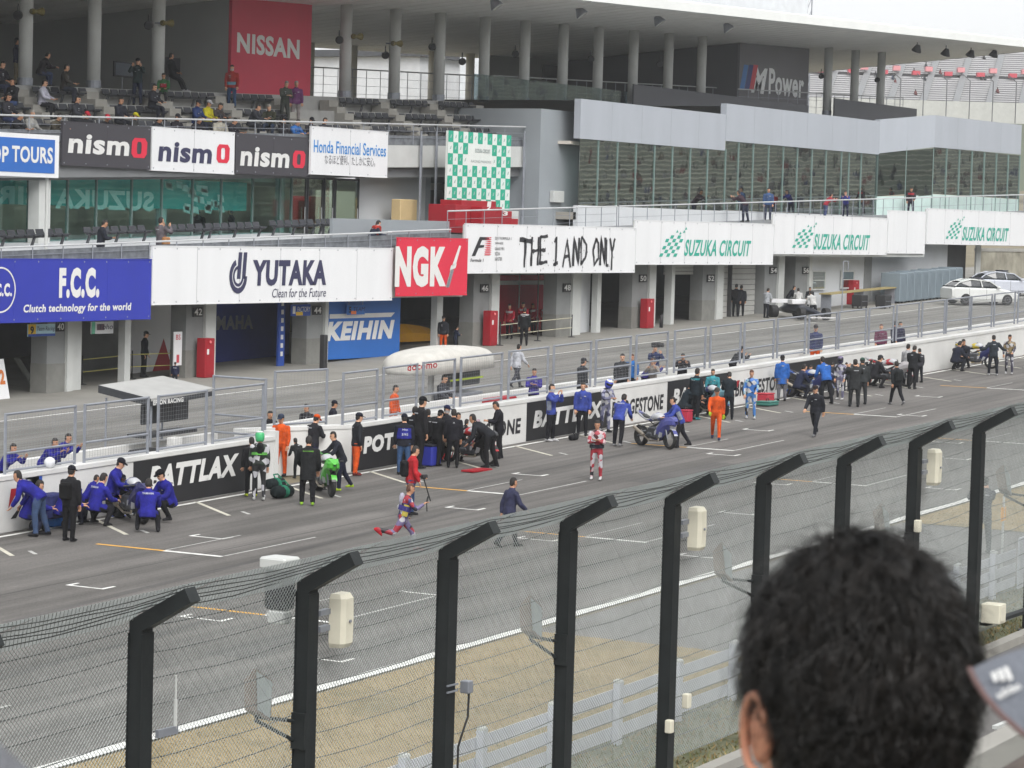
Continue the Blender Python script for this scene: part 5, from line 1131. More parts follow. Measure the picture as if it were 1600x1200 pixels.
# main grandstand the photograph is taken from, with its crowd (seen mirrored in the glazing)
mg = thing('main_grandstand', 'stepped main grandstand on the viewer side of the track', 'grandstand', (100, -10, gz(100)))
mgm = mat('stand_concrete', L((140, 144, 132)), .9, .15, .4)
for i in range(34):
    y1 = 3.6-.82*i; h = 6.6+.43*i if i else 6.6
    mb = MB(True); mb.box(-30, 430, y1-.82, y1, h-1.2, h); mb.build('terrace_row', mgm, mg)
    mb = MB(True); mb.box(-30 if i not in (0,1,2,3,4) else 24, 430, y1-.6, y1-.28, h+.28, h+.34); mb.build('bench_row', mat('stand_bench_tan', L((206, 200, 184)), .7, .15, .6), mg)
mb = MB(True); mb.box(-30, 99, 3.4, 3.7, 0, 6.6); mb.build('front_wall', M_CONC, mg)
for i in range(11):                                              # lower rows of the stand further along the straight
    y1 = 3.6+.82*i; h = 6.2-.43*i
    mb = MB(True); mb.box(99, 430, y1, y1+.82, h-1.2, h); mb.build('terrace_row', mgm, mg); mb = MB(True); mb.box(99, 430, y1+.22, y1+.54, h+.28, h+.34); mb.build('bench_row', mat('stand_bench_tan', (1,1,1)), mg)
mb = MB(True); mb.box(-30, 430, -25.5, -24.5, 0, 24); mb.build('rear_wall', mat('stand_rear_brown', L((150, 116, 78)), .8, .15, .2), mg)
mb = MB(True); R2 = random.Random(8); cols = [(34,36,44),(60,62,70),(130,130,134),(120,44,50),(44,56,100),(52,50,52),(80,82,66),(90,70,60)]
for _ in range(2600):
    i = R2.randrange(-10, 33); x = R2.uniform(28 if i > 0 else 100, 420); y = 3.6-.82*i-.42; h = 6.6+.43*i+.34
    c = R2.randrange(len(cols))
    mb.ell((x, y, h+.28), .22, .16, .34, c, n=6, k=4); mb.ell((x, y, h+.74), .095, .1, .13, len(cols), n=6, k=4)
tag(mb.build('crowd', [cloth(c) for c in cols]+[mat('hair_dark', L((34, 30, 28)), .7, .2, 20)]), 'seated crowd filling the main grandstand', 'crowd', kind='stuff')

# what shows through the open rear of the stand: paddock hall, hillside, far posts of the debris fence (mirrored in the glazing)
a = pbox(655, 745, 88, 160, 110); mb = MB(); mb.box(a[0], a[1], 110, 122, gz(a[0])-2, a[3]); ph = tag(mb.build('paddock_hall', paint((206, 208, 210))), 'white paddock hall glimpsed through the open rear of the stand', 'building')
mb = MB(); mb.box(a[0]-.5, a[1]+.5, 109.5, 122.5, a[3]+.002, a[3]+.5); mb.build('roof', M_STEEL, ph)
mb = MB(); R3 = random.Random(12); pts = []
for i in range(41): pts.append((-100+i*40, 520, 0 if False else 26+10*math.sin(i*.7)+6*math.sin(i*1.9)+R3.uniform(-2, 2)))
for i in range(40):
    x0_, _, h0_ = pts[i]; x1_, _, h1_ = pts[i+1]; mb.add([(x0_, 470, -6), (x1_, 470, -6), (x1_, 560, h1_), (x0_, 560, h0_), (x1_, 640, h1_*1.25), (x0_, 640, h0_*1.25)], [(0,1,2,3),(3,2,4,5)])
mb.slope = True; struct('hills', mb, mat('wooded_hill', L((66, 76, 74)), .95, .3, .05, bump=.5))
# ================================================================ PEOPLE
TMP = bpy.data.scenes.new('tmp_build')
def V3(*a): return Vector(a)
def rotY(a): return Matrix.Rotation(a, 3, 'Y')
_POSE = {}
# pose: lean = torso pitch, hips: (pitch, spread), knees, arms: (pitch fwd, out, elbow bend, inward turn) for left, right
POSES = {
 'stand':  dict(lean=2, hip=((2,4),(-3,4)), knee=(3,3), arm=((6,9,14,8),(-2,9,16,8)), head=8),
 'relax':  dict(lean=4, hip=((8,6),(-8,5)), knee=(8,4), arm=((18,10,38,25),(4,12,22,10)), head=14),
 'cross':  dict(lean=0, hip=((3,5),(-2,5)), knee=(3,3), arm=((22,8,98,68),(24,8,96,66)), head=6),
 'hold':   dict(lean=5, hip=((3,5),(-4,4)), knee=(4,4), arm=((24,8,72,40),(26,8,74,42)), head=24),
 'photo':  dict(lean=-2, hip=((3,5),(-3,5)), knee=(3,3), arm=((58,18,112,38),(60,18,110,38)), head=2),
 'walk':   dict(lean=5, hip=((24,2),(-20,2)), knee=(8,22), arm=((-22,8,18,6),(26,8,28,10)), head=6),
 'run':    dict(lean=14, hip=((38,2),(-34,2)), knee=(22,70), arm=((-35,10,80,20),(40,10,85,25)), head=4),
 'hips':   dict(lean=0, hip=((4,8),(-3,8)), knee=(3,3), arm=((-14,38,78,-30),(-14,38,78,-30)), head=10),
 'bend':   dict(lean=62, hip=((6,8),(-6,8)), knee=(12,12), arm=((22,8,30,10),(14,10,38,12)), head=-8),
 'stoop':  dict(lean=34, hip=((8,6),(-10,6)), knee=(12,10), arm=((26,8,46,18),(16,10,52,16)), head=6),
 'push':   dict(lean=26, hip=((16,6),(-18,6)), knee=(16,16), arm=((40,12,42,14),(46,12,34,14)), head=2),
 'lean':   dict(lean=40, hip=((4,5),(-8,5)), knee=(6,4), arm=((62,12,78,30),(66,12,74,30)), head=-4),
 'crouch': dict(lean=24, hip=((98,16),(92,16)), knee=(128,124), arm=((30,8,62,22),(36,8,52,20)), head=14),
 'kneel':  dict(lean=18, hip=((84,12),(4,10)), knee=(92,96), arm=((28,8,62,18),(36,8,52,16)), head=16),
 'sit':    dict(lean=6, hip=((84,8),(80,8)), knee=(84,78), arm=((30,8,48,24),(26,8,52,26)), head=12),
 'sitfwd': dict(lean=26, hip=((84,10),(86,10)), knee=(88,90), arm=((46,8,52,24),(44,8,56,26)), head=16),
 'sitback':dict(lean=-10, hip=((66,8),(60,8)), knee=(40,32), arm=((18,8,46,24),(16,8,50,26)), head=8),
}
def ering(c, ax, ay, n, rx, ry):
    return [c + ax*(math.cos(2*math.pi*i/n)*rx) + ay*(math.sin(2*math.pi*i/n)*ry) for i in range(n)]
def body_mesh(pose, build='jacket'):
    key = (pose, build)
    if key in _POSE: return _POSE[key]
    P = POSES[pose]; bulk = {'jacket': .028, 'suit': .018, 'coat': .036, 'leather': .016}[build]
    parts = []          # (MB, tag)   tags: 0 skin 1 hair 2 top 3 trim 4 trousers 5 shoes
    def part(tagi):
        mb = MB(); parts.append((mb, tagi)); return mb
    rad = math.radians; X, Y, Z = V3(1,0,0), V3(0,1,0), V3(0,0,1)
    pel = V3(0,0,0); R = rotY(rad(P['lean'])); up = R@Z; fw = R@X
    # torso
    hem = {'jacket': -.12, 'suit': -.04, 'coat': -.30, 'leather': -.02}[build]
    mb = part(2); k = bulk
    tor = [(hem, .165+k, .112+k, 2), (-.02, .166+k, .115+k, 2), (.10, .148+k, .102+k, 2), (.22, .158+k, .110+k, 2), (.34, .178+k, .120+k, 2), (.43, .185+k, .108+k, 2), (.485, .135+k, .085+k*.6, 2), (.52, .07, .07, 2)]
    rings = []
    for h, rw, rd, _ in tor:
        # below the hips the hem hangs straighter than the leaning trunk
        c = pel + up*h if h > 0 else pel + (up*.5+Z*.5).normalized()*h
        rings.append(ering(c, fw if h > 0 else (fw*.5+X*.5).normalized(), Y, 14, rd, rw))
    mb.loft(rings)
    if build in ('jacket', 'coat'):        # collar
        c = pel + up*.50; part(2).loft([ering(c, fw, Y, 12, .085, .085), ering(c+up*.055, fw, Y, 12, .072, .075)])
    # seat of the trousers
    mb = part(4); mb.loft([ering(pel+up*.06, fw, Y, 12, .10, .15), ering(pel-Z*.04, X, Y, 12, .118, .165), ering(pel-Z*.13, X, Y, 12, .10, .155)])
    # neck and head
    nb = pel + up*.49; Rh = rotY(rad(P['lean']*.35 + P['head'])); hu, hf = Rh@Z, Rh@X
    hb = nb + (up*.5+hu*.5)*.075; hc = hb + hu*.115 + hf*.018
    part(0).tube(nb-up*.03, hb+hu*.05, .056, 10, r2=.052)
    mb = part(0); hr = []
    for h, rd, rw, o in ((-.125, .03, .03, .03), (-.105, .062, .05, .022), (-.06, .085, .066, .008), (-.01, .094, .074, 0), (.04, .096, .077, -.004), (.085, .082, .066, -.008), (.115, .045, .038, -.01), (.122, .01, .01, -.01)):
        hr.append(ering(hc+hu*h+hf*o, hf, Y, 14, rd, rw))
    mb.loft(hr)
    part(0).ell(hc+hf*.102-hu*.022, .017, .013, .026, n=7, k=5)                      # nose
    for s in (-1, 1):
        part(0).ell(hc+Y*s*.076-hu*.012-hf*.008, .02, .012, .032, n=7, k=5)           # ears
        part(1).ell(hc+Y*s*.032+hf*.086+hu*.012, .008, .012, .007, n=6, k=4)          # eyes
    part(3).ell(hc+hf*.09-hu*.066, .008, .024, .006, n=6, k=4)                        # mouth
    mb = part(1); hr = []                                                             # hair cap
    for h, rd, rw, o in ((-.07, .05, .062, -.048), (-.03, .068, .078, -.038), (.02, .084, .084, -.024), (.055, .094, .086, -.012), (.095, .082, .074, -.010), (.126, .05, .046, -.012), (.134, .01, .01, -.012)):
        hr.append(ering(hc+hu*h+hf*o, hf, Y, 14, rd, rw))
    mb.loft(hr)
    # arms
    hands = []
    for s, A in ((1, P['arm'][0]), (-1, P['arm'][1])):
        sh = pel + up*.425 + Y*s*(.178+bulk*.6)
        base = rotY(rad(P['lean']*.25))
        d1 = base @ (rotY(-rad(A[0])) @ (Matrix.Rotation(rad(A[1])*s, 3, 'X') @ V3(0,0,-1)))
        el = sh + d1*.285
        d2 = base @ (rotY(-rad(A[0]+A[2])) @ (Matrix.Rotation(rad(A[1]*.6-A[3])*s, 3, 'X') @ V3(0,0,-1)))
        wr = el + d2*.25
        a = d1.orthogonal().normalized(); b_ = d1.cross(a); a2 = d2.orthogonal().normalized(); b2 = d2.cross(a2)
        k = bulk*.75
        part(2).loft([ering(sh-d1*.055+up*.01, a, b_, 10, .035, .035), ering(sh-d1*.02, a, b_, 10, .060+k, .060+k), ering(sh+d1*.1, a, b_, 10, .054+k, .054+k), ering(el, a, b_, 10, .044+k, .044+k), ering(el+d1*.03, a, b_, 10, .02, .02)])
        part(3 if build == 'leather' else 2).loft([ering(el-d2*.04, a2, b2, 10, .025, .025), ering(el, a2, b2, 10, .045+k, .045+k), ering(el+d2*.10, a2, b2, 10, .043+k, .043+k), ering(wr-d2*.01, a2, b2, 10, .033+k*.8, .033+k*.8), ering(wr, a2, b2, 10, .02, .02)])
        hands.append((wr, d2, s))
    # legs
    feet = []
    for s, H, K in ((1, P['hip'][0], P['knee'][0]), (-1, P['hip'][1], P['knee'][1])):
        hp = pel - Z*.06 + Y*s*.088
        d1 = rotY(-rad(H[0])) @ (Matrix.Rotation(rad(H[1])*s, 3, 'X') @ V3(0,0,-1)); kn = hp + d1*.40
        d2 = rotY(-rad(H[0]-K)) @ (Matrix.Rotation(rad(H[1]*.3)*s, 3, 'X') @ V3(0,0,-1)); an = kn + d2*.40
        a, a2 = V3(0,1,0), V3(0,1,0); b_ = d1.cross(a).normalized(); b2 = d2.cross(a2).normalized(); k = bulk*.55
        part(4).loft([ering(hp-d1*.06, a, b_, 12, .06, .07), ering(hp, a, b_, 12, .086+k, .092+k), ering(hp+d1*.14, a, b_, 12, .080+k, .086+k), ering(hp+d1*.30, a, b_, 12, .064+k, .068+k), ering(kn, a, b_, 12, .057+k, .060+k), ering(kn+d1*.04, a, b_, 12, .03, .03)])
        part(3 if build == 'leather' else 4).loft([ering(kn-d2*.05, a2, b2, 12, .03, .03), ering(kn, a2, b2, 12, .057+k, .059+k), ering(kn+d2*.12, a2, b2, 12, .055+k, .060+k), ering(kn+d2*.28, a2, b2, 12, .044+k, .046+k), ering(an-d2*.01, a2, b2, 12, .044+k, .046+k), ering(an+d2*.005, a2, b2, 12, .025, .025)])
        # foot: flat unless the shin is thrown far back
        pitch = 0 if K < 60 or pose in ('sit', 'sitfwd', 'sitback', 'crouch') else 40
        if pose == 'walk' and s == -1: pitch = 28
        if pose == 'kneel' and s == -1: pitch = 78
        Rf = rotY(rad(pitch)); ff, fu = Rf@X, Rf@Z; mb = part(5); sole = an - fu*.075
        mb.loft([ering(sole+ff*x_+fu*z_, fu, Y, 10, rh, rw) for x_, z_, rh, rw in ((-.075, .035, .03, .028), (-.05, .04, .042, .040), (.02, .045, .048, .044), (.10, .035, .036, .050), (.165, .028, .028, .046), (.195, .024, .016, .03))])
        part(5).tube(an+fu*.03, sole+fu*.03, .046, 10)
        feet.append((sole-fu*.01, sole+ff*.19-fu*.0))
    zmin = min(min(a.z, b_.z) for a, b_ in feet)
    if pose == 'kneel': zmin = min(p.z for mb, t_ in parts for p in mb.v)
    lo = min(p.z for mb, t_ in parts for p in mb.v); zmin = min(zmin, lo)
    if pose.startswith('sit'): zmin = lo
    # join, then fuse to one continuous skin
    me = bpy.data.meshes.new('b'); VV = []; FF = []; TT = []
    for mb, t_ in parts:
        o = len(VV); VV += [tuple(p) for p in mb.v]; FF += [[i+o for i in f] for f in mb.f]; TT += [t_]*len(mb.v)
    me.from_pydata(VV, [], FF); ob = bpy.data.objects.new('b', me); TMP.collection.objects.link(ob)
    md = ob.modifiers.new('r', 'REMESH'); md.mode = 'VOXEL'; md.voxel_size = .021
    vl = TMP.view_layers[0]; vl.update(); dg = vl.depsgraph
    m2 = bpy.data.meshes.new_from_object(ob.evaluated_get(dg)); 
    bpy.data.objects.remove(ob); bpy.data.meshes.remove(me)
    nv = len(m2.vertices); co = np.empty(nv*3, 'f'); m2.vertices.foreach_get('co', co); co = co.reshape(-1, 3)
    fc = np.array([p.vertices[:] for p in m2.polygons if len(p.vertices) == 4])
    # light smoothing of the voxel skin
    for _ in range(2):
        acc = np.zeros_like(co); cnt = np.zeros(nv)
        for i in range(4):
            a_, b_ = fc[:, i], fc[:, (i+1) % 4]; np.add.at(acc, a_, co[b_]); np.add.at(acc, b_, co[a_]); np.add.at(cnt, a_, 1); np.add.at(cnt, b_, 1)
        co = co*.45 + .55*acc/np.maximum(cnt, 1)[:, None]
    from mathutils.kdtree import KDTree
    SP = []; ST = []
    for mb, t_ in parts:
        q = [f for f in mb.f if len(f) == 4]
        if not q: continue
        A = np.array([tuple(p) for p in mb.v])[np.array(q)]
        for u in (.125, .375, .625, .875):
            for v in (.125, .375, .625, .875):
                pt = A[:,0]*(1-u)*(1-v)+A[:,1]*u*(1-v)+A[:,2]*u*v+A[:,3]*(1-u)*v; SP.append(pt); ST += [t_]*len(pt)
    SP = np.vstack(SP); kd = KDTree(len(SP))
    for i, p in enumerate(SP): kd.insert(p, i)
    kd.balance(); cen = co[fc].mean(1); tags = np.array([ST[kd.find(c)[1]] for c in cen])
    # scalp: everything on top of and behind the skull is hair
    rel = cen-np.array(tuple(hc)); hh = rel@np.array(tuple(hu)); ff = rel@np.array(tuple(hf)); yy = np.abs(cen[:,1])
    near = (np.linalg.norm(rel, axis=1) < .17) & np.isin(tags, (0, 1)) & (hh > -.10)
    scalp = (hh > .058-.35*np.maximum(0, -.03-ff)) | ((ff < -.012) & (hh > -.055)) | ((ff < -.045) & (hh > -.085))
    eyes = (ff > .06) & (hh > 0) & (hh < .022) & (yy > .018) & (yy < .048)
    tags[near & (scalp | eyes)] = 1; tags[near & ~(scalp | eyes)] = 0
    # keep the jacket whole down to its hem
    rp = cen-np.array(tuple(pel)); th = rp@np.array(tuple(up)); 
    tags[(tags == 4) & (th > .0) & (th < .3) & (np.abs(rp@np.array(tuple(fw))) < .2)] = 2
    bpy.data.meshes.remove(m2)
    # hands with a palm, four fingers of unequal length and a thumb
    hv = MB()
    for wr, d, s in hands:
        a = (V3(0,1,0) - d*d.y); a = a.normalized() if a.length > .2 else d.orthogonal().normalized(); n_ = d.cross(a).normalized()
        hv.loft([ering(wr-d*.02, a, n_, 8, .024, .019), ering(wr+d*.03, a, n_, 8, .038, .017), ering(wr+d*.085, a, n_, 8, .040, .014), ering(wr+d*.095, a, n_, 8, .03, .008)])
        for j, (o, ln) in enumerate(((-.029, .058), (-.010, .070), (.010, .075), (.029, .066))):
            p0 = wr+d*.08+a*o; p1 = p0+d*ln*.5+n_*.012*s; p2 = p1+d*ln*.38+n_*.03*s
            hv.tube(p0, p1, .0095, 5, r2=.0088); hv.tube(p1, p2, .0088, 5, r2=.007)
        p0 = wr+d*.03+a*.034; p1 = p0+a*.026+d*.028+n_*.006; p2 = p1+d*.032; hv.tube(p0, p1, .0115, 5, r2=.010); hv.tube(p1, p2, .010, 5, r2=.008)
    data = dict(co=co, fc=fc, tags=tags, hv=np.array([tuple(p) for p in hv.v]), hf=hv.f, zmin=zmin, hc=hc, hu=hu, hf_=hf, pel=pel, up=up, fw=fw, hands=hands, neck=nb)
    _POSE[key] = data; return data
M_SKIN = [mat('skin_a', L((196, 150, 122)), .55, .08, 14, spec=.4), mat('skin_b', L((178, 132, 104)), .55, .08, 14, spec=.4)]
HAIR = {'k': mat('hair_dark', L((34, 30, 28)), .7, .2, 20), 'b': mat('hair_brown', L((84, 56, 44)), .7, .2, 20), 'g': mat('hair_grey', L((128, 124, 118)), .7, .2, 20)}
_BM = {}
def person(loc, ang, pose, top, legs, label, shoes=(40,40,44), hair='k', build='jacket', scale=1.0, trim=None, cap=None, helmet=None, extra=(), group='people', hand=None, lift=0):
    D = body_mesh(pose, build); rng = random.Random(label)
    mats = [M_SKIN[rng.randrange(2)], HAIR[hair], cloth(top), cloth(trim or top), cloth(legs), cloth(shoes)]
    if build == 'leather':
        lp = patchwork('leather_%d_%d_%d' % tuple(top), [top, trim or top, (206, 206, 210), tuple(int(v*.45) for v in top), top], 8, .5); ll = patchwork('leatherlegs_%d_%d_%d' % tuple(legs), [legs, trim or legs, (200, 200, 206), (40, 40, 46), legs], 8, .5); mats[2] = lp; mats[3] = ll; mats[4] = ll
    if hand: mats.append(cloth(hand))
    mk = (pose, build, bool(hand))
    if mk not in _BM:
        me = bpy.data.meshes.new('person'); n0 = len(D['co']); z = D['zmin']
        V_ = np.vstack([D['co'], D['hv']]) - np.array((0, 0, z)); me.from_pydata(V_.tolist(), [], D['fc'].tolist() + [[i+n0 for i in f] for f in D['hf']])
        me.polygons.foreach_set('use_smooth', [True]*len(me.polygons)); _BM[mk] = me
        me['tags'] = 0
        for _ in range(7): me.materials.append(None)
        me.polygons.foreach_set('material_index', D['tags'].tolist()+[6 if hand else 0]*len(D['hf'])); me.update()
    me = _BM[mk].copy(); 
    for i, m_ in enumerate(mats): me.materials[i] = m_
    if len(mats) < 7: me.materials.pop(index=6)
    o = bpy.data.objects.new('person', me); COL.objects.link(o)
    o.location = (loc[0], loc[1], loc[2]+lift); o.rotation_euler = (0, 0, YAW+math.radians(ang)); o.scale = (scale*rng.uniform(.97, 1.03), scale*rng.uniform(.97, 1.05), scale)
    tag(o, label, 'person', group)
    o['_local'] = 1
    off = V3(0, 0, -D['zmin']); hc, hu, hf = D['hc']+off, D['hu'], D['hf_']
    if cap:
        mb = MB(); mb.loft([ering(hc+hu*h-hf*.012, hf, V3(0,1,0), 14, rd, rw) for h, rd, rw in ((.03, .108, .092), (.075, .106, .090), (.115, .082, .072), (.138, .04, .036), (.143, .005, .005))]); mb.build('cap', cloth(cap), o, smooth=True)
        mb = MB(); mb.slab([hc+hu*.038+hf*.08+V3(0,-.075,0), hc+hu*.038+hf*.08+V3(0,.075,0), hc+hu*.022+hf*.155+V3(0,.055,0), hc+hu*.018+hf*.17, hc+hu*.022+hf*.155+V3(0,-.055,0)], hu*.012); mb.build('cap_peak', cloth(cap), o)
    if helmet:
        c1, c2 = helmet; mb = MB(); mb.loft([ering(hc+hu*h+hf*o_, hf, V3(0,1,0), 16, rd, rw) for h, rd, rw, o_ in ((-.13, .10, .085, 0), (-.10, .128, .108, .005), (-.03, .145, .122, .004), (.05, .145, .124, -.002), (.10, .122, .106, -.006), (.145, .07, .06, -.01), (.158, .01, .01, -.01))]); mb.build('helmet', paint(c1, .25), o, smooth=True)
        mb = MB(); mb.loft([ering(hc+hu*h+hf*.012, hf, V3(0,1,0), 16, rd, rw) for h, rd, rw in ((-.02, .139, .119), (.0, .146, .124), (.045, .144, .122), (.06, .138, .119))]); mb.build('visor', paint((30, 32, 40), .15), o, smooth=True)
        mb = MB(); mb.loft([ering(hc+hu*h-hf*.006, hf, V3(0,1,0), 16, rd, rw) for h, rd, rw in ((.10, .126, .110), (.125, .100, .088), (.15, .06, .05))]); mb.build('helmet_crest', paint(c2, .25), o, smooth=True)
    pel, up, fw = D['pel']+off, D['up'], D['fw']; Yv = V3(0,1,0)
    if not any(e[0] == 'back' for e in extra) and build in ('jacket', 'coat', 'suit') and max(top) < 230 and rng.random() < .8:      # small sewn badges
        k = {'jacket': .028, 'suit': .018, 'coat': .036}[build]; mb = MB()
        for sgn, y0, z0, w, h in ((1, .07*rng.choice((-1, 1)), .36, .07, .025), (1, -.06, .30, .05, .02), (-1, rng.uniform(-.04, .04), .40, rng.uniform(.08, .2), .03)):
            mb.add([pel+up*(z0+b_*h)+fw*sgn*(.122+k)+Yv*(y0+a_*w) for a_, b_ in ((-.5,-.5),(.5,-.5),(.5,.5),(-.5,.5))], [(0,1,2,3) if sgn > 0 else (3,2,1,0)])
        mb.build('sewn_badge', cloth((196, 198, 204)), o)
    for e in extra:
        if e[0] == 'back':          # print across the back
            V_, F_ = glyphs(e[1], .03); w, h = e[2], e[3]; m_ = cloth(e[4]); z = e[5] if len(e) > 5 else .36
            mb = MB(); mb.add([pel+up*(z+(v[1]-.5)*h)-fw*(.152+.010)+Yv*((.5-v[0])*w) for v in V_], F_); mb.build('back_print', m_, o)
        elif e[0] == 'panel':       # coloured yoke/side panels sewn on the jacket
            mb = MB(); s_ = e[2]
            for h0, h1, rw, rd in ((.02, .30, .212, .146),):
                for sg in (-1, 1):
                    c = [pel+up*h_+Yv*sg*(rw*math.cos(t))+fw*(rd*math.sin(t)) for h_ in (h0, h1) for t in (-.5, 0, .5)]
                    mb.add(c, [(0,1,4,3),(1,2,5,4)])
            mb.build('side_panel', cloth(e[1]), o)
        elif e[0] == 'hump':        # racing suit back hump
            mb = MB(); mb.loft([ering(pel+up*h-fw*(.12+o_), fw, Yv, 10, rd, rw) for h, rd, rw, o_ in ((.2, .02, .06, 0), (.34, .06, .10, .01), (.45, .07, .10, .02), (.52, .05, .07, .03), (.54, .01, .02, .03))]); mb.build('back_hump', cloth(e[1]), o, smooth=True)
        elif e[0] == 'stripe':      # contrasting chest band
            mb = MB(); mb.loft([ering(pel+up*h, fw, Yv, 14, .156+e[2], .213+e[2]) for h in (e[3], e[4])], cap=False); mb.build('chest_band', cloth(e[1]), o, smooth=True)
        elif e[0] == 'bag':
            mb = MB(); c = pel+up*.22-fw*.2; mb.cham(c.x-.09, c.x+.09, -.15, .15, c.z-.2, c.z+.2, .05); mb.build('backpack', cloth(e[1]), o)
        elif e[0] == 'shoulderbag':
            mb = MB(); c = pel+V3(.02, -.24, .02); mb.cham(c.x-.16, c.x+.16, c.y-.06, c.y+.06, c.z-.13, c.z+.13, .03); mb.tube(c+V3(0,0,.1), pel+up*.48+Yv*.1, .012, 5); mb.build('shoulder_bag', cloth(e[1]), o)
        elif e[0] == 'mask':
            mb = MB(); mb.loft([ering(hc+hu*h+hf*.004, hf, Yv, 14, rd, rw) for h, rd, rw in ((-.11, .068, .056), (-.06, .094, .073), (-.02, .102, .078))], cap=False); mb.build('face_mask', cloth(e[1]), o, smooth=True)
    return o
def hand_point(o, pose, build, i):
    D = body_mesh(pose, build); w, d, s = D['hands'][i]; p = w+d*.09-V3(0,0,D['zmin']); p = Vector((p.x*o.scale.x, p.y*o.scale.y, p.z*o.scale.z))
    return Matrix.Rotation(o.rotation_euler.z, 3, 'Z') @ p + o.location
# ---------------------------------------------------------------- who stands where
def G(px, py, ytop=None, ang=0, pose='stand', top=(40,40,46), legs=(36,36,42), label='', **k):
    "on the track: feet seen at (px, py); scaled so the head reaches ytop"
    if px < 420 or px > 552:
        if py > 836-.1756*px-30: py = max(py, 836-.1756*px+5)      # keep clear of the pit wall
    p = gnd(px, py); sc = 1.0
    if ytop is not None:
        q = at(px, ytop, p.y); sc = (q.z-p.z)/1.73
    k.setdefault('group', 'people on the starting grid')
    return person((p.x, p.y, gz(p.x)), ang, pose, top, legs, label, scale=sc, **k)
def W(px, ytop, Y=42.1, h=.45, H=1.73, **k):
    "behind the pit wall: head top seen at (px, ytop); feet on the platform"
    q = at(px, ytop, Y); sc = min(1.08, max(.86, (q.z-gz(q.x)-h)/H)); ang = k.pop('ang', 180); pose = k.pop('pose', 'stand')
    k.setdefault('group', 'people behind the pit wall')
    return person((q.x, Y, gz(q.x)+h), ang, pose, k.pop('top'), k.pop('legs', (36,36,42)), k.pop('label'), scale=sc, **k)
BL, DK, NV = (42, 42, 150), (36, 36, 40), (34, 36, 58); OR = (236, 96, 36); BG = (66, 82, 168)
JP = ('back', 'YAMAHA', .26, .05, (205, 208, 220), .40)
# --- crew of the dark blue number 5 machine
G(60, 838, None, 78, 'bend', BL, (72, 92, 128), 'bending mechanic in blue jacket and jeans beside the wall trolley', extra=(('back', 'FCC', .18, .05, (205, 208, 220)),))
G(108, 846, 729, -25, 'stand', DK, (24, 24, 28), 'standing man in black with dark cap in front of the blue crew', cap=(30, 30, 40), extra=(('back', 'TSR', .16, .05, (190, 192, 200), .38), ('bag', (22, 22, 24))))
G(134, 812, 738, -60, 'stoop', BL, (34, 36, 50), 'blue jacketed mechanic stooping against the white wall')
G(146, 822, None, -40, 'crouch', BL, (30, 30, 36), 'blue jacketed mechanic crouching left of number 5 motorcycle', extra=(JP,))
G(172, 806, None, -100, 'kneel', BL, (30, 30, 36), 'blue jacketed mechanic kneeling behind number 5 motorcycle', cap=(28, 28, 40))
G(230, 833, None, 5, 'crouch', BL, (28, 28, 34), 'blue jacketed mechanic squatting with back turned in front of number 5 motorcycle', extra=(JP,))
G(266, 814, None, 130, 'crouch', BL, (28, 28, 34), 'blue jacketed mechanic squatting by the black advertising panel', cap=(24, 24, 30))
W(68, 690, ang=-115, pose='lean', top=BL, legs=(30, 30, 36), label='blue jacketed man leaning on the wall with a white helmet')
W(88, 684, Y=42.5, ang=-110, pose='lean', top=BL, legs=(30, 30, 36), label='second blue jacketed man leaning on the wall behind the helmet')
W(4, 700, ang=-120, pose='lean', top=BL, label='blue jacketed man leaning on the wall at the picture edge')
# --- green machine
G(404, 782, 676, 8, 'stand', (40, 58, 44), (24, 26, 28), 'rider in black and green leathers with green helmet seen from behind', build='leather', trim=(30, 30, 32), helmet=((70, 170, 110), (210, 216, 214)), shoes=(190, 192, 190), extra=(('hump', (34, 36, 36)), ('back', '11', .12, .07, (210, 214, 210), .42), ('stripe', (110, 190, 90), .004, .22, .29)))
G(392, 776, 684, 20, 'stand', DK, (26, 26, 30), 'crew member in black with yellow shoes beside the green helmeted rider', shoes=(190, 210, 60))
G(438, 744, 648, 165, 'stand', OR, OR, 'marshal in orange coveralls standing at the gate gap', build='suit', cap=(60, 70, 90))
G(480, 790, 682, 2, 'relax', (38, 40, 42), (28, 28, 32), 'crew member in black coat and lime shoes with back turned', build='coat', shoes=(160, 210, 70), extra=(('back', 'KAWASAKI', .26, .035, (130, 200, 80), .42),))
G(466, 748, 682, 30, 'stoop', (40, 42, 44), (30, 30, 34), 'crew member in black stooping behind the lime shoed man')
G(488, 742, 648, -40, 'hold', (44, 44, 50), (40, 42, 66), 'man with orange cap and dark jacket behind the green motorcycle', cap=OR)
G(533, 767, 671, 110, 'push', (40, 42, 52), (34, 36, 56), 'mechanic in navy steadying the green motorcycle', shoes=(180, 210, 60))
G(556, 738, 646, -70, 'stand', (42, 44, 50), OR, 'man in dark jacket and orange trousers by the black panel', cap=(36, 38, 52), shoes=(110, 40, 40))
W(520, 632, Y=43.9, h=0, ang=-80, pose='stand', top=(42, 44, 58), label='man with dark cap standing behind the slanting wall block', cap=(32, 34, 46))
W(421, 652, Y=43.6, h=0, ang=-150, pose='stand', top=DK, label='dark haired man in black beside the orange marshal')
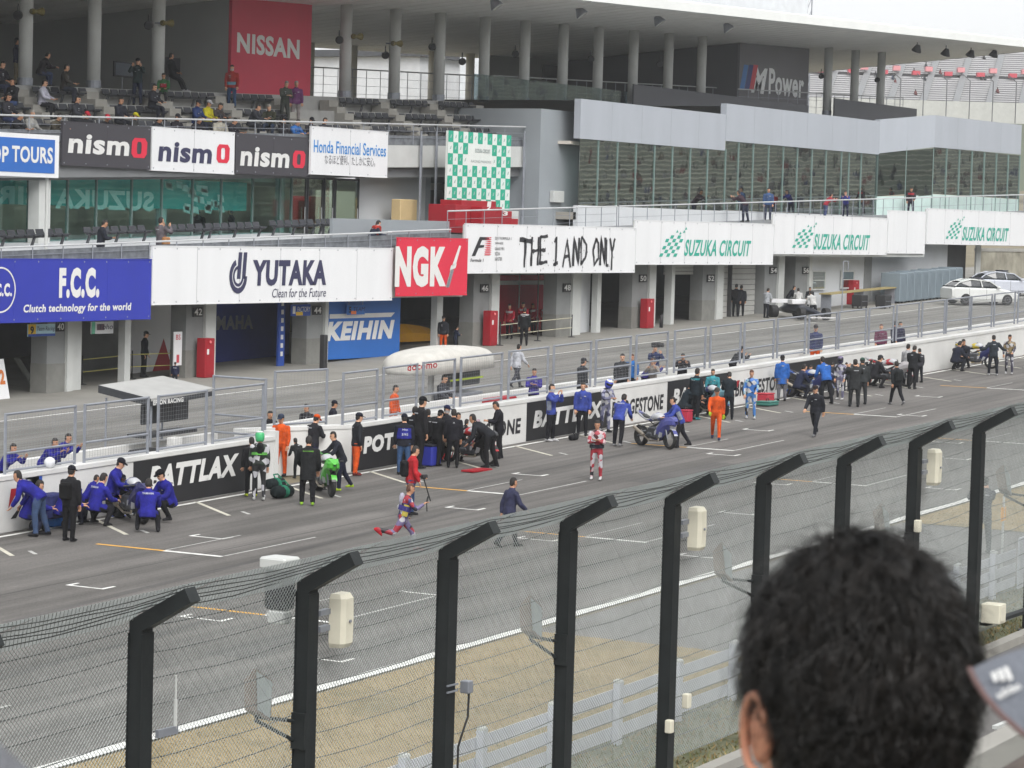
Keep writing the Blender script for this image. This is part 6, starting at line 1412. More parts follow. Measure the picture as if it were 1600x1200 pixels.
# --- black and red machine
G(630, 742, 648, 10, 'stand', (36, 38, 50), (64, 92, 132), 'man in jeans and dark jacket with blue bib', cap=(36, 38, 52), extra=(('back', 'Mtn', .16, .05, (200, 205, 230), .36), ('back', '595', .18, .07, (200, 205, 230), .22), ('stripe', (48, 52, 150), .002, .10, .40)))
G(655, 732, 621, -60, 'stand', DK, (30, 30, 34), 'tall man in black with black cap by the dark advertising panel', cap=(28, 28, 32))
G(682, 728, 641, -40, 'hold', (32, 32, 36), (28, 28, 32), 'man in black looking down beside the red and black motorcycle', cap=(24, 24, 28))
G(694, 722, 634, -120, 'stand', (40, 40, 46), (28, 28, 32), 'man in dark jacket with navy cap among the black dressed crew', cap=(40, 44, 78), extra=(('mask', (210, 210, 212)),))
G(707, 731, 640, 5, 'stand', (34, 34, 42), (26, 26, 30), 'hooded man in black with back turned by the red and black motorcycle', extra=(('back', 'A', .06, .05, (200, 200, 205), .40),))
G(764, 731, None, 70, 'bend', (40, 42, 48), (28, 28, 32), 'mechanic in black bending over the red and black motorcycle')
G(779, 717, 627, 95, 'hold', (36, 36, 44), (30, 30, 34), 'dark haired man in black watching behind the bending mechanic')
o = G(641, 806, 697, -75, 'relax', (196, 44, 52), (62, 84, 128), 'man in red jacket walking with a camera pole', extra=(('bag', (30, 30, 34)),))
h = hand_point(o, 'relax', 'jacket', 0); t = thing('monopod', 'black camera monopod in the red jacketed man hand', 'monopod', h); mb = MB(); mb.tube(h+V3(-.05, .0, .03), h+V3(.22, -.05, -.55), .016, 6); mb.build('leg', M_DARK, t); mb = MB(); mb.cham(h.x-.12, h.x+.08, h.y-.05, h.y+.05, h.z, h.z+.1, .02); mb.build('head', M_DARK, t)
o = G(628, 862, 749, -80, 'run', (70, 66, 130), (120, 110, 150), 'rider in white and violet leathers running with red boots', build='leather', trim=(170, 44, 60), hair='b', shoes=(196, 40, 52), extra=(('hump', (190, 188, 204)), ('stripe', (70, 66, 140), .004, .14, .26), ('panel', (206, 190, 90), 0)))
h = hand_point(o, 'run', 'leather', 1); mb = MB(); mb.tube(h, h+V3(.05, 0, .12), .02, 6); mb.tube(h+V3(0,0,0), h+V3(.02, 0, -.2), .012, 6); tag(mb.build('hand_microphone', M_DARK), 'black microphone held by the running rider', 'microphone')
G(795, 856, 744, -60, 'walk', (62, 64, 92), (66, 68, 74), 'walker in dark blue jacket crossing the track behind the fence')
G(931, 750, 658, 172, 'cross', (176, 58, 74), (170, 44, 60), 'rider in red and white leathers standing alone on the track', build='leather', trim=(206, 180, 184), shoes=(206, 206, 206), extra=(('stripe', (44, 46, 56), .004, .0, .10), ('panel', (214, 206, 206), 0)))
# --- number 7 machine
G(860, 690, 601, -110, 'photo', BG, (34, 34, 40), 'man in blue and grey jacket with face mask photographing beside a black wall panel', shoes=(206, 206, 208), extra=(('mask', (214, 214, 216)), ('panel', (150, 158, 176), 0)))
G(909, 668, 598, 178, 'stand', BG, (34, 34, 40), 'man in blue jacket facing the camera behind the silver stand', extra=(('panel', (160, 166, 182), 0),))
G(945, 676, 593, -140, 'hold', (150, 152, 180), (120, 122, 150), 'rider in white and navy leathers with blue helmet by the wall', build='leather', trim=(60, 62, 96), helmet=((70, 80, 180), (214, 216, 220)))
G(966, 698, 612, -25, 'stoop', BG, (34, 34, 40), 'man in blue team jacket leaning forward with back turned', shoes=(150, 150, 152), extra=(JP, ('panel', (160, 166, 182), 0)))
G(1062, 700, 618, 95, 'push', BG, (40, 40, 48), 'mechanic in blue and grey jacket steadying the number 7 motorcycle', extra=(('panel', (160, 166, 182), 0),))
G(1118, 687, 604, 176, 'walk', OR, OR, 'marshal in orange with yellow gloves walking along the grid', build='suit', hand=(200, 224, 60), cap=(80, 74, 70), shoes=(50, 56, 86))
# --- pale blue machine
TE = (36, 46, 54)
G(1066, 655, None, -70, 'crouch', TE, (34, 36, 42), 'mechanic in dark teal squatting with a tyre blanket bag')
G(1086, 656, 576, -40, 'stand', TE, (30, 32, 38), 'tall mechanic in dark teal standing beside the pale blue motorcycle', shoes=(60, 150, 160), extra=(('stripe', (60, 150, 160), .002, .40, .46),))
G(1112, 640, 577, 175, 'stand', (70, 160, 172), (40, 44, 56), 'crew member in turquoise jacket behind the pale blue motorcycle', extra=(('stripe', (40, 44, 54), .003, .0, .2),))
G(1138, 656, 581, 0, 'hold', TE, (28, 30, 36), 'mechanic in black with back turned right of the pale blue motorcycle')
G(1172, 655, 578, 178, 'relax', (60, 120, 200), (70, 132, 206), 'rider in bright blue leathers standing by the wall', build='leather', trim=(150, 186, 200), shoes=(196, 196, 198), hair='b')
# --- further along
G(1221, 626, 556, 10, 'stand', (52, 110, 196), (112, 112, 118), 'tall man in bright blue coat with ear defenders and grey trousers', build='coat', cap=(40, 40, 44))
G(1290, 632, None, 20, 'stoop', (52, 110, 196), (36, 38, 44), 'mechanic in bright blue jacket stooping by the navy motorcycle')
G(1312, 625, 558, 150, 'stand', (150, 148, 172), (120, 118, 146), 'rider in white and black patterned leathers with dark helmet', build='leather', trim=(50, 50, 66), shoes=(206, 206, 206), helmet=((50, 48, 70), (120, 110, 140)))
G(1273, 682, 601, 150, 'walk', (40, 42, 50), (36, 38, 46), 'slim man in dark jacket standing out on the track', cap=(60, 50, 50), shoes=(120, 120, 122))
G(1334, 636, 562, 5, 'photo', (54, 56, 58), (50, 52, 54), 'man in dark grey raising a camera beside the patterned rider', build='coat')
G(1346, 632, 560, 10, 'stand', (60, 64, 66), (54, 56, 60), 'man in grey coat with green cap behind the camera man', cap=(70, 100, 90))
G(1364, 606, None, -60, 'crouch', (34, 34, 40), (30, 30, 34), 'mechanic in black squatting behind the red and white motorcycle', cap=(70, 72, 76))
G(1400, 633, 563, 20, 'walk', (40, 44, 48), (30, 30, 36), 'man in black with a shoulder bag walking away', extra=(('bag', (36, 40, 42)),), shoes=(150, 150, 152))
G(1416, 604, 538, -40, 'stand', (190, 190, 192), (40, 40, 46), 'man in white top behind the tall black dressed man')
G(1425, 608, 540, -30, 'hold', (38, 40, 44), (34, 34, 38), 'tall man in black beside the red and white motorcycle')
G(1491, 580, None, -50, 'crouch', (36, 40, 56), (34, 36, 44), 'mechanic in navy squatting at the far navy and yellow motorcycle')
G(1537, 568, 541, 170, 'stoop', (40, 42, 50), (34, 36, 42), 'mechanic in dark grey bending behind the far motorcycle')
G(1551, 587, 524, 5, 'hips', (54, 60, 68), (40, 42, 50), 'man in dark grey with hands on hips at the far motorcycle', shoes=(196, 196, 198))
G(1576, 585, 523, 165, 'relax', (150, 132, 96), (70, 66, 84), 'rider in tan and navy leathers at the far end of the grid', build='leather', trim=(60, 56, 76), shoes=(190, 190, 190))
p = gnd(1537, 880, 0); q = at(1537, 799, 21.3); person((q.x, 21.3, gz(q.x)), 10, 'photo', (64, 66, 80), (60, 62, 72), 'photographer in dark jacket standing behind the guard rail', scale=.98, group='people by the fence')
# --- behind the wall
W(616, 602, ang=-110, top=OR, legs=(210, 90, 40), label='man in orange jacket behind the wall under the white canopy', build='suit')
W(835, 576, ang=178, pose='cross', top=(60, 50, 150), label='man in violet jacket with folded arms behind the wall')
W(910, 560, ang=-60, top=(48, 50, 56), label='man in dark grey coat behind the wall', cap=(52, 52, 58), build='coat')
W(973, 553, ang=175, top=(50, 52, 56), label='man in dark waistcoat behind the wall beside the fence post')
W(988, 554, Y=42.6, ang=170, top=(52, 116, 190), label='man in sky blue jacket half hidden by the fence post', hair='b')
W(1008, 566, ang=-70, pose='lean', top=(60, 52, 140), label='man in violet jacket leaning over the wall')
W(1020, 562, Y=41.9, ang=175, pose='lean', top=(176, 168, 160), label='man in pale patterned jacket leaning over the wall', hair='b')
o = W(1024, 540, Y=43.9, h=.35, ang=-170, pose='photo', top=(46, 60, 110), label='cameraman with a shoulder camera behind the leaning men')
q = at(1023, 540, 43.7); t = thing('video_camera', 'black video camera on the cameraman shoulder', 'camera', q); mb = MB(); mb.cham(q.x-.2, q.x+.2, 43.55, 43.75, q.z-.06, q.z+.12, .03); mb.build('body', M_DARK, t); mb = MB(); mb.lathe((q.x, 43.55, q.z+.03), (-.3, -1, 0), [(0, .06), (.12, .07), (.2, .08)], 10); mb.build('lens', M_DARK, t)
W(1067, 550, ang=178, pose='lean', top=(36, 34, 44), label='hooded man in black resting folded arms on the wall')
W(1146, 545, ang=-60, pose='lean', top=(38, 40, 46), label='man in black leaning on the wall by the fence post', cap=(30, 30, 34))
W(1275, 508, Y=42.3, ang=172, top=(62, 70, 110), legs=OR, label='man in blue jacket and orange trousers behind the wall', cap=(60, 56, 60))
W(1377, 508, ang=175, top=(126, 70, 96), label='person in plum jacket behind the wall', hair='b')
W(1398, 506, Y=42.4, ang=-60, top=(40, 42, 70), label='person in navy partly hidden by a fence post')
W(1406, 503, Y=42.0, ang=-150, top=(44, 44, 74), label='person in navy with face mask behind the wall', extra=(('mask', (206, 206, 208)),))
W(1085, 618, Y=41.9, H=2.4, top=DK, label='crew member kneeling low') if False else None
# --- pit lane
def PL(px, py, ytop, ang, pose, top, legs, label, **k):
    k.setdefault('group', 'people in the pit lane'); return G(px, py, ytop, ang, pose, top, legs, label, **k)
PL(807, 606, 536, -50, 'walk', (212, 214, 222), (64, 66, 74), 'man in white jacket walking along the pit lane')
PL(692, 549, 494, 175, 'stand', (46, 48, 56), OR, 'marshal in dark jacket and orange trousers at the garage front', cap=(60, 52, 50))
PL(711, 548, 510, -60, 'hold', (40, 48, 70), (36, 40, 56), 'man in navy reading a sheet beside the orange trousered marshal')
PL(273, 603, 566, 5, 'stand', (34, 38, 66), (36, 36, 44), 'man in navy team jacket behind the covered timing stand', extra=(('back', 'Kat', .22, .07, (210, 212, 216), .38),))
def GA(px, py, ytop, ang, pose, top, legs, label, Y=63.5, **k):
    q = at(px, ytop, Y); k.setdefault('group', 'people at the garages'); return person((q.x, Y, gz(q.x)), ang, pose, top, legs, label, scale=min(1.1, max(.85, (q.z-gz(q.x))/1.73)), **k)
GA(226, 590, 518, -90, 'stand', (34, 36, 46), (30, 30, 36), 'man in dark cap standing in front of the red and white backdrop', Y=63.6, cap=(26, 26, 30))
GA(820, 537, 481, 0, 'stand', (30, 32, 36), (28, 28, 32), 'man in black with white hood in front of the red garage', Y=60.6, extra=(('stripe', (206, 206, 208), .0, .44, .50),))
RD = (196, 40, 60)
for i, (px, yt, ang, lab) in enumerate(((797, 475, 165, 'first team member in red and white shirt, nearest the fire cabinet'), (818, 472, 175, 'second team member in red, behind the black dressed man'), (834, 481, 150, 'third team member in red and white, right of the black dressed man'), (852, 476, 0, 'fourth team member in red shirt with back turned'), (866, 475, 20, 'fifth team member in red and white beside pillar 48'))):
    GA(px, 530, yt, ang, 'hold' if i % 2 else 'relax', RD if i != 2 else (150, 40, 56), (40, 36, 42), lab, Y=63.2+.25*(i % 3), extra=(('panel', (216, 212, 214), 0), ('stripe', (216, 212, 214), .002, .36, .46)), hair='k')
PL(1149, 495, 444, -20, 'stand', (36, 38, 46), (34, 36, 42), 'man in black standing before the white shutter', extra=(('bag', (28, 28, 32)),))
PL(1157, 494, 446, -10, 'stand', (40, 42, 52), (34, 36, 42), 'woman in navy coat standing before the white shutter', build='coat')
PL(1197, 497, 450, -40, 'hold', (186, 190, 196), (40, 42, 50), 'man in pale shirt standing by pillar 54')
PL(1231, 488, 444, -80, 'stoop', (40, 42, 50), (36, 38, 46), 'mechanic in black at the formula car tail')
PL(1247, 492, 448, 0, 'stoop', (206, 206, 204), (110, 112, 116), 'first mechanic in white shirt at the formula car')
PL(1265, 488, 446, 170, 'stoop', (44, 46, 52), (36, 38, 46), 'mechanic in black at the formula car nose')
PL(1270, 500, 452, 20, 'stoop', (208, 208, 206), (44, 46, 52), 'second mechanic in white shirt at the formula car')
# --- balcony and lounge
def BA(px, ytop, Y, h, ang, pose, top, legs, label, **k):
    q = at(px, ytop, Y); k.setdefault('group', 'people on the balcony'); return person((q.x, Y, gz(q.x)+h), ang, pose, top, legs, label, scale=min(1.1, max(.85, (q.z-gz(q.x)-h)/(1.73 if not pose.startswith('sit') else 1.3))), **k)
BA(158, 343, 62.6, 4.08, -75, 'hold', (40, 44, 56), (44, 46, 54), 'man in black holding a phone on the balcony')
BA(252, 338, 62.4, 4.08, -40, 'photo', (112, 106, 112), (96, 92, 98), 'woman in grey jumper with tan bag on the balcony', extra=(('shoulderbag', (186, 134, 90)),))
BA(580, 328, 62.6, 4.2, -60, 'sitfwd', (54, 60, 78), (70, 72, 96), 'masked person in dark jacket sitting beside the red bag on the balcony', extra=(('mask', (214, 214, 216)),))
BA(364, 296, 69.5, 4.1, 90, 'walk', (44, 70, 74), (40, 60, 64), 'dark figure walking inside the glazed hall'); BA(310, 318, 69, 4.1, 0, 'stand', (40, 42, 44), (36, 38, 40), 'dark figure standing inside the glazed hall')
BA(1165, 294, 62.6, 4.9, 60, 'lean', (70, 52, 62), (52, 56, 76), 'person in dark plum leaning on the lounge railing')
BA(1201, 294, 63.3, 4.9, 180, 'stand', (70, 96, 140), (60, 66, 90), 'person in faded blue close to the lounge glass')
BA(1291, 299, 62.5, 4.9, -60, 'lean', (168, 50, 66), (84, 98, 140), 'person in red jacket leaning on the lounge railing')
BA(1322, 296, 62.4, 4.9, 170, 'lean', (62, 66, 156), (44, 50, 80), 'person in blue jacket leaning on the lounge railing', hair='b')
BA(1424, 293, 61.9+.6, 4.9, 175, 'relax', (60, 48, 56), (48, 52, 72), 'person in black and red jacket on the lounge terrace', extra=(('stripe', (190, 50, 60), .003, .34, .46),))
# --- upper stand
def US(px, ytop, row, ang, pose, top, legs, label, **k):
    Y = [66.75, 67.7, 68.6, 69.5, 70.9, 69.0][row]; h = [8.35, 8.95, 9.55, 10.2, 10.85, 9.55][row]
    q = at(px, ytop, Y); tot = 1.30 if pose.startswith('sit') else 1.73; k.setdefault('group', 'spectators in the upper stand')
    sc = (q.z-gz(q.x)-h)/tot; sc = min(1.08, max(.86, sc))
    return person((q.x, Y, gz(q.x)+h), ang, pose, top, legs, label, scale=sc, **k)
US(27, 60, 4, -80, 'photo', (44, 46, 78), (150, 140, 116), 'spectator in navy with pale trousers photographing beside a stand column', cap=(40, 40, 46))
US(63, 81, 4, -60, 'sitfwd', (50, 44, 50), (60, 74, 110), 'spectator sitting hunched beside the same stand column')
US(216, 73, 3, 178, 'photo', (40, 58, 60), (44, 52, 78), 'spectator in dark green jacket standing photographing', cap=(30, 30, 34))
US(270, 90, 4, -60, 'sitback', (36, 38, 46), (34, 36, 44), 'spectator in black sitting with legs stretched out', shoes=(196, 196, 200))
US(256, 118, 3, 180, 'sit', (60, 120, 70), (60, 60, 66), 'child in green and red jacket sitting by the stand column', extra=(('stripe', (190, 50, 70), .002, .2, .36),))
US(363, 102, 3, 178, 'stand', (186, 56, 50), (60, 90, 130), 'person in red and pale blue jacket standing under the red board', extra=(('stripe', (120, 170, 190), .002, .0, .12), ('mask', (214, 214, 216))))
US(446, 121, 2, -150, 'hold', (72, 78, 70), (70, 74, 70), 'spectator in olive standing under the red board', hair='g')
US(463, 125, 2, -165, 'stand', (112, 60, 112), (158, 150, 150), 'spectator in purple jacket standing under the red board', hair='g')
US(424, 140, 1, 170, 'sitfwd', (70, 72, 58), (60, 72, 96), 'spectator in olive sitting under the red board', hair='g')
US(307, 136, 1, -120, 'sit', (46, 66, 116), (44, 48, 66), 'spectator in blue jacket sitting beside the yellow one', cap=(34, 36, 46))
US(324, 133, 1, -120, 'sit', (206, 196, 40), (70, 72, 80), 'spectator in bright yellow jacket', cap=(196, 196, 200))
US(336, 136, 1, -130, 'sitfwd', (72, 64, 64), (60, 62, 68), 'spectator in brown jacket sitting beside the yellow one')
US(238, 134, 2, -120, 'sit', (44, 46, 56), (40, 44, 58), 'spectator in black sitting below the stand column')
US(66, 126, 2, -100, 'sit', (206, 206, 222), (44, 44, 50), 'spectator in white shirt sitting reading')
US(22, 124, 2, 150, 'sit', (40, 40, 46), (70, 92, 140), 'spectator in black and jeans at the picture edge')
US(1, 100, 3, -120, 'sit', (52, 50, 58), (60, 70, 100), 'spectator half out of the picture in the upper stand')
low = [(20, 157, (44, 46, 52), None, 'grey haired spectator in black in the front row by the picture edge', 'g'), (47, 160, (176, 176, 172), None, 'spectator in pale coat in the front row', 'g'), (84, 160, (90, 84, 72), None, 'spectator in khaki in the front row', 'k'), (134, 167, (44, 44, 50), (206, 50, 70), 'first spectator with a red cap in the front row', 'k'), (163, 172, (44, 44, 50), (206, 50, 70), 'second spectator with a red cap in the front row', 'k'), (208, 166, (60, 60, 60), (214, 204, 40), 'spectator with a bright yellow cap in the front row', 'k'), (240, 166, (40, 42, 50), None, 'spectator in black left of the dark caps in the front row', 'k'), (275, 172, (44, 40, 48), (50, 50, 56), 'spectator with a dark cap in the front row', 'k'), (305, 171, (42, 40, 48), None, 'spectator in dark jacket in the middle of the front row', 'k'), (343, 172, (196, 192, 178), (50, 50, 56), 'spectator in cream coat in the front row', 'k'), (356, 172, (50, 48, 56), None, 'spectator in dark coat right of the cream coat', 'k'), (441, 178, (44, 42, 50), (40, 40, 46), 'spectator in dark cap below the olive one', 'k'), (457, 174, (60, 120, 196), None, 'small spectator in bright blue in the front row', 'k'), (485, 180, (46, 46, 54), (40, 40, 46), 'last spectator in the front row above the finance board', 'k')]
for i, (px, yt, c, cp, lab, hr) in enumerate(low): US(px, yt, 0, -110-10*(i % 5), 'sit' if i % 2 else 'sitfwd', c, (44, 46, 56), lab, cap=cp, hair=hr)

# --- further figures in the tight groups
G(40, 832, None, -70, 'crouch', BL, (58, 62, 90), 'mechanic in blue squatting at the wall trolley')
G(124, 800, 745, 150, 'stoop', BL, (36, 38, 52), 'blue jacketed mechanic behind the standing man in black')
G(186, 796, 737, -150, 'stoop', BL, (32, 34, 46), 'blue jacketed mechanic with dark cap bending over number 5 tank', cap=(28, 30, 44))
G(668, 722, 640, 30, 'stand', (32, 32, 36), (28, 28, 32), 'man in black half hidden at the second letter panel')
G(720, 722, 652, -30, 'stoop', (36, 36, 40), (28, 28, 32), 'mechanic in black stooping at the rear of the red and black motorcycle')
G(752, 712, 652, 150, 'stoop', (40, 40, 46), (30, 30, 34), 'mechanic with white and pink cap behind the red and black motorcycle', cap=(206, 180, 190))
G(1096, 642, None, 170, 'crouch', TE, (34, 36, 42), 'mechanic in dark teal squatting behind the pale blue motorcycle')
G(1125, 646, 588, -100, 'stoop', (50, 60, 70), (34, 36, 42), 'mechanic in grey bending at the pale blue motorcycle tail')
G(1245, 612, None, -60, 'crouch', (44, 50, 74), (36, 38, 48), 'mechanic in navy squatting behind the navy motorcycle')
G(1268, 606, 568, 160, 'stoop', (40, 44, 60), (36, 38, 48), 'mechanic in dark blue leaning over the navy motorcycle')
G(1298, 612, 566, -30, 'hold', (60, 62, 70), (44, 46, 52), 'man in grey behind the patterned rider')
G(1376, 596, 560, 150, 'stoop', (56, 58, 64), (40, 42, 48), 'mechanic in grey bending over the red and white motorcycle', cap=(70, 110, 90))
G(1408, 600, 560, 100, 'stoop', (206, 200, 200), (50, 50, 56), 'mechanic in white bending at the red and white motorcycle tail')
G(1508, 566, None, 150, 'crouch', (40, 42, 54), (34, 36, 44), 'mechanic in black squatting behind the far motorcycle')
W(480, 640, Y=43.9, h=0, ang=150, top=(44, 44, 50), label='man in dark jacket behind the slanting wall block, left of the capped man')
W(690, 590, Y=43.9, h=.45, ang=-120, top=(60, 62, 70), pose='sit', label='man seated under the white canopy', H=1.3)
US(118, 142, 1, -110, 'sit', (60, 62, 70), (50, 52, 60), 'spectator in grey sitting above the red caps')
US(186, 148, 1, -120, 'sit', (46, 48, 60), (50, 52, 60), 'spectator in navy sitting left of the yellow cap')
US(392, 150, 1, -100, 'sitfwd', (56, 58, 66), (50, 52, 60), 'spectator in dark grey sitting left of the olive one')
US(100, 104, 3, -90, 'sit', (70, 66, 62), (56, 60, 74), 'spectator in brown sitting between two stand columns')
US(10, 142, 1, -120, 'sit', (54, 54, 62), (60, 72, 110), 'spectator in charcoal low by the picture edge')
US(505, 176, 0, -120, 'sit', (60, 60, 66), (48, 50, 58), 'spectator in grey alone past the finance board')

G(1322, 612, 566, 160, 'hold', (60, 64, 72), (44, 46, 52), 'man in slate jacket between the patterned rider and the camera man')
G(1357, 598, 560, -30, 'stoop', (40, 42, 48), (36, 38, 44), 'mechanic in black stooping at the wall end of the white panel')
G(1436, 598, 545, 30, 'stand', (64, 64, 70), (44, 46, 52), 'man in grey at the end of the far cluster')
G(698, 716, 640, -100, 'stoop', (34, 34, 40), (28, 28, 32), 'man in black stooping behind the hooded man')
G(645, 716, 636, -30, 'stand', (36, 36, 42), (28, 28, 32), 'man in black beside the tall capped man')
G(205, 800, 742, 178, 'stoop', BL, (32, 34, 46), 'blue jacketed mechanic facing the camera behind number 5')
G(92, 828, None, -80, 'crouch', BL, (40, 44, 60), 'blue jacketed mechanic squatting over the blue crate')
bpy.data.scenes.remove(TMP)
# ================================================================ MOTORCYCLES
M_TYRE = mat('tyre_rubber', (.018, .018, .019), .75, .2, 20, bump=.2); M_ENG = mat('engine_metal', L((96, 98, 102)), .35, .25, 14, metal=.7); M_CARB = mat('black_parts', (.02, .02, .022), .45, .3, 12)
M_TITAN = mat('exhaust_titanium', L((170, 160, 146)), .3, .15, 10, metal=.8); M_SCREEN = glass('bike_screen', (.45, .47, .5), .35)
def bike(px, py, head, body, accent, num, label, rim=(40, 40, 44), stand=True, plate=None, gold=False):
    p = gnd(px, py); ro = thing('motorcycle', label, 'motorcycle', (p.x, p.y, gz(p.x)), 'race motorcycles on the starting grid', YAW+math.radians(head)); ro['_local'] = 1
    MBo = patchwork('fairing_'+num, [body, body, body, accent, tuple(int(v*.6) for v in body), (200, 202, 206)], 4.5, .32, (1, .5, 1.6)); MA = patchwork('accent_'+num, [accent, accent, (206, 206, 210), tuple(int(v*.5) for v in body)], 9, .3, (1, .4, 2)); MR = paint(rim, .35)
    def wheel(x, w, name):
        mb = MB(); R = .30; prof = []
        for i in range(9):
            a = math.pi*i/8; prof.append((-w*math.cos(a), .225+.078*math.sin(a)**.6))
        wo = MB(); wo.lathe((x, 0, R), (0, 1, 0), prof + [(w*.7, .215), (-w*.7, .215)], 26, closed=True); t = wo.build('tyre', M_TYRE, None, smooth=True, origin=(0,0,0)); 
        e = wo; o = t; o.name = name; o.parent = ro; o.location = (0, 0, 0)
        mb = MB(); mb.lathe((x, 0, R), (0, 1, 0), [(-w*.72, .218), (-w*.5, .205), (w*.5, .205), (w*.72, .218), (w*.4, .19), (-w*.4, .19)], 24, closed=True)
        for k in range(5):
            a = 2*math.pi*k/5; d = V3(math.cos(a), 0, math.sin(a)); mb.tube(V3(x,0,R)+d*.04, V3(x,0,R)+d*.2, .016, 6, r2=.012)
        mb.lathe((x, 0, R), (0, 1, 0), [(-.06, .04), (.06, .04)], 10); r_ = MB.build(mb, 'rim', MR, o)
        mb = MB()
        for s in (-1, 1): mb.lathe((x, s*(w*.5+.01), R), (0, s, 0), [(0, .16), (.004, .16), (.004, .09), (0, .09)], 20, closed=True)
        mb.build('brake_disc', M_ENG, o); o['_local'] = 1
    wheel(.70, .058, 'front_wheel'); wheel(-.70, .09, 'rear_wheel')
    def sect(x, zt, zb, wt, wm, wb):      # fairing cross section: top, belly
        zm = zb+(zt-zb)*.55; return [V3(x,-wt,zt), V3(x,-wm,zm+.06), V3(x,-wm,zm-.06), V3(x,-wb,zb+.06), V3(x,-wb*.5,zb), V3(x,wb*.5,zb), V3(x,wb,zb+.06), V3(x,wm,zm-.06), V3(x,wm,zm+.06), V3(x,wt,zt)]
    mb = MB(); mb.loft([sect(.97, .83, .77, .03, .05, .03), sect(.92, .89, .68, .08, .11, .06), sect(.80, .95, .60, .11, .165, .08), sect(.64, .96, .50, .12, .19, .10), sect(.48, .90, .38, .10, .19, .12), sect(.32, .80, .24, .09, .185, .14), sect(.14, .62, .19, .08, .17, .13), sect(-.02, .42, .20, .07, .13, .10), sect(-.12, .32, .22, .05, .09, .07)], closed=False, cap=False)
    mb.loft([list(r_) for r_ in ([V3(.98,-.03,.83), V3(.98,.03,.83)], [V3(.92,-.09,.90), V3(.92,.09,.90)], [V3(.78,-.13,.96), V3(.78,.13,.96)])], closed=False, cap=False)
    f = mb.build('fairing', MBo, ro, smooth=False)
    mb = MB()                              # accent panels on both flanks
    for s in (-1, 1):
        mb.add([V3(.74,s*.185,.70), V3(.5,s*.205,.70), V3(.25,s*.196,.52), V3(.08,s*.172,.34), V3(.3,s*.196,.34), V3(.55,s*.205,.50)], [(0,1,2,3,4,5) if s < 0 else (5,4,3,2,1,0)])
    mb.build('accent_panel', MA, f)
    mb = MB(); mb.loft([[V3(.86,-.11,.95), V3(.88,0,.99), V3(.86,.11,.95)], [V3(.70,-.13,1.08), V3(.73,0,1.12), V3(.70,.13,1.08)], [V3(.56,-.115,1.17), V3(.57,0,1.20), V3(.56,.115,1.17)]], closed=False, cap=False); mb.build('windscreen', M_SCREEN, f, smooth=True)
    mb = MB(); mb.add([V3(.99,-.085,.80), V3(.99,.085,.80), V3(.935,.10,.925), V3(.935,-.10,.925)], [(0,1,2,3)]); mb.build('number_board', paint(plate or (206, 206, 206)), f)
    V_, F_ = glyphs(num, .04); k = .13 if len(num) > 1 else .075
    mb = MB(); mb.add([V3(.998-.052*v[1], (v[0]-.5)*k, .815+.095*v[1]) for v in V_], F_); mb.build('number', paint((24, 24, 26) if sum(plate or (206,206,206)) > 380 else (220, 220, 220)), f)
    mb = MB(); Yv = V3(0,1,0)
    mb.loft([ering(V3(x,0,z), V3(0,0,1), Yv, 12, rz, ry) for x, z, rz, ry in ((.34, .88, .05, .08), (.26, .90, .11, .14), (.10, .91, .13, .155), (-.08, .87, .12, .13), (-.22, .82, .08, .09), (-.28, .80, .03, .05))]); mb.build('fuel_tank', MBo, ro, smooth=True)
    mb = MB(); mb.loft([ering(V3(x,0,z), V3(0,0,1), Yv, 12, rz, ry) for x, z, rz, ry in ((-.20, .80, .03, .10), (-.40, .82, .05, .13), (-.62, .90, .07, .12), (-.82, .97, .06, .08), (-.98, 1.01, .025, .03))]); tl = mb.build('tail_cowl', MBo, ro, smooth=True)
    mb = MB(); mb.loft([ering(V3(x,0,z), V3(0,0,1), Yv, 10, .03, ry) for x, z, ry in ((-.22, .845, .09), (-.42, .865, .12), (-.58, .93, .10))]); mb.build('seat', M_CARB, ro, smooth=True)
    for s in (-1, 1):
        mb = MB(); mb.tube(V3(.70, s*.1, .30), V3(.52, s*.1, .86), .028, 8); fk = mb.build('fork_leg', paint((190, 150, 60), .3) if gold else M_ENG, ro)
        mb = MB(); mb.tube(V3(.50, s*.12, .88), V3(.38, s*.33, .86), .016, 6); mb.tube(V3(.40, s*.27, .862), V3(.37, s*.36, .858), .022, 8); mb.build('handlebar', M_CARB, ro)
        mb = MB(); mb.tube(V3(-.02, s*.12, .36), V3(-.70, s*.12, .30), .032, 6, r2=.026); mb.build('swingarm', M_ENG, ro)
        mb = MB(); mb.tube(V3(-.30, s*.13, .48), V3(-.34, s*.24, .46), .014, 6); mb.build('footpeg', M_ENG, ro)
        mb = MB(); mb.ell(V3(.40, s*.25, .93), .03, .03, .025, n=6, k=4); mb.build('lever', M_CARB, ro) if s > 0 else None
    mb = MB(); mb.loft([[V3(.70+.315*math.cos(a)*q, y_, .30+.325*math.sin(a)*q) for y_ in (-.07, 0, .07)] for a in [math.radians(20+15*i) for i in range(9)] for q in (1,)], closed=False, cap=False); mb.build('front_mudguard', MBo, ro, smooth=True)
    mb = MB(); mb.cham(-.22, .36, -.17, .17, .26, .62, .05); mb.cham(-.25, .05, -.20, .20, .30, .46, .05); mb.build('engine', M_ENG, ro)
    mb = MB(); mb.path([V3(.30, -.1, .42), V3(.30, -.13, .22), V3(-.1, -.14, .20), V3(-.35, -.18, .32)], .026, 8); mb.tube(V3(-.35, -.19, .34), V3(-.80, -.22, .56), .055, 12, r2=.05); mb.build('exhaust', M_TITAN, ro, smooth=False)
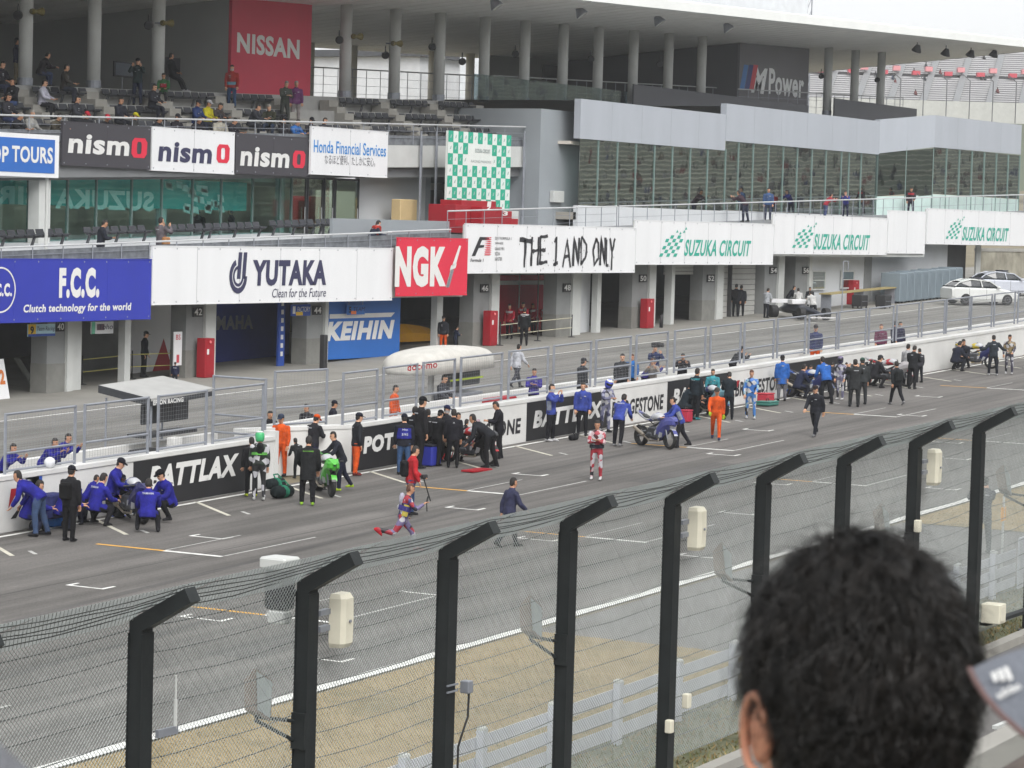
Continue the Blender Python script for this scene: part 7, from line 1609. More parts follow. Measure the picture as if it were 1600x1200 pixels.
    mb = MB(); mb.path([V3(.35, 0, .80), V3(-.05, .12, .60), V3(-.20, .12, .34)], .035, 6); mb.path([V3(.35, 0, .80), V3(-.05, -.12, .60), V3(-.20, -.12, .34)], .035, 6); mb.path([V3(-.1, .08, .62), V3(-.5, .06, .80), V3(-.9, 0, .94)], .016, 6); mb.build('frame', M_CARB, ro)
    mb = MB(); mb.loft([[V3(-.70+.325*math.cos(a), y_, .30+.33*math.sin(a)) for y_ in (-.07, 0, .07)] for a in [math.radians(60+15*i) for i in range(6)]], closed=False, cap=False); mb.build('rear_hugger', M_CARB, ro, smooth=True)
    if stand:
        mb = MB()
        for s in (-1, 1): mb.path([V3(-.70, s*.16, .30), V3(-.82, s*.19, .03), V3(-1.12, s*.17, .28)], .015, 6)
        mb.tube(V3(-1.12, -.17, .28), V3(-1.12, .17, .28), .015, 6); mb.tube(V3(-.82, -.24, .03), V3(-.82, .24, .03), .02, 6)
        st = mb.build('paddock_stand', paint(accent), ro)
    return ro
# heading: 0 points away from the viewer, 180 at the viewer, -90 to the right
bike(204, 814, -148, (34, 36, 96), (60, 84, 190), '5', 'dark blue race motorcycle number 5 surrounded by the blue crew', plate=(50, 66, 140))
bike(508, 772, -163, (92, 200, 70), (36, 40, 40), '87', 'lime green race motorcycle number 87', plate=(40, 44, 46))
bike(733, 724, -128, (30, 30, 34), (206, 44, 50), '32', 'black and red race motorcycle beside the black dressed crew', plate=(40, 40, 44), rim=(190, 40, 40))
bike(1024, 699, -146, (84, 88, 160), (206, 208, 216), '7', 'blue and silver race motorcycle number 7 out on the grid', plate=(64, 70, 150), rim=(50, 56, 130), stand=False)
bike(1108, 650, -145, (140, 190, 206), (60, 70, 140), '71', 'pale blue race motorcycle behind the orange marshal', plate=(206, 212, 214))
bike(1262, 622, -118, (32, 42, 96), (64, 96, 170), '6', 'navy race motorcycle beside the tall blue coated man', plate=(60, 80, 150))
bike(1388, 603, -120, (200, 196, 198), (196, 44, 58), '17', 'red and white race motorcycle', plate=(206, 206, 206), rim=(60, 60, 64))
bike(1522, 575, -112, (38, 44, 96), (214, 190, 60), '79', 'navy and yellow race motorcycle at the far end of the grid', plate=(80, 100, 170), gold=True)
# ================================================================ VEHICLES AND SMALL THINGS
def car(px, py, head, col, label, racks=True):
    p = gnd(px, py); ro = thing('parked_car', label, 'car', (p.x, p.y, gz(p.x)), 'cars parked at the end of the pit lane', YAW+math.radians(head)); ro['_local'] = 1
    MC = mat('car_paint_%d' % col[0], L(col), .25, .03, 2, coat=.6); MGl = mat('car_glass', (.02, .024, .028), .08, .1, 2, spec=.8)
    W_ = .88
    def sec(x, zb, zs_, zt, w, wt): return [V3(x,-w*.92,zb), V3(x,-w,zb+.16), V3(x,-w,zs_-.08), V3(x,-w*.93,zs_), V3(x,-wt,zt), V3(x,wt,zt), V3(x,w*.93,zs_), V3(x,w,zs_-.08), V3(x,w,zb+.16), V3(x,w*.92,zb)]
    mb = MB(); mb.loft([sec(2.12,.32,.58,.60,W_*.78,.5), sec(2.0,.24,.70,.72,W_*.93,.62), sec(1.5,.2,.82,.86,W_,.66), sec(1.0,.2,.92,.95,W_,.68), sec(.9,.2,.94,.98,W_,.7), sec(-1.5,.2,.98,1.02,W_,.7), sec(-1.95,.26,.98,1.02,W_*.95,.66), sec(-2.12,.36,.88,.90,W_*.86,.6)]); mb.build('body', MC, ro, smooth=False)
    mb = MB(); mb.loft([sec(.92,.9,.96,.97,W_*.9,.72), sec(.30,.9,1.0,1.34,W_*.92,.60), sec(-.1,.9,1.0,1.44,W_*.92,.60), sec(-.9,.9,1.0,1.43,W_*.92,.58), sec(-1.55,.9,1.0,1.26,W_*.9,.54), sec(-1.98,.9,.98,1.02,W_*.86,.5)]); cb = mb.build('cabin', MGl, ro)
    mb = MB(); mb.loft([[V3(x,-w,z), V3(x,-w*.5,z+.03), V3(x,w*.5,z+.03), V3(x,w,z)] for x, z, w in ((.28,1.345,.62), (-.1,1.452,.62), (-.9,1.442,.60), (-1.5,1.30,.57))], closed=False, cap=False); mb.build('roof', MC, ro, smooth=True)
    for s in (-1, 1):
        mb = MB(); mb.path([V3(.9,s*.75,.97), V3(.30,s*.64,1.345), V3(-.9,s*.62,1.44), V3(-1.6,s*.57,1.25), V3(-1.95,s*.6,1.0)], .035, 5); mb.tube(V3(-.25,s*.815,1.0), V3(-.3,s*.63,1.43), .035, 5); mb.build('pillar', MC, ro)
        mb = MB(); mb.cham(.62, .82, s*.95-.08, s*.95+.08, .96, 1.08, .03); mb.build('mirror', MC, ro)
        mb = MB(); mb.box(-.02, -.005, s*.882-.004, s*.882+.004, .3, .95); mb.box(-1.1, -1.085, s*.882-.004, s*.882+.004, .4, .95); mb.build('door_seam', M_CARB, ro)
        mb = MB(); mb.add([V3(2.06,s*.45,.60), V3(1.98,s*.78,.62), V3(1.86,s*.80,.74), V3(2.0,s*.45,.71)], [(0,1,2,3) if s > 0 else (3,2,1,0)]); mb.build('headlight', mat('headlamp', L((180, 186, 190)), .15, .1, 5), ro)
        for x in (1.32, -1.30):
            wb = MB(); wb.lathe((x, s*.80, .32), (0, s, 0), [(-.1, .24), (-.1, .31), (.07, .325), (.1, .30), (.1, .2)], 20); w = wb.build('wheel', M_TYRE, ro, smooth=False); wb = MB(); wb.lathe((x, s*.895, .32), (0, s, 0), [(0, .21), (.012, .2), (.0, .05), (.02, .01)], 14); w['_local'] = 1; wb.build('rim', M_ENG, w)
    mb = MB(); mb.box(2.03, 2.135, -.55, .55, .34, .52); mb.build('grille', M_CARB, ro); mb = MB(); mb.box(2.136, 2.15, -.17, .17, .38, .47); mb.build('number_plate', paint((210, 210, 204)), ro)
    if racks: mb = MB(); mb.box(-.35, .0, -.5, .5, 1.47, 1.56); mb.build('light_bar', paint((60, 60, 70)), ro)
    return ro
car(1530, 476, -72, (206, 208, 206), 'white hatchback parked nearest the pit wall'); car(1568, 462, -72, (186, 190, 200), 'silver white hatchback parked behind the white one')
X = xb(646); t = thing('sports_car', 'yellow sports car nose inside the dark garage', 'car', (xb(640), 66, gz(104)+.0)); zc = gz(104)
q = at(640, 520, 65.5); mb = MB(); mb.loft([[V3(q.x+x_, 65.5-.85*w, zc+.18), V3(q.x+x_, 65.5-.9*w, zc+h*.6), V3(q.x+x_, 65.5-.5*w, zc+h), V3(q.x+x_, 65.5+.5*w, zc+h), V3(q.x+x_, 65.5+.9*w, zc+h*.6), V3(q.x+x_, 65.5+.85*w, zc+.18)] for x_, h, w in ((-2.2, .9, .9), (-1.2, .95, 1), (0, .85, 1), (.8, .74, .98), (1.4, .55, .8))]); mb.build('body', paint((206, 150, 30), .3), t, smooth=False)
mb = MB(); mb.add([V3(q.x+1.32, 65.1-.2, zc+.4), V3(q.x+1.36, 65.7, zc+.4), V3(q.x+1.3, 65.7, zc+.52), V3(q.x+1.26, 65.0, zc+.52)], [(0,1,2,3)]); mb.build('grille', M_CARB, t)
for s in (-1, 1): mb = MB(); mb.lathe((q.x+.7, 65.5+s*.8, zc+.32), (0, s, 0), [(0, .32), (.12, .32), (.12, .2)], 16); mb.build('wheel', M_TYRE, t)
# formula car among its mechanics
p = gnd(1248, 498); fc_ = thing('formula_car', 'dark open wheel formula car with raised black engine cover', 'racing car', (p.x, p.y, gz(p.x)), None, YAW+math.radians(-158)); fc_['_local'] = 1
mb = MB(); mb.loft([ering(V3(x,0,z), V3(0,0,1), V3(0,1,0), 12, rz, ry) for x, z, rz, ry in ((2.6, .3, .06, .08), (1.8, .38, .14, .2), (.8, .45, .25, .34), (.2, .5, .26, .4), (-.4, .62, .36, .5), (-1.2, .5, .25, .4), (-2.0, .42, .12, .18))]); mb.build('body', paint((36, 40, 50), .3), fc_, smooth=True)
mb = MB(); mb.box(2.3, 2.75, -.85, .85, .14, .18); mb.build('front_wing', paint((206, 206, 208), .4), fc_); mb = MB(); mb.box(-2.45, -2.15, -.5, .5, .75, .95); mb.build('rear_wing', paint((206, 206, 208), .4), fc_)
mb = MB(); mb.cham(-.2, .35, -.6, .6, .75, 1.0, .04); mb.build('nose_cover', paint((214, 214, 216), .4), fc_)
for x, w, r_ in ((1.6, .14, .32), (-1.5, .18, .33)):
    for s in (-1, 1): mb = MB(); mb.lathe((x, s*.72, r_), (0, s, 0), [(-w, r_*.6), (-w, r_*.96), (0, r_), (w, r_*.96), (w, r_*.6)], 20); mb.build('wheel', M_TYRE, fc_, smooth=False)
# red fire cabinets
def cabinet(px0, px1, ytop, ybot, label, Y=61.6):
    a = at(px0, ybot, Y); b_ = at(px1, ybot, Y); X0, X1 = a.x, b_.x; z0 = gz((X0+X1)/2); z1 = at(px0, ytop, Y).z
    t = thing('fire_cabinet', label, 'cabinet', ((X0+X1)/2, Y, z0), 'red fire cabinets along the garages'); X1 = X0+.7*(X1-X0); mb = MB(); mb.cham(X0, X1, Y, Y+.4, z0, z1, .02); mb.build('case', M_RED, t)
    mb = MB(); mb.cham(X0+.05, X1-.05, Y-.02, Y+.005, z0+.1, z1-.25, .01); mb.build('door', M_RED, t); mb = MB(); mb.lathe(((X0+X1)/2, Y-.01, z1-.14), (0, -1, 0), [(0, .06), (.03, .05)], 10); mb.build('alarm_lamp', paint((220, 120, 120)), t)
    mb = MB(); mb.box(X0+.08, X0+.2, Y-.03, Y-.021, z1-.6, z1-.4); mb.build('label', M_LETW, t)
cabinet(320, 341, 529, 586, 'red fire cabinet beside the blue lit garage'); cabinet(766, 782, 486, 535, 'red fire cabinet beside the red team garage'); cabinet(1011, 1026, 467, 512, 'red fire cabinet under the first circuit name board'); cabinet(1333, 1346, 438, 466, 'red fire cabinet on the white wall', 61.9)
for i, (px, py) in enumerate(((317, 588), (771, 536), (1033, 512))):
    p = gnd(px, py); t = thing('fire_extinguisher', ['red extinguisher beside the blue lit garage', 'red extinguisher beside the red team garage', 'dark extinguisher under the first circuit name board'][i], 'extinguisher', (p.x, p.y, gz(p.x)), 'fire extinguishers'); z = gz(p.x)
    mb = MB(); mb.lathe((p.x, p.y, z), (0,0,1), [(0, .09), (.5, .09), (.58, .05), (.62, .03)], 12); mb.build('bottle', M_RED if i < 2 else M_LAMP, t, smooth=True); mb = MB(); mb.tube((p.x, p.y, z+.62), (p.x+.12, p.y, z+.68), .02, 6); mb.tube((p.x+.1, p.y, z+.66), (p.x+.11, p.y, z+.3), .014, 5); mb.build('hose', M_DARK, t)
# stanchions with two rails
def barrier(pts, label, col):
    P = [gnd(*p) for p in pts]; t = thing('rope_barrier', label, 'barrier', P[0], 'rope barriers at the garages')
    for q in P: mb = MB(); mb.tube((q.x, q.y, gz(q.x)), (q.x, q.y, gz(q.x)+1.05), .03, 6); mb.lathe((q.x, q.y, gz(q.x)), (0,0,1), [(0, .18), (.03, .16), (.05, .04)], 12); mb.build('post', M_DARK, t)
    for i in range(len(P)-1):
        for h in (.45, .9): mb = MB(True); mb.tube((P[i].x, P[i].y, h), (P[i+1].x, P[i+1].y, h), .018, 5); mb.build('rail', col, t)
barrier(((128, 601), (206, 592), (302, 588)), 'yellow railed barrier under the deep blue board', paint((176, 168, 90))); barrier(((781, 540), (840, 533), (893, 527)), 'pale railed barrier in front of the red garage', paint((190, 184, 160)))
# row of dark stands in front of the blue carburettor advert
for i in range(8):
    p = gnd(540+i*7.4, 562-i*1.0); z = gz(p.x); t = thing('stanchion', ords[i]+' dark stanchion in front of the blue carburettor advert', 'stanchion', (p.x, p.y, z), 'dark stanchions'); mb = MB(); mb.tube((p.x, p.y, z+.03), (p.x, p.y, z+1.3-.03*i), .03, 6); mb.build('pole', M_STEEL, t); mb = MB(); mb.lathe((p.x, p.y, z), (0,0,1), [(0, .17), (.03, .15), (.05, .03)], 12); mb.build('foot', M_STEEL, t)
p = gnd(505, 577); mb = MB(); z = gz(p.x); mb.cham(p.x-.12, p.x+.12, p.y-.12, p.y+.12, z, z+1.35, .03); tag(mb.build('waste_bin', M_DARK), 'slim black bin at pillar 44', 'bin')
# sign stand at the picture edge, white pit board stand, wheel fairings
p = gnd(3, 624); z = gz(p.x); t = thing('board_stand', 'leaning white board with orange figure 2 at the picture edge', 'board', (p.x, p.y, z)); mb = MB(); mb.slab([(p.x-.5, p.y, z), (p.x+.42, p.y, z), (p.x+.35, p.y+.25, z+1.35), (p.x-.45, p.y+.25, z+1.35)], (0, .04, 0)); mb.build('board', M_SIGNW, t); mb = MB(); V_, F_ = glyphs('2', .05); mb.add([(p.x+.0+.28*v[0], p.y+.10+.09*v[1]-.02, z+.5+.5*v[1]) for v in V_], F_); mb.build('figure', paint((196, 110, 50)), t)
p = gnd(277, 592); z = gz(p.x); t = thing('pit_board', 'narrow white pit board standing by pillar 42', 'board', (p.x, p.y, z)); mb = MB(); mb.box(p.x-.25, p.x+.25, p.y, p.y+.04, z+.5, z+1.75); mb.build('board', M_SIGNW, t); mb = MB(); mb.box(p.x-.03, p.x+.03, p.y+.04, p.y+.08, z, z+1.5); mb.build('post', M_GALV, t); mb = MB(); letter(mb, 'BS', p.x-.14, p.x+.14, z+1.45, z+1.65, p.y-.006); mb.box(p.x-.08, p.x+.08, p.y-.01, p.y-.004, z+.6, z+.9); mb.build('mark', paint((186, 70, 80)), t)
p = gnd(40, 600); z = gz(p.x); mb = MB(); q0, q1 = at(28, 560, 64.5), at(48, 605, 64.5); mb.slab([(q0.x-.12, 64.5, q0.z), (q0.x+.12, 64.5, q0.z), (q1.x+.12, 64.3, gz(q1.x)), (q1.x-.12, 64.3, gz(q1.x))], (0, .1, 0)); tag(mb.build('leaning_board', paint((120, 122, 118))), 'grey board leaning inside the garage under the number 9 plate', 'board')
# grey barrier stacks
for i in range(9):
    X0 = Xof(1388, 466, 61.0)+i*1.12; z = gz(X0); t = thing('stacked_barrier', ords[i]+' grey corrugated container in the row before the white wall', 'container', (X0+.5, 61.0, z), 'grey containers before the white wall')
    mb = MB(); mb.cham(X0, X0+1.05, 60.3-.0, 61.5, z+.1, z+1.75+.02*(i % 3), .03); mb.build('case', paint((118, 130, 138)), t)
    for k in range(5): mb = MB(); mb.box(X0+.1+.19*k, X0+.18+.19*k, 60.26, 60.3, z+.15, z+1.7); mb.build('rib', paint((118, 130, 138)), t)
    for k in (0, 1): mb = MB(); mb.tube((X0+.2+.6*k, 60.5, z+.05), (X0+.25+.6*k, 60.5, z+.05), .05, 8); mb.build('castor', M_DARK, t)
# long table with tool boxes
a, b_ = gnd(1297, 486), gnd(1396, 474); z = gz(a.x); t = thing('work_table', 'long low table with dull gold edge in the pit lane', 'table', ((a.x+b_.x)/2, a.y, z)); mb = MB(True); mb.box(a.x, b_.x, a.y, a.y+.7, .88, .94); mb.build('table_top', paint((150, 136, 92)), t)
for x in (a.x+.2, (a.x+b_.x)/2, b_.x-.2): mb = MB(True); mb.box(x, x+.06, a.y+.05, a.y+.65, 0, .88); mb.build('leg', M_GALV, t)
for i, px in enumerate((1343, 1380)):
    p = gnd(px, 482); z = gz(p.x); t = thing('tool_trolley', ['black tool trolley under the long table, nearer the formula car', 'black tool trolley under the long table, nearer the containers'][i], 'trolley', (p.x, p.y, z), 'tool trolleys'); mb = MB(); mb.cham(p.x-.45, p.x+.45, p.y-.3, p.y+.3, z+.12, z+.75, .03); mb.build('case', M_DARK, t)
    for k in range(4): mb = MB(); mb.lathe((p.x-.35+.7*(k % 2), p.y-.25+.5*(k//2), z+.07), (0,1,0), [(-.02,.07),(.02,.07)], 10); mb.build('wheel', M_TYRE, t)
    mb = MB(); mb.box(p.x-.4, p.x+.4, p.y-.315, p.y-.3, z+.4, z+.42); mb.build('drawer_line', M_GALV, t)
p = gnd(1322, 486); z = gz(p.x); t = thing('pit_lamp_post', 'thin frame post rising beside the long table', 'post', (p.x, p.y, z)); mb = MB(); mb.path([(p.x-.6, p.y, z), (p.x-.6, p.y, z+2.7), (p.x+.1, p.y, z+2.7), (p.x+.1, p.y, z+2.2)], .03, 6); mb.build('frame', M_GALV, t)
# grid clutter
def bag(px, py, c1, c2, label, s=1.0, name='kit_bag'):
    p = gnd(px, py); z = gz(p.x); t = thing(name, label, 'bag', (p.x, p.y, z), 'bags and boxes on the grid'); mb = MB(); mb.loft([ering(V3(p.x+x_*s, p.y, z+.16*s), V3(0,0,1), V3(0,1,0), 10, rz*s, ry*s) for x_, rz, ry in ((-.36, .08, .1), (-.3, .15, .17), (0, .16, .19), (.3, .15, .17), (.36, .08, .1))]); mb.build('body', cloth(c1), t, smooth=True)
    mb = MB(); mb.path([(p.x-.15*s, p.y-.1, z+.3*s), (p.x-.1*s, p.y, z+.42*s), (p.x+.1*s, p.y, z+.42*s), (p.x+.15*s, p.y-.1, z+.3*s)], .018, 5); mb.build('handle', cloth(c2), t)
    mb = MB(); mb.loft([ering(V3(p.x+x_*s, p.y, z+.16*s), V3(0,0,1), V3(0,1,0), 10, .164*s, .194*s) for x_ in (-.1, .06)], cap=False); mb.build('band', cloth(c2), t, smooth=True)
bag(441, 778, (30, 40, 42), (50, 140, 110), 'black and green kit bag behind the lime shoed man', 1.0); bag(430, 764, (34, 44, 46), (50, 140, 110), 'second black and green kit bag beside the wall', .9); bag(896, 688, (34, 34, 38), (50, 50, 54), 'small black bag on the track by the blue jacketed man', .55)
def crate(px, py, c, label, w=.5, d=.35, h=.4, name='equipment_case', lid=None):
    p = gnd(px, py); z = gz(p.x); t = thing(name, label, 'case', (p.x, p.y, z), 'bags and boxes on the grid'); mb = MB(); mb.cham(p.x-w/2, p.x+w/2, p.y-d/2, p.y+d/2, z+.02, z+h, .03); mb.build('case', paint(c, .5), t); mb = MB(); mb.cham(p.x-w/2-.01, p.x+w/2+.01, p.y-d/2-.01, p.y+d/2+.01, z+h+.003, z+h+.05, .015); mb.build('lid', paint(lid or c, .5), t); mb = MB(); mb.path([(p.x-.1, p.y, z+h+.05), (p.x-.08, p.y, z+h+.12), (p.x+.08, p.y, z+h+.12), (p.x+.1, p.y, z+h+.05)], .014, 5); mb.build('handle', M_DARK, t)
crate(672, 728, (44, 52, 150), 'blue equipment case on the grid beside the black crew', .5, .4, .55, lid=(30, 32, 44)); crate(87, 822, (40, 116, 200), 'bright blue crate on the trolley beside the bending mechanic', .6, .4, .3); crate(385, 752, (66, 150, 190), 'pale blue folded mat at the foot of the black panel', .9, .5, .14, name='folded_mat')
crate(386, 744, (176, 40, 56), 'red fuel can against the black panel', .22, .2, .45, name='fuel_can'); crate(1072, 660, (170, 40, 64), 'red tyre blanket bag beside the squatting mechanic', .36, .3, .36, name='tyre_bag'); crate(1196, 632, (176, 50, 64), 'red box on the green trolley by the wall', .6, .4, .35); crate(1199, 634, (60, 120, 110), 'low green trolley under the red box', .8, .5, .12, name='low_trolley'); crate(1006, 652, (110, 160, 186), 'pale blue screen board behind the number 7 motorcycle', .75, .12, .85, name='screen_board')
crate(927, 664, (50, 58, 140), 'tall blue tool cart beside the silver stand', .45, .4, 1.1, name='tool_cart')
p = gnd(904, 676); z = gz(p.x); t = thing('easel_stand', 'silver folding stand in front of the blue jacketed man', 'stand', (p.x, p.y, z))
for dx, dy in ((-.35, -.1), (.35, -.1), (0, .35)): mb = MB(); mb.tube((p.x+dx, p.y+dy, z), (p.x+dx*.25, p.y+dy*.2, z+.75), .02, 6); mb.build('leg', M_PWHITE, t)
mb = MB(); mb.cham(p.x-.16, p.x+.16, p.y-.1, p.y+.02, z+.72, z+1.0, .02); mb.build('head', M_STEEL, t)
p = gnd(80, 826); z = gz(p.x); t = thing('wall_trolley', 'blue draped trolley against the wall beside the bending mechanic', 'trolley', (p.x, p.y, z)); mb = MB(); mb.cham(p.x-.55, p.x+.35, p.y-.2, p.y+.25, z+.25, z+.8, .04); mb.build('case', cloth((60, 66, 120)), t)
for k in range(4): mb = MB(); mb.lathe((p.x-.45+.7*(k % 2), p.y-.18+.36*(k//2), z+.1), (0,1,0), [(-.02,.1),(.02,.1)], 12); mb.build('wheel', M_TYRE, t)
q = at(78, 708, 41.0); t = thing('helmet', 'white helmet held on top of the pit wall', 'helmet', (q.x, 41.0, gz(q.x)+1.29)); z = gz(q.x)+1.29; mb = MB(); mb.ell((q.x, 41.0, z+.13), .14, .13, .13, n=14, k=8); mb.build('shell', paint((210, 212, 216), .25), t, smooth=True); mb = MB(); mb.ell((q.x+.07, 40.96, z+.13), .085, .10, .05, n=12, k=6); mb.build('visor', paint((40, 44, 70), .15), t, smooth=True)
p = gnd(745, 736); z = gz(p.x); mb = MB(); mb.box(p.x-.5, p.x+.5, p.y-.2, p.y+.2, z+.006, z+.05); tag(mb.build('rubber_mat', M_RED), 'flat red stand base under the red and black motorcycle', 'mat')
q = at(590, 356, 62.4); t = thing('shoulder_bag', 'red and brown bag on the bench beside the masked person', 'bag', (q.x, 62.4, q.z-.2)); mb = MB(); mb.cham(q.x-.2, q.x+.2, 62.3, 62.6, q.z-.3, q.z+.1, .06); mb.build('body', cloth((190, 60, 50)), t); mb = MB(); mb.path([(q.x-.1, 62.45, q.z+.1), (q.x, 62.45, q.z+.22), (q.x+.1, 62.45, q.z+.1)], .015, 5); mb.build('handle', cloth((90, 50, 40)), t)
mb = MB(); q = at(570, 356, 63.0); mb.cham(q.x-1.2, q.x+.5, 62.4, 62.8, gz(q.x)+4.1, gz(q.x)+4.5, .03); tag(mb.build('low_bench', M_RED), 'low red bench under the masked person on the balcony', 'bench')
# ================================================================ SPECTATORS IN FRONT OF THE LENS
def near(px, py, d): return EYEP + ray(px, py)*d
def hair_mesh(parent, C, f, u, l, R, n, rng, length, mats, hairline, wave=.5, width=.0005, lie=.55, clumps=900):
    "strands gathered in curling locks that grow from an ellipsoid scalp; f, u, l are the head's forward, up and left axes"
    V_, F_, Mi = [], [], []; per = n//clumps; k = 7
    for _ in range(clumps):
        while True:
            a = Vector((rng.gauss(0,1), rng.gauss(0,1), rng.gauss(0,1))).normalized()
            if hairline(a): break
        nrm = (f*(a.x/R[0]) + l*(a.y/R[1]) + u*(a.z/R[2])).normalized(); p = C + f*(a.x*R[0]) + l*(a.y*R[1]) + u*(a.z*R[2])
        flow = (-u*.8 - f*.5*max(0, a.z) + l*a.y*.5 + Vector((rng.gauss(0,.35), rng.gauss(0,.35), rng.gauss(0,.35)))); flow -= nrm*flow.dot(nrm); flow = flow.normalized()
        side = nrm.cross(flow).normalized(); L_ = length*rng.uniform(.7, 1.2)*(1.1 if a.z > .2 else .8 if a.z > -.4 else .5)
        d = (nrm*(1-lie) + flow*lie + side*rng.gauss(0, .3)).normalized(); q = p - nrm*.003; G_ = [q]; sg = wave*rng.uniform(.6, 1.5); ph = rng.uniform(0, 6.28); tw = rng.choice((-1, 1))
        for i in range(k):
            ang = ph + tw*i*1.05; d = (d + (side*math.cos(ang) + nrm*math.sin(ang)*.7)*.36*sg - nrm*(.10+.03*i) + flow*.12).normalized(); q = q + d*(L_/k)
            rel = q-C; e = math.sqrt((rel.dot(f)/R[0])**2 + (rel.dot(l)/R[1])**2 + (rel.dot(u)/R[2])**2)
            if e < 1.02: q = C + rel*(1.02/e)
            G_.append(q)
        c = rng.randrange(len(mats))
        for _j in range(per):
            o1 = side*rng.gauss(0, .0052) + flow*rng.gauss(0, .0052); w = (side*rng.uniform(-1, 1) + nrm*rng.uniform(-.6, .6) + flow*.2).normalized()*width*rng.uniform(.7, 1.3); end = rng.uniform(.75, 1.0); o = len(V_); jt = rng.uniform(.25, .6)
            fr = side*rng.gauss(0, .0022) + nrm*rng.gauss(0, .0022)
            for i in range(k+1):
                t = i/k*end*k; i0 = min(k-1, int(t)); pp = G_[i0].lerp(G_[i0+1], t-i0); cl = 1-(1-jt)*(i/k); pt = pp + o1*cl + fr*(i/k); ww = w*(1-.7*i/k); V_ += [pt-ww, pt+ww]
            for i in range(k): F_.append((o+2*i, o+2*i+1, o+2*i+3, o+2*i+2)); Mi.append(c)
    off = Vector(parent_loc(parent)); me = bpy.data.meshes.new('hair'); me.from_pydata([tuple(v-off) for v in V_], [], F_)
    for m_ in mats: me.materials.append(m_)
    me.polygons.foreach_set('material_index', Mi); me.update()
    o = bpy.data.objects.new('hair', me); COL.objects.link(o); o.parent = parent; return o
def hairmat(name, rgb, rough=.45, spec=.4):
    return mat(name, rgb, rough, .3, 60, spec=spec)
def viewer(C, yaw, label, jacket, skin, scalp, s=1.0, group='spectators in the foreground'):
    "head, neck and shoulders of a seated spectator as one skin; head centre C"
    f = Vector((math.cos(yaw), math.sin(yaw), 0)); l = Vector((-f.y, f.x, 0)); u = Vector((0, 0, 1))
    zf = C.z-1.22; root_loc = Vector((C.x, C.y, zf))
    mb = MB()
    def ring(h, ox, rd, rw, n=24): return [C + u*(h*s) + f*(ox*s) + f*(math.cos(2*math.pi*i/n)*rd*s) + l*(math.sin(2*math.pi*i/n)*rw*s) for i in range(n)]
    prof = [(-.82,-.05,.20,.19),(-.60,-.06,.15,.20),(-.40,-.06,.13,.215),(-.30,-.05,.115,.215),(-.255,-.045,.10,.18),(-.225,-.04,.085,.12),(-.205,-.035,.068,.075),(-.17,-.03,.06,.060),(-.13,-.02,.066,.060),(-.105,.005,.085,.060),(-.07,.012,.090,.066),(-.02,.003,.092,.072),(.03,-.002,.090,.072),(.075,-.006,.076,.062),(.100,-.01,.05,.042),(.110,-.01,.015,.015)]
    mb.loft([ring(*p) for p in prof]); fm = [0]*len(mb.f)
    n = 24
    for k in range(len(prof)-1):
        for i in range(n): fm[k*n+i] = 2 if k < 6 else 0
    fm[-2] = 2; mb.m = fm
    for sd in (-1, 1):                                                   # ears: a curled rim and lobe
        ec = C + l*(sd*.075*s) - u*(.028*s) - f*(.0*s)
        mb.ell(ec + l*(sd*.012*s),   .017*s, .009*s, .029*s, 0, n=12, k=8, rot=Matrix((f, l*sd, u)).transposed())
        rim = []
        for j in range(25):
            t = math.radians(-105+11*j); cp = ec + l*(sd*.019*s) + f*(.0185*math.cos(t)*s) + u*((.031*math.sin(t)-.002)*s); rd = (f*math.cos(t)+u*math.sin(t)); rr = .0052*s*(1-.45*abs(j-12)/12)
            rim.append([cp + rd*(rr*math.cos(q)) + l*(rr*math.sin(q)) for q in [2*math.pi*m/8 for m in range(8)]])
        mb.loft(rim, 0)
    mb.ell(C + f*.105*s - u*.02*s, .018*s, .014*s, .026*s, 0, n=10, k=6)
    o = mb.build('person', [skin, scalp, jacket], None, smooth=True, origin=tuple(root_loc)); tag(o, label, 'person', group)
    return o, f, u, l
SKN = mat('near_skin', L((190, 134, 108)), .5, .1, 30, spec=.4); SKN.node_tree.nodes['Principled BSDF'].inputs['Subsurface Weight'].default_value = .25; SKN.node_tree.nodes['Principled BSDF'].inputs['Subsurface Scale'].default_value = .01
SKN.node_tree.nodes['Principled BSDF'].inputs['Subsurface Radius'].default_value = (1, .3, .15)
HK = [hairmat('near_hair_a', (.011, .0095, .0085)), hairmat('near_hair_b', (.018, .015, .013)), hairmat('near_hair_c', (.006, .0055, .005))]
hc_ = near(1338, 1082, 2.36)
o, f, u, l = viewer(hc_, YAW+math.radians(22), 'dark wavy haired spectator seen from behind in the foreground', cloth((50, 52, 60)), SKN, HK[0])
Rh = (.104, .088, .126)
def hl(a):   # hairline: top, back and sides down to the nape, clear of face and ears
    if a.x > .62 and a.z < .45: return False
    if a.x > .1 and a.z < -.02: return False
    if a.z < -.78 + .2*max(0, a.x): return False
    if abs(a.y) > .72 and a.z < -.1 and a.x > -.25: return False
    return True
sc = MB(); nn, kk = 28, 18; Rr = []
for j in range(kk+1):
    t = math.pi*(.0+.80*j/kk); ring = []
    for i in range(nn):
        p = 2*math.pi*i/nn; a = Vector((math.sin(t)*math.cos(p), math.sin(t)*math.sin(p), math.cos(t)))
        cut = a.x > .15 and a.z < .1
        k = .995 if not cut else .80
        ring.append(hc_ + f*(a.x*(Rh[0]+.002)*k-.004) + l*(a.y*(Rh[1]+.002)*k) + u*(a.z*Rh[2]*k))
    Rr.append(ring)
sc.loft(Rr, cap=False); sc.build('scalp', HK[2], o, smooth=True)
hair_mesh(o, hc_-f*.004, f, u, l, Rh, 57500, random.Random(21), .042, HK, hl, wave=1.2, width=.00034, lie=.56, clumps=2300)
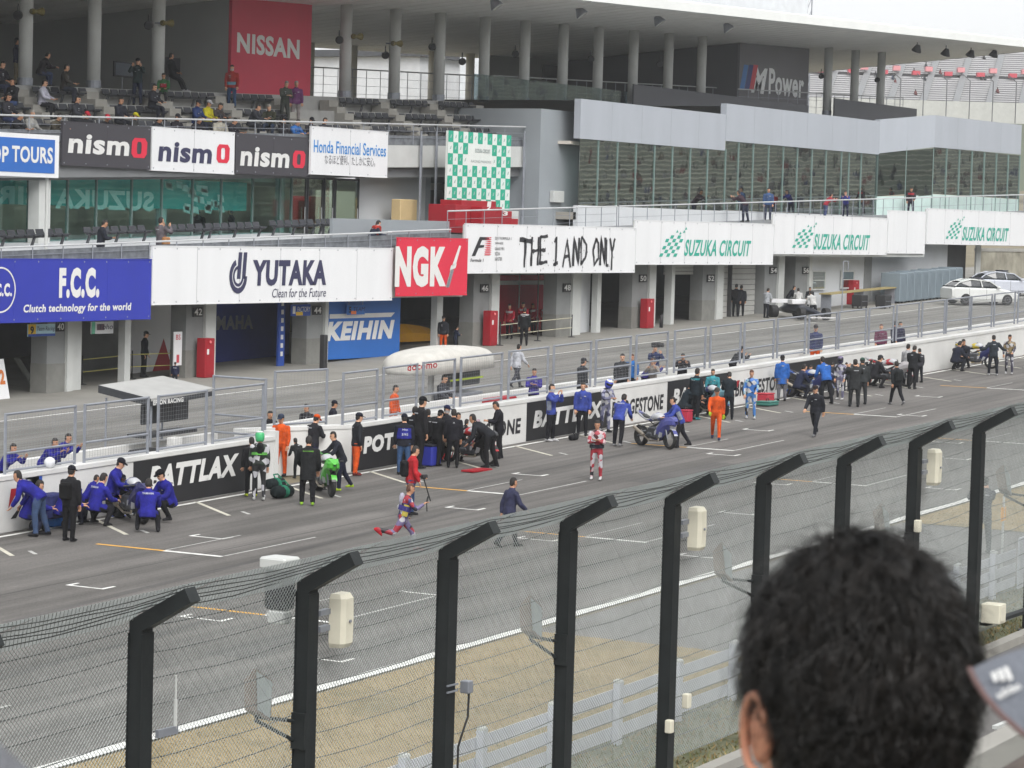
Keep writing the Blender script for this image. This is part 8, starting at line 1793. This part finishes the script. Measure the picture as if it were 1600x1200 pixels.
hs_ = hair_mesh(o, hc_-f*.004, f, u, l, Rh, 3600, random.Random(22), .058, HK, hl, wave=1.0, width=.0003, lie=.30, clumps=1800)
hs_.name = 'stray_hair'
# capped spectator at the right edge
cc = near(1893, 1086, 2.0)
o2, f, u, l = viewer(cc, YAW+math.radians(84), 'spectator in grey peaked cap and blue jacket at the right picture edge', cloth((84, 88, 150)), SKN, HK[0])
M_CAP = mat('cap_grey', L((104, 108, 116)), .8, .12, 20, bump=.3, bscale=200); M_CAPE = mat('cap_edge', L((104, 82, 80)), .8, .1, 20)
mb = MB(); R_c = []
for j in range(10):
    t = math.pi/2*(1-j/9); R_c.append([cc + u*(.03+.105*math.cos(math.pi/2-t*1.0)*0 + .105*(1-math.sin(t))) - f*.01 + f*(math.cos(2*math.pi*i/24)*.112*math.sin(max(t, .02))**.6) + l*(math.sin(2*math.pi*i/24)*.094*math.sin(max(t, .02))**.6) for i in range(24)])
mb.loft(R_c, cap=False); mb.build('cap', M_CAP, o2, smooth=True)
mb = MB(); top = []; bot = []
for i in range(15):
    a = math.pi*(i/14-.5); top.append(cc + u*(.034-.010*abs(math.sin(a))**2*1.5) + f*(.085+.0*math.cos(a)) + l*(.088*math.sin(a)));
rows_ = []
for j in range(7):
    v = j/6; rows_.append([cc + u*(.036 - .05*v*v*.5 - 0.046*abs(math.sin(math.pi*(i/14-.5)))**1.6) + f*((.055+.03*math.cos(math.pi*(i/14-.5))) + v*.085*max(.25, math.cos(math.pi*(i/14-.5)*.8))) + l*(.096*math.sin(math.pi*(i/14-.5))) for i in range(15)])
mb.loft(rows_, closed=False, cap=False); pk = mb.build('peak', M_CAP, o2, smooth=True)
mb = MB(); mb.path(rows_[-1], .0022, 6); mb.build('peak_edge', M_CAPE, o2)
# emblem with three slanting bars and a word on the peak
def on_peak(uu, vv):       # uu across, vv from dome to edge
    a = math.pi*(uu-.5); return cc + u*(.0385 - .025*vv*vv - 0.046*abs(math.sin(a))**1.6) + f*((.055+.03*math.cos(a)) + vv*.085*max(.25, math.cos(a*.8))) + l*(.096*math.sin(a)) + u*.002 + l*.003*math.sin(a)
mb = MB()
for k in range(3): mb.add([on_peak(.600, .76+.05*k), on_peak(.600, .795+.05*k), on_peak(.635+.008*(2-k), .81+.05*k), on_peak(.635+.008*(2-k), .775+.05*k)], [(0,1,2,3)])
V_, F_ = glyphs('adidas', .02); mb.add([on_peak(.69-.025*v[1], .96-.20*v[0]) for v in V_], F_); mb.build('emblem', M_LETW, pk)
hair_mesh(o2, cc-f*.004, f, u, l, (.100, .084, .118), 4000, random.Random(5), .03, HK, lambda a: a.z < .15 and a.z > -.7 and a.x < .1, wave=.5, width=.0006, clumps=200)
# brown haired spectator mostly out of the picture
cb = near(1704, 955, 4.4)
HB = [hairmat('near_hair_brown_a', (.06, .036, .026)), hairmat('near_hair_brown_b', (.09, .055, .04))]
o3, f, u, l = viewer(cb, YAW+math.radians(15), 'brown haired spectator at the very right picture edge', cloth((120, 110, 104)), SKN, HB[0])
sc = MB(); sc.ell(cb-f*.01, .106, .09, .124, n=20, k=12, rot=Matrix((f, l, u)).transposed()); sc.build('scalp', HB[0], o3, smooth=True)
hair_mesh(o3, cb-f*.01, f, u, l, (.108, .092, .126), 12000, random.Random(6), .07, HB, lambda a: not (a.x > .5 and a.z < .4) and a.z > -.9, wave=.3, width=.0007, lie=.85, clumps=400)
# knitted hat in the lower left corner
cg = near(-175, 1535, 1.5)
o4, f, u, l = viewer(cg, YAW, 'spectator in grey knitted hat in the lower left corner', cloth((70, 72, 80)), SKN, HK[0])
mb = MB(); mb.ell(cg+u*.03, .108, .098, .115, n=28, k=16); mb.build('knitted_hat', mat('knit_grey', L((120, 122, 128)), .95, .2, 40, bump=.8, bscale=160), o4, smooth=True)
# benches they sit on
for i, q in enumerate((hc_, cc, cb, cg)):
    z = q.z-1.22; t = thing('spectator_bench', ['tan bench under the dark wavy haired spectator', 'tan bench under the capped spectator', 'tan bench under the brown haired spectator', 'tan bench under the knitted hat spectator'][i], 'bench', (q.x, q.y, z-.1), 'benches of the main grandstand')
    mb = MB(); mb.cham(q.x-.28, q.x+.28, q.y-.2, q.y+.2, z+.34, z+.40, .015); mb.build('seat', mat('stand_bench_tan', (1,1,1)), t); mb = MB(); mb.box(q.x-.2, q.x-.15, q.y-.15, q.y+.15, z-.1, z+.34); mb.box(q.x+.15, q.x+.2, q.y-.15, q.y+.15, z-.1, z+.34); mb.build('leg', M_GALV, t)
# white slatted barrier on the path below, drain channel
p = gnd(1580, 1195); z = gz(p.x); t = thing('slatted_barrier', 'white slatted barrier on the path in the lower right corner', 'barrier', (p.x, p.y, z))
a_, b_ = at(1556, 1196, p.y), at(1640, 1196, p.y); zt = at(1580, 1130, p.y).z
for k in range(14): x = a_.x+(b_.x-a_.x)*k/10; mb = MB(); mb.box(x, x+.05, p.y, p.y+.04, z, zt); mb.build('slat', M_PWHITE, t)
mb = MB(); mb.box(a_.x-.05, b_.x+.3, p.y-.02, p.y+.06, zt+.002, zt+.05); mb.build('top_rail', M_PWHITE, t)
mb = MB(True); mb.box(-40, 200, 15.9, 16.15, -.002, .012); struct('drain_channel', mb, M_CONC)
# ================================================================ AIR: thin haze over the whole place
hz = MB(); hz.box(-300, 1540, -240, 1320, -14, 62)
hm = bpy.data.materials.new('haze'); hm.use_nodes = True; hm.node_tree.nodes.clear()
ho = hm.node_tree.nodes.new('ShaderNodeOutputMaterial'); hv_ = hm.node_tree.nodes.new('ShaderNodeVolumePrincipled'); hv_.inputs['Color'].default_value = (.93, .95, .97, 1); hv_.inputs['Density'].default_value = .00028; hv_.inputs['Anisotropy'].default_value = .2
hm.node_tree.links.new(hv_.outputs[0], ho.inputs['Volume'])
tag(hz.build('haze', hm), 'thin pale haze in the air over the circuit', 'haze', kind='stuff')
SC.cycles.volume_bounces = 1
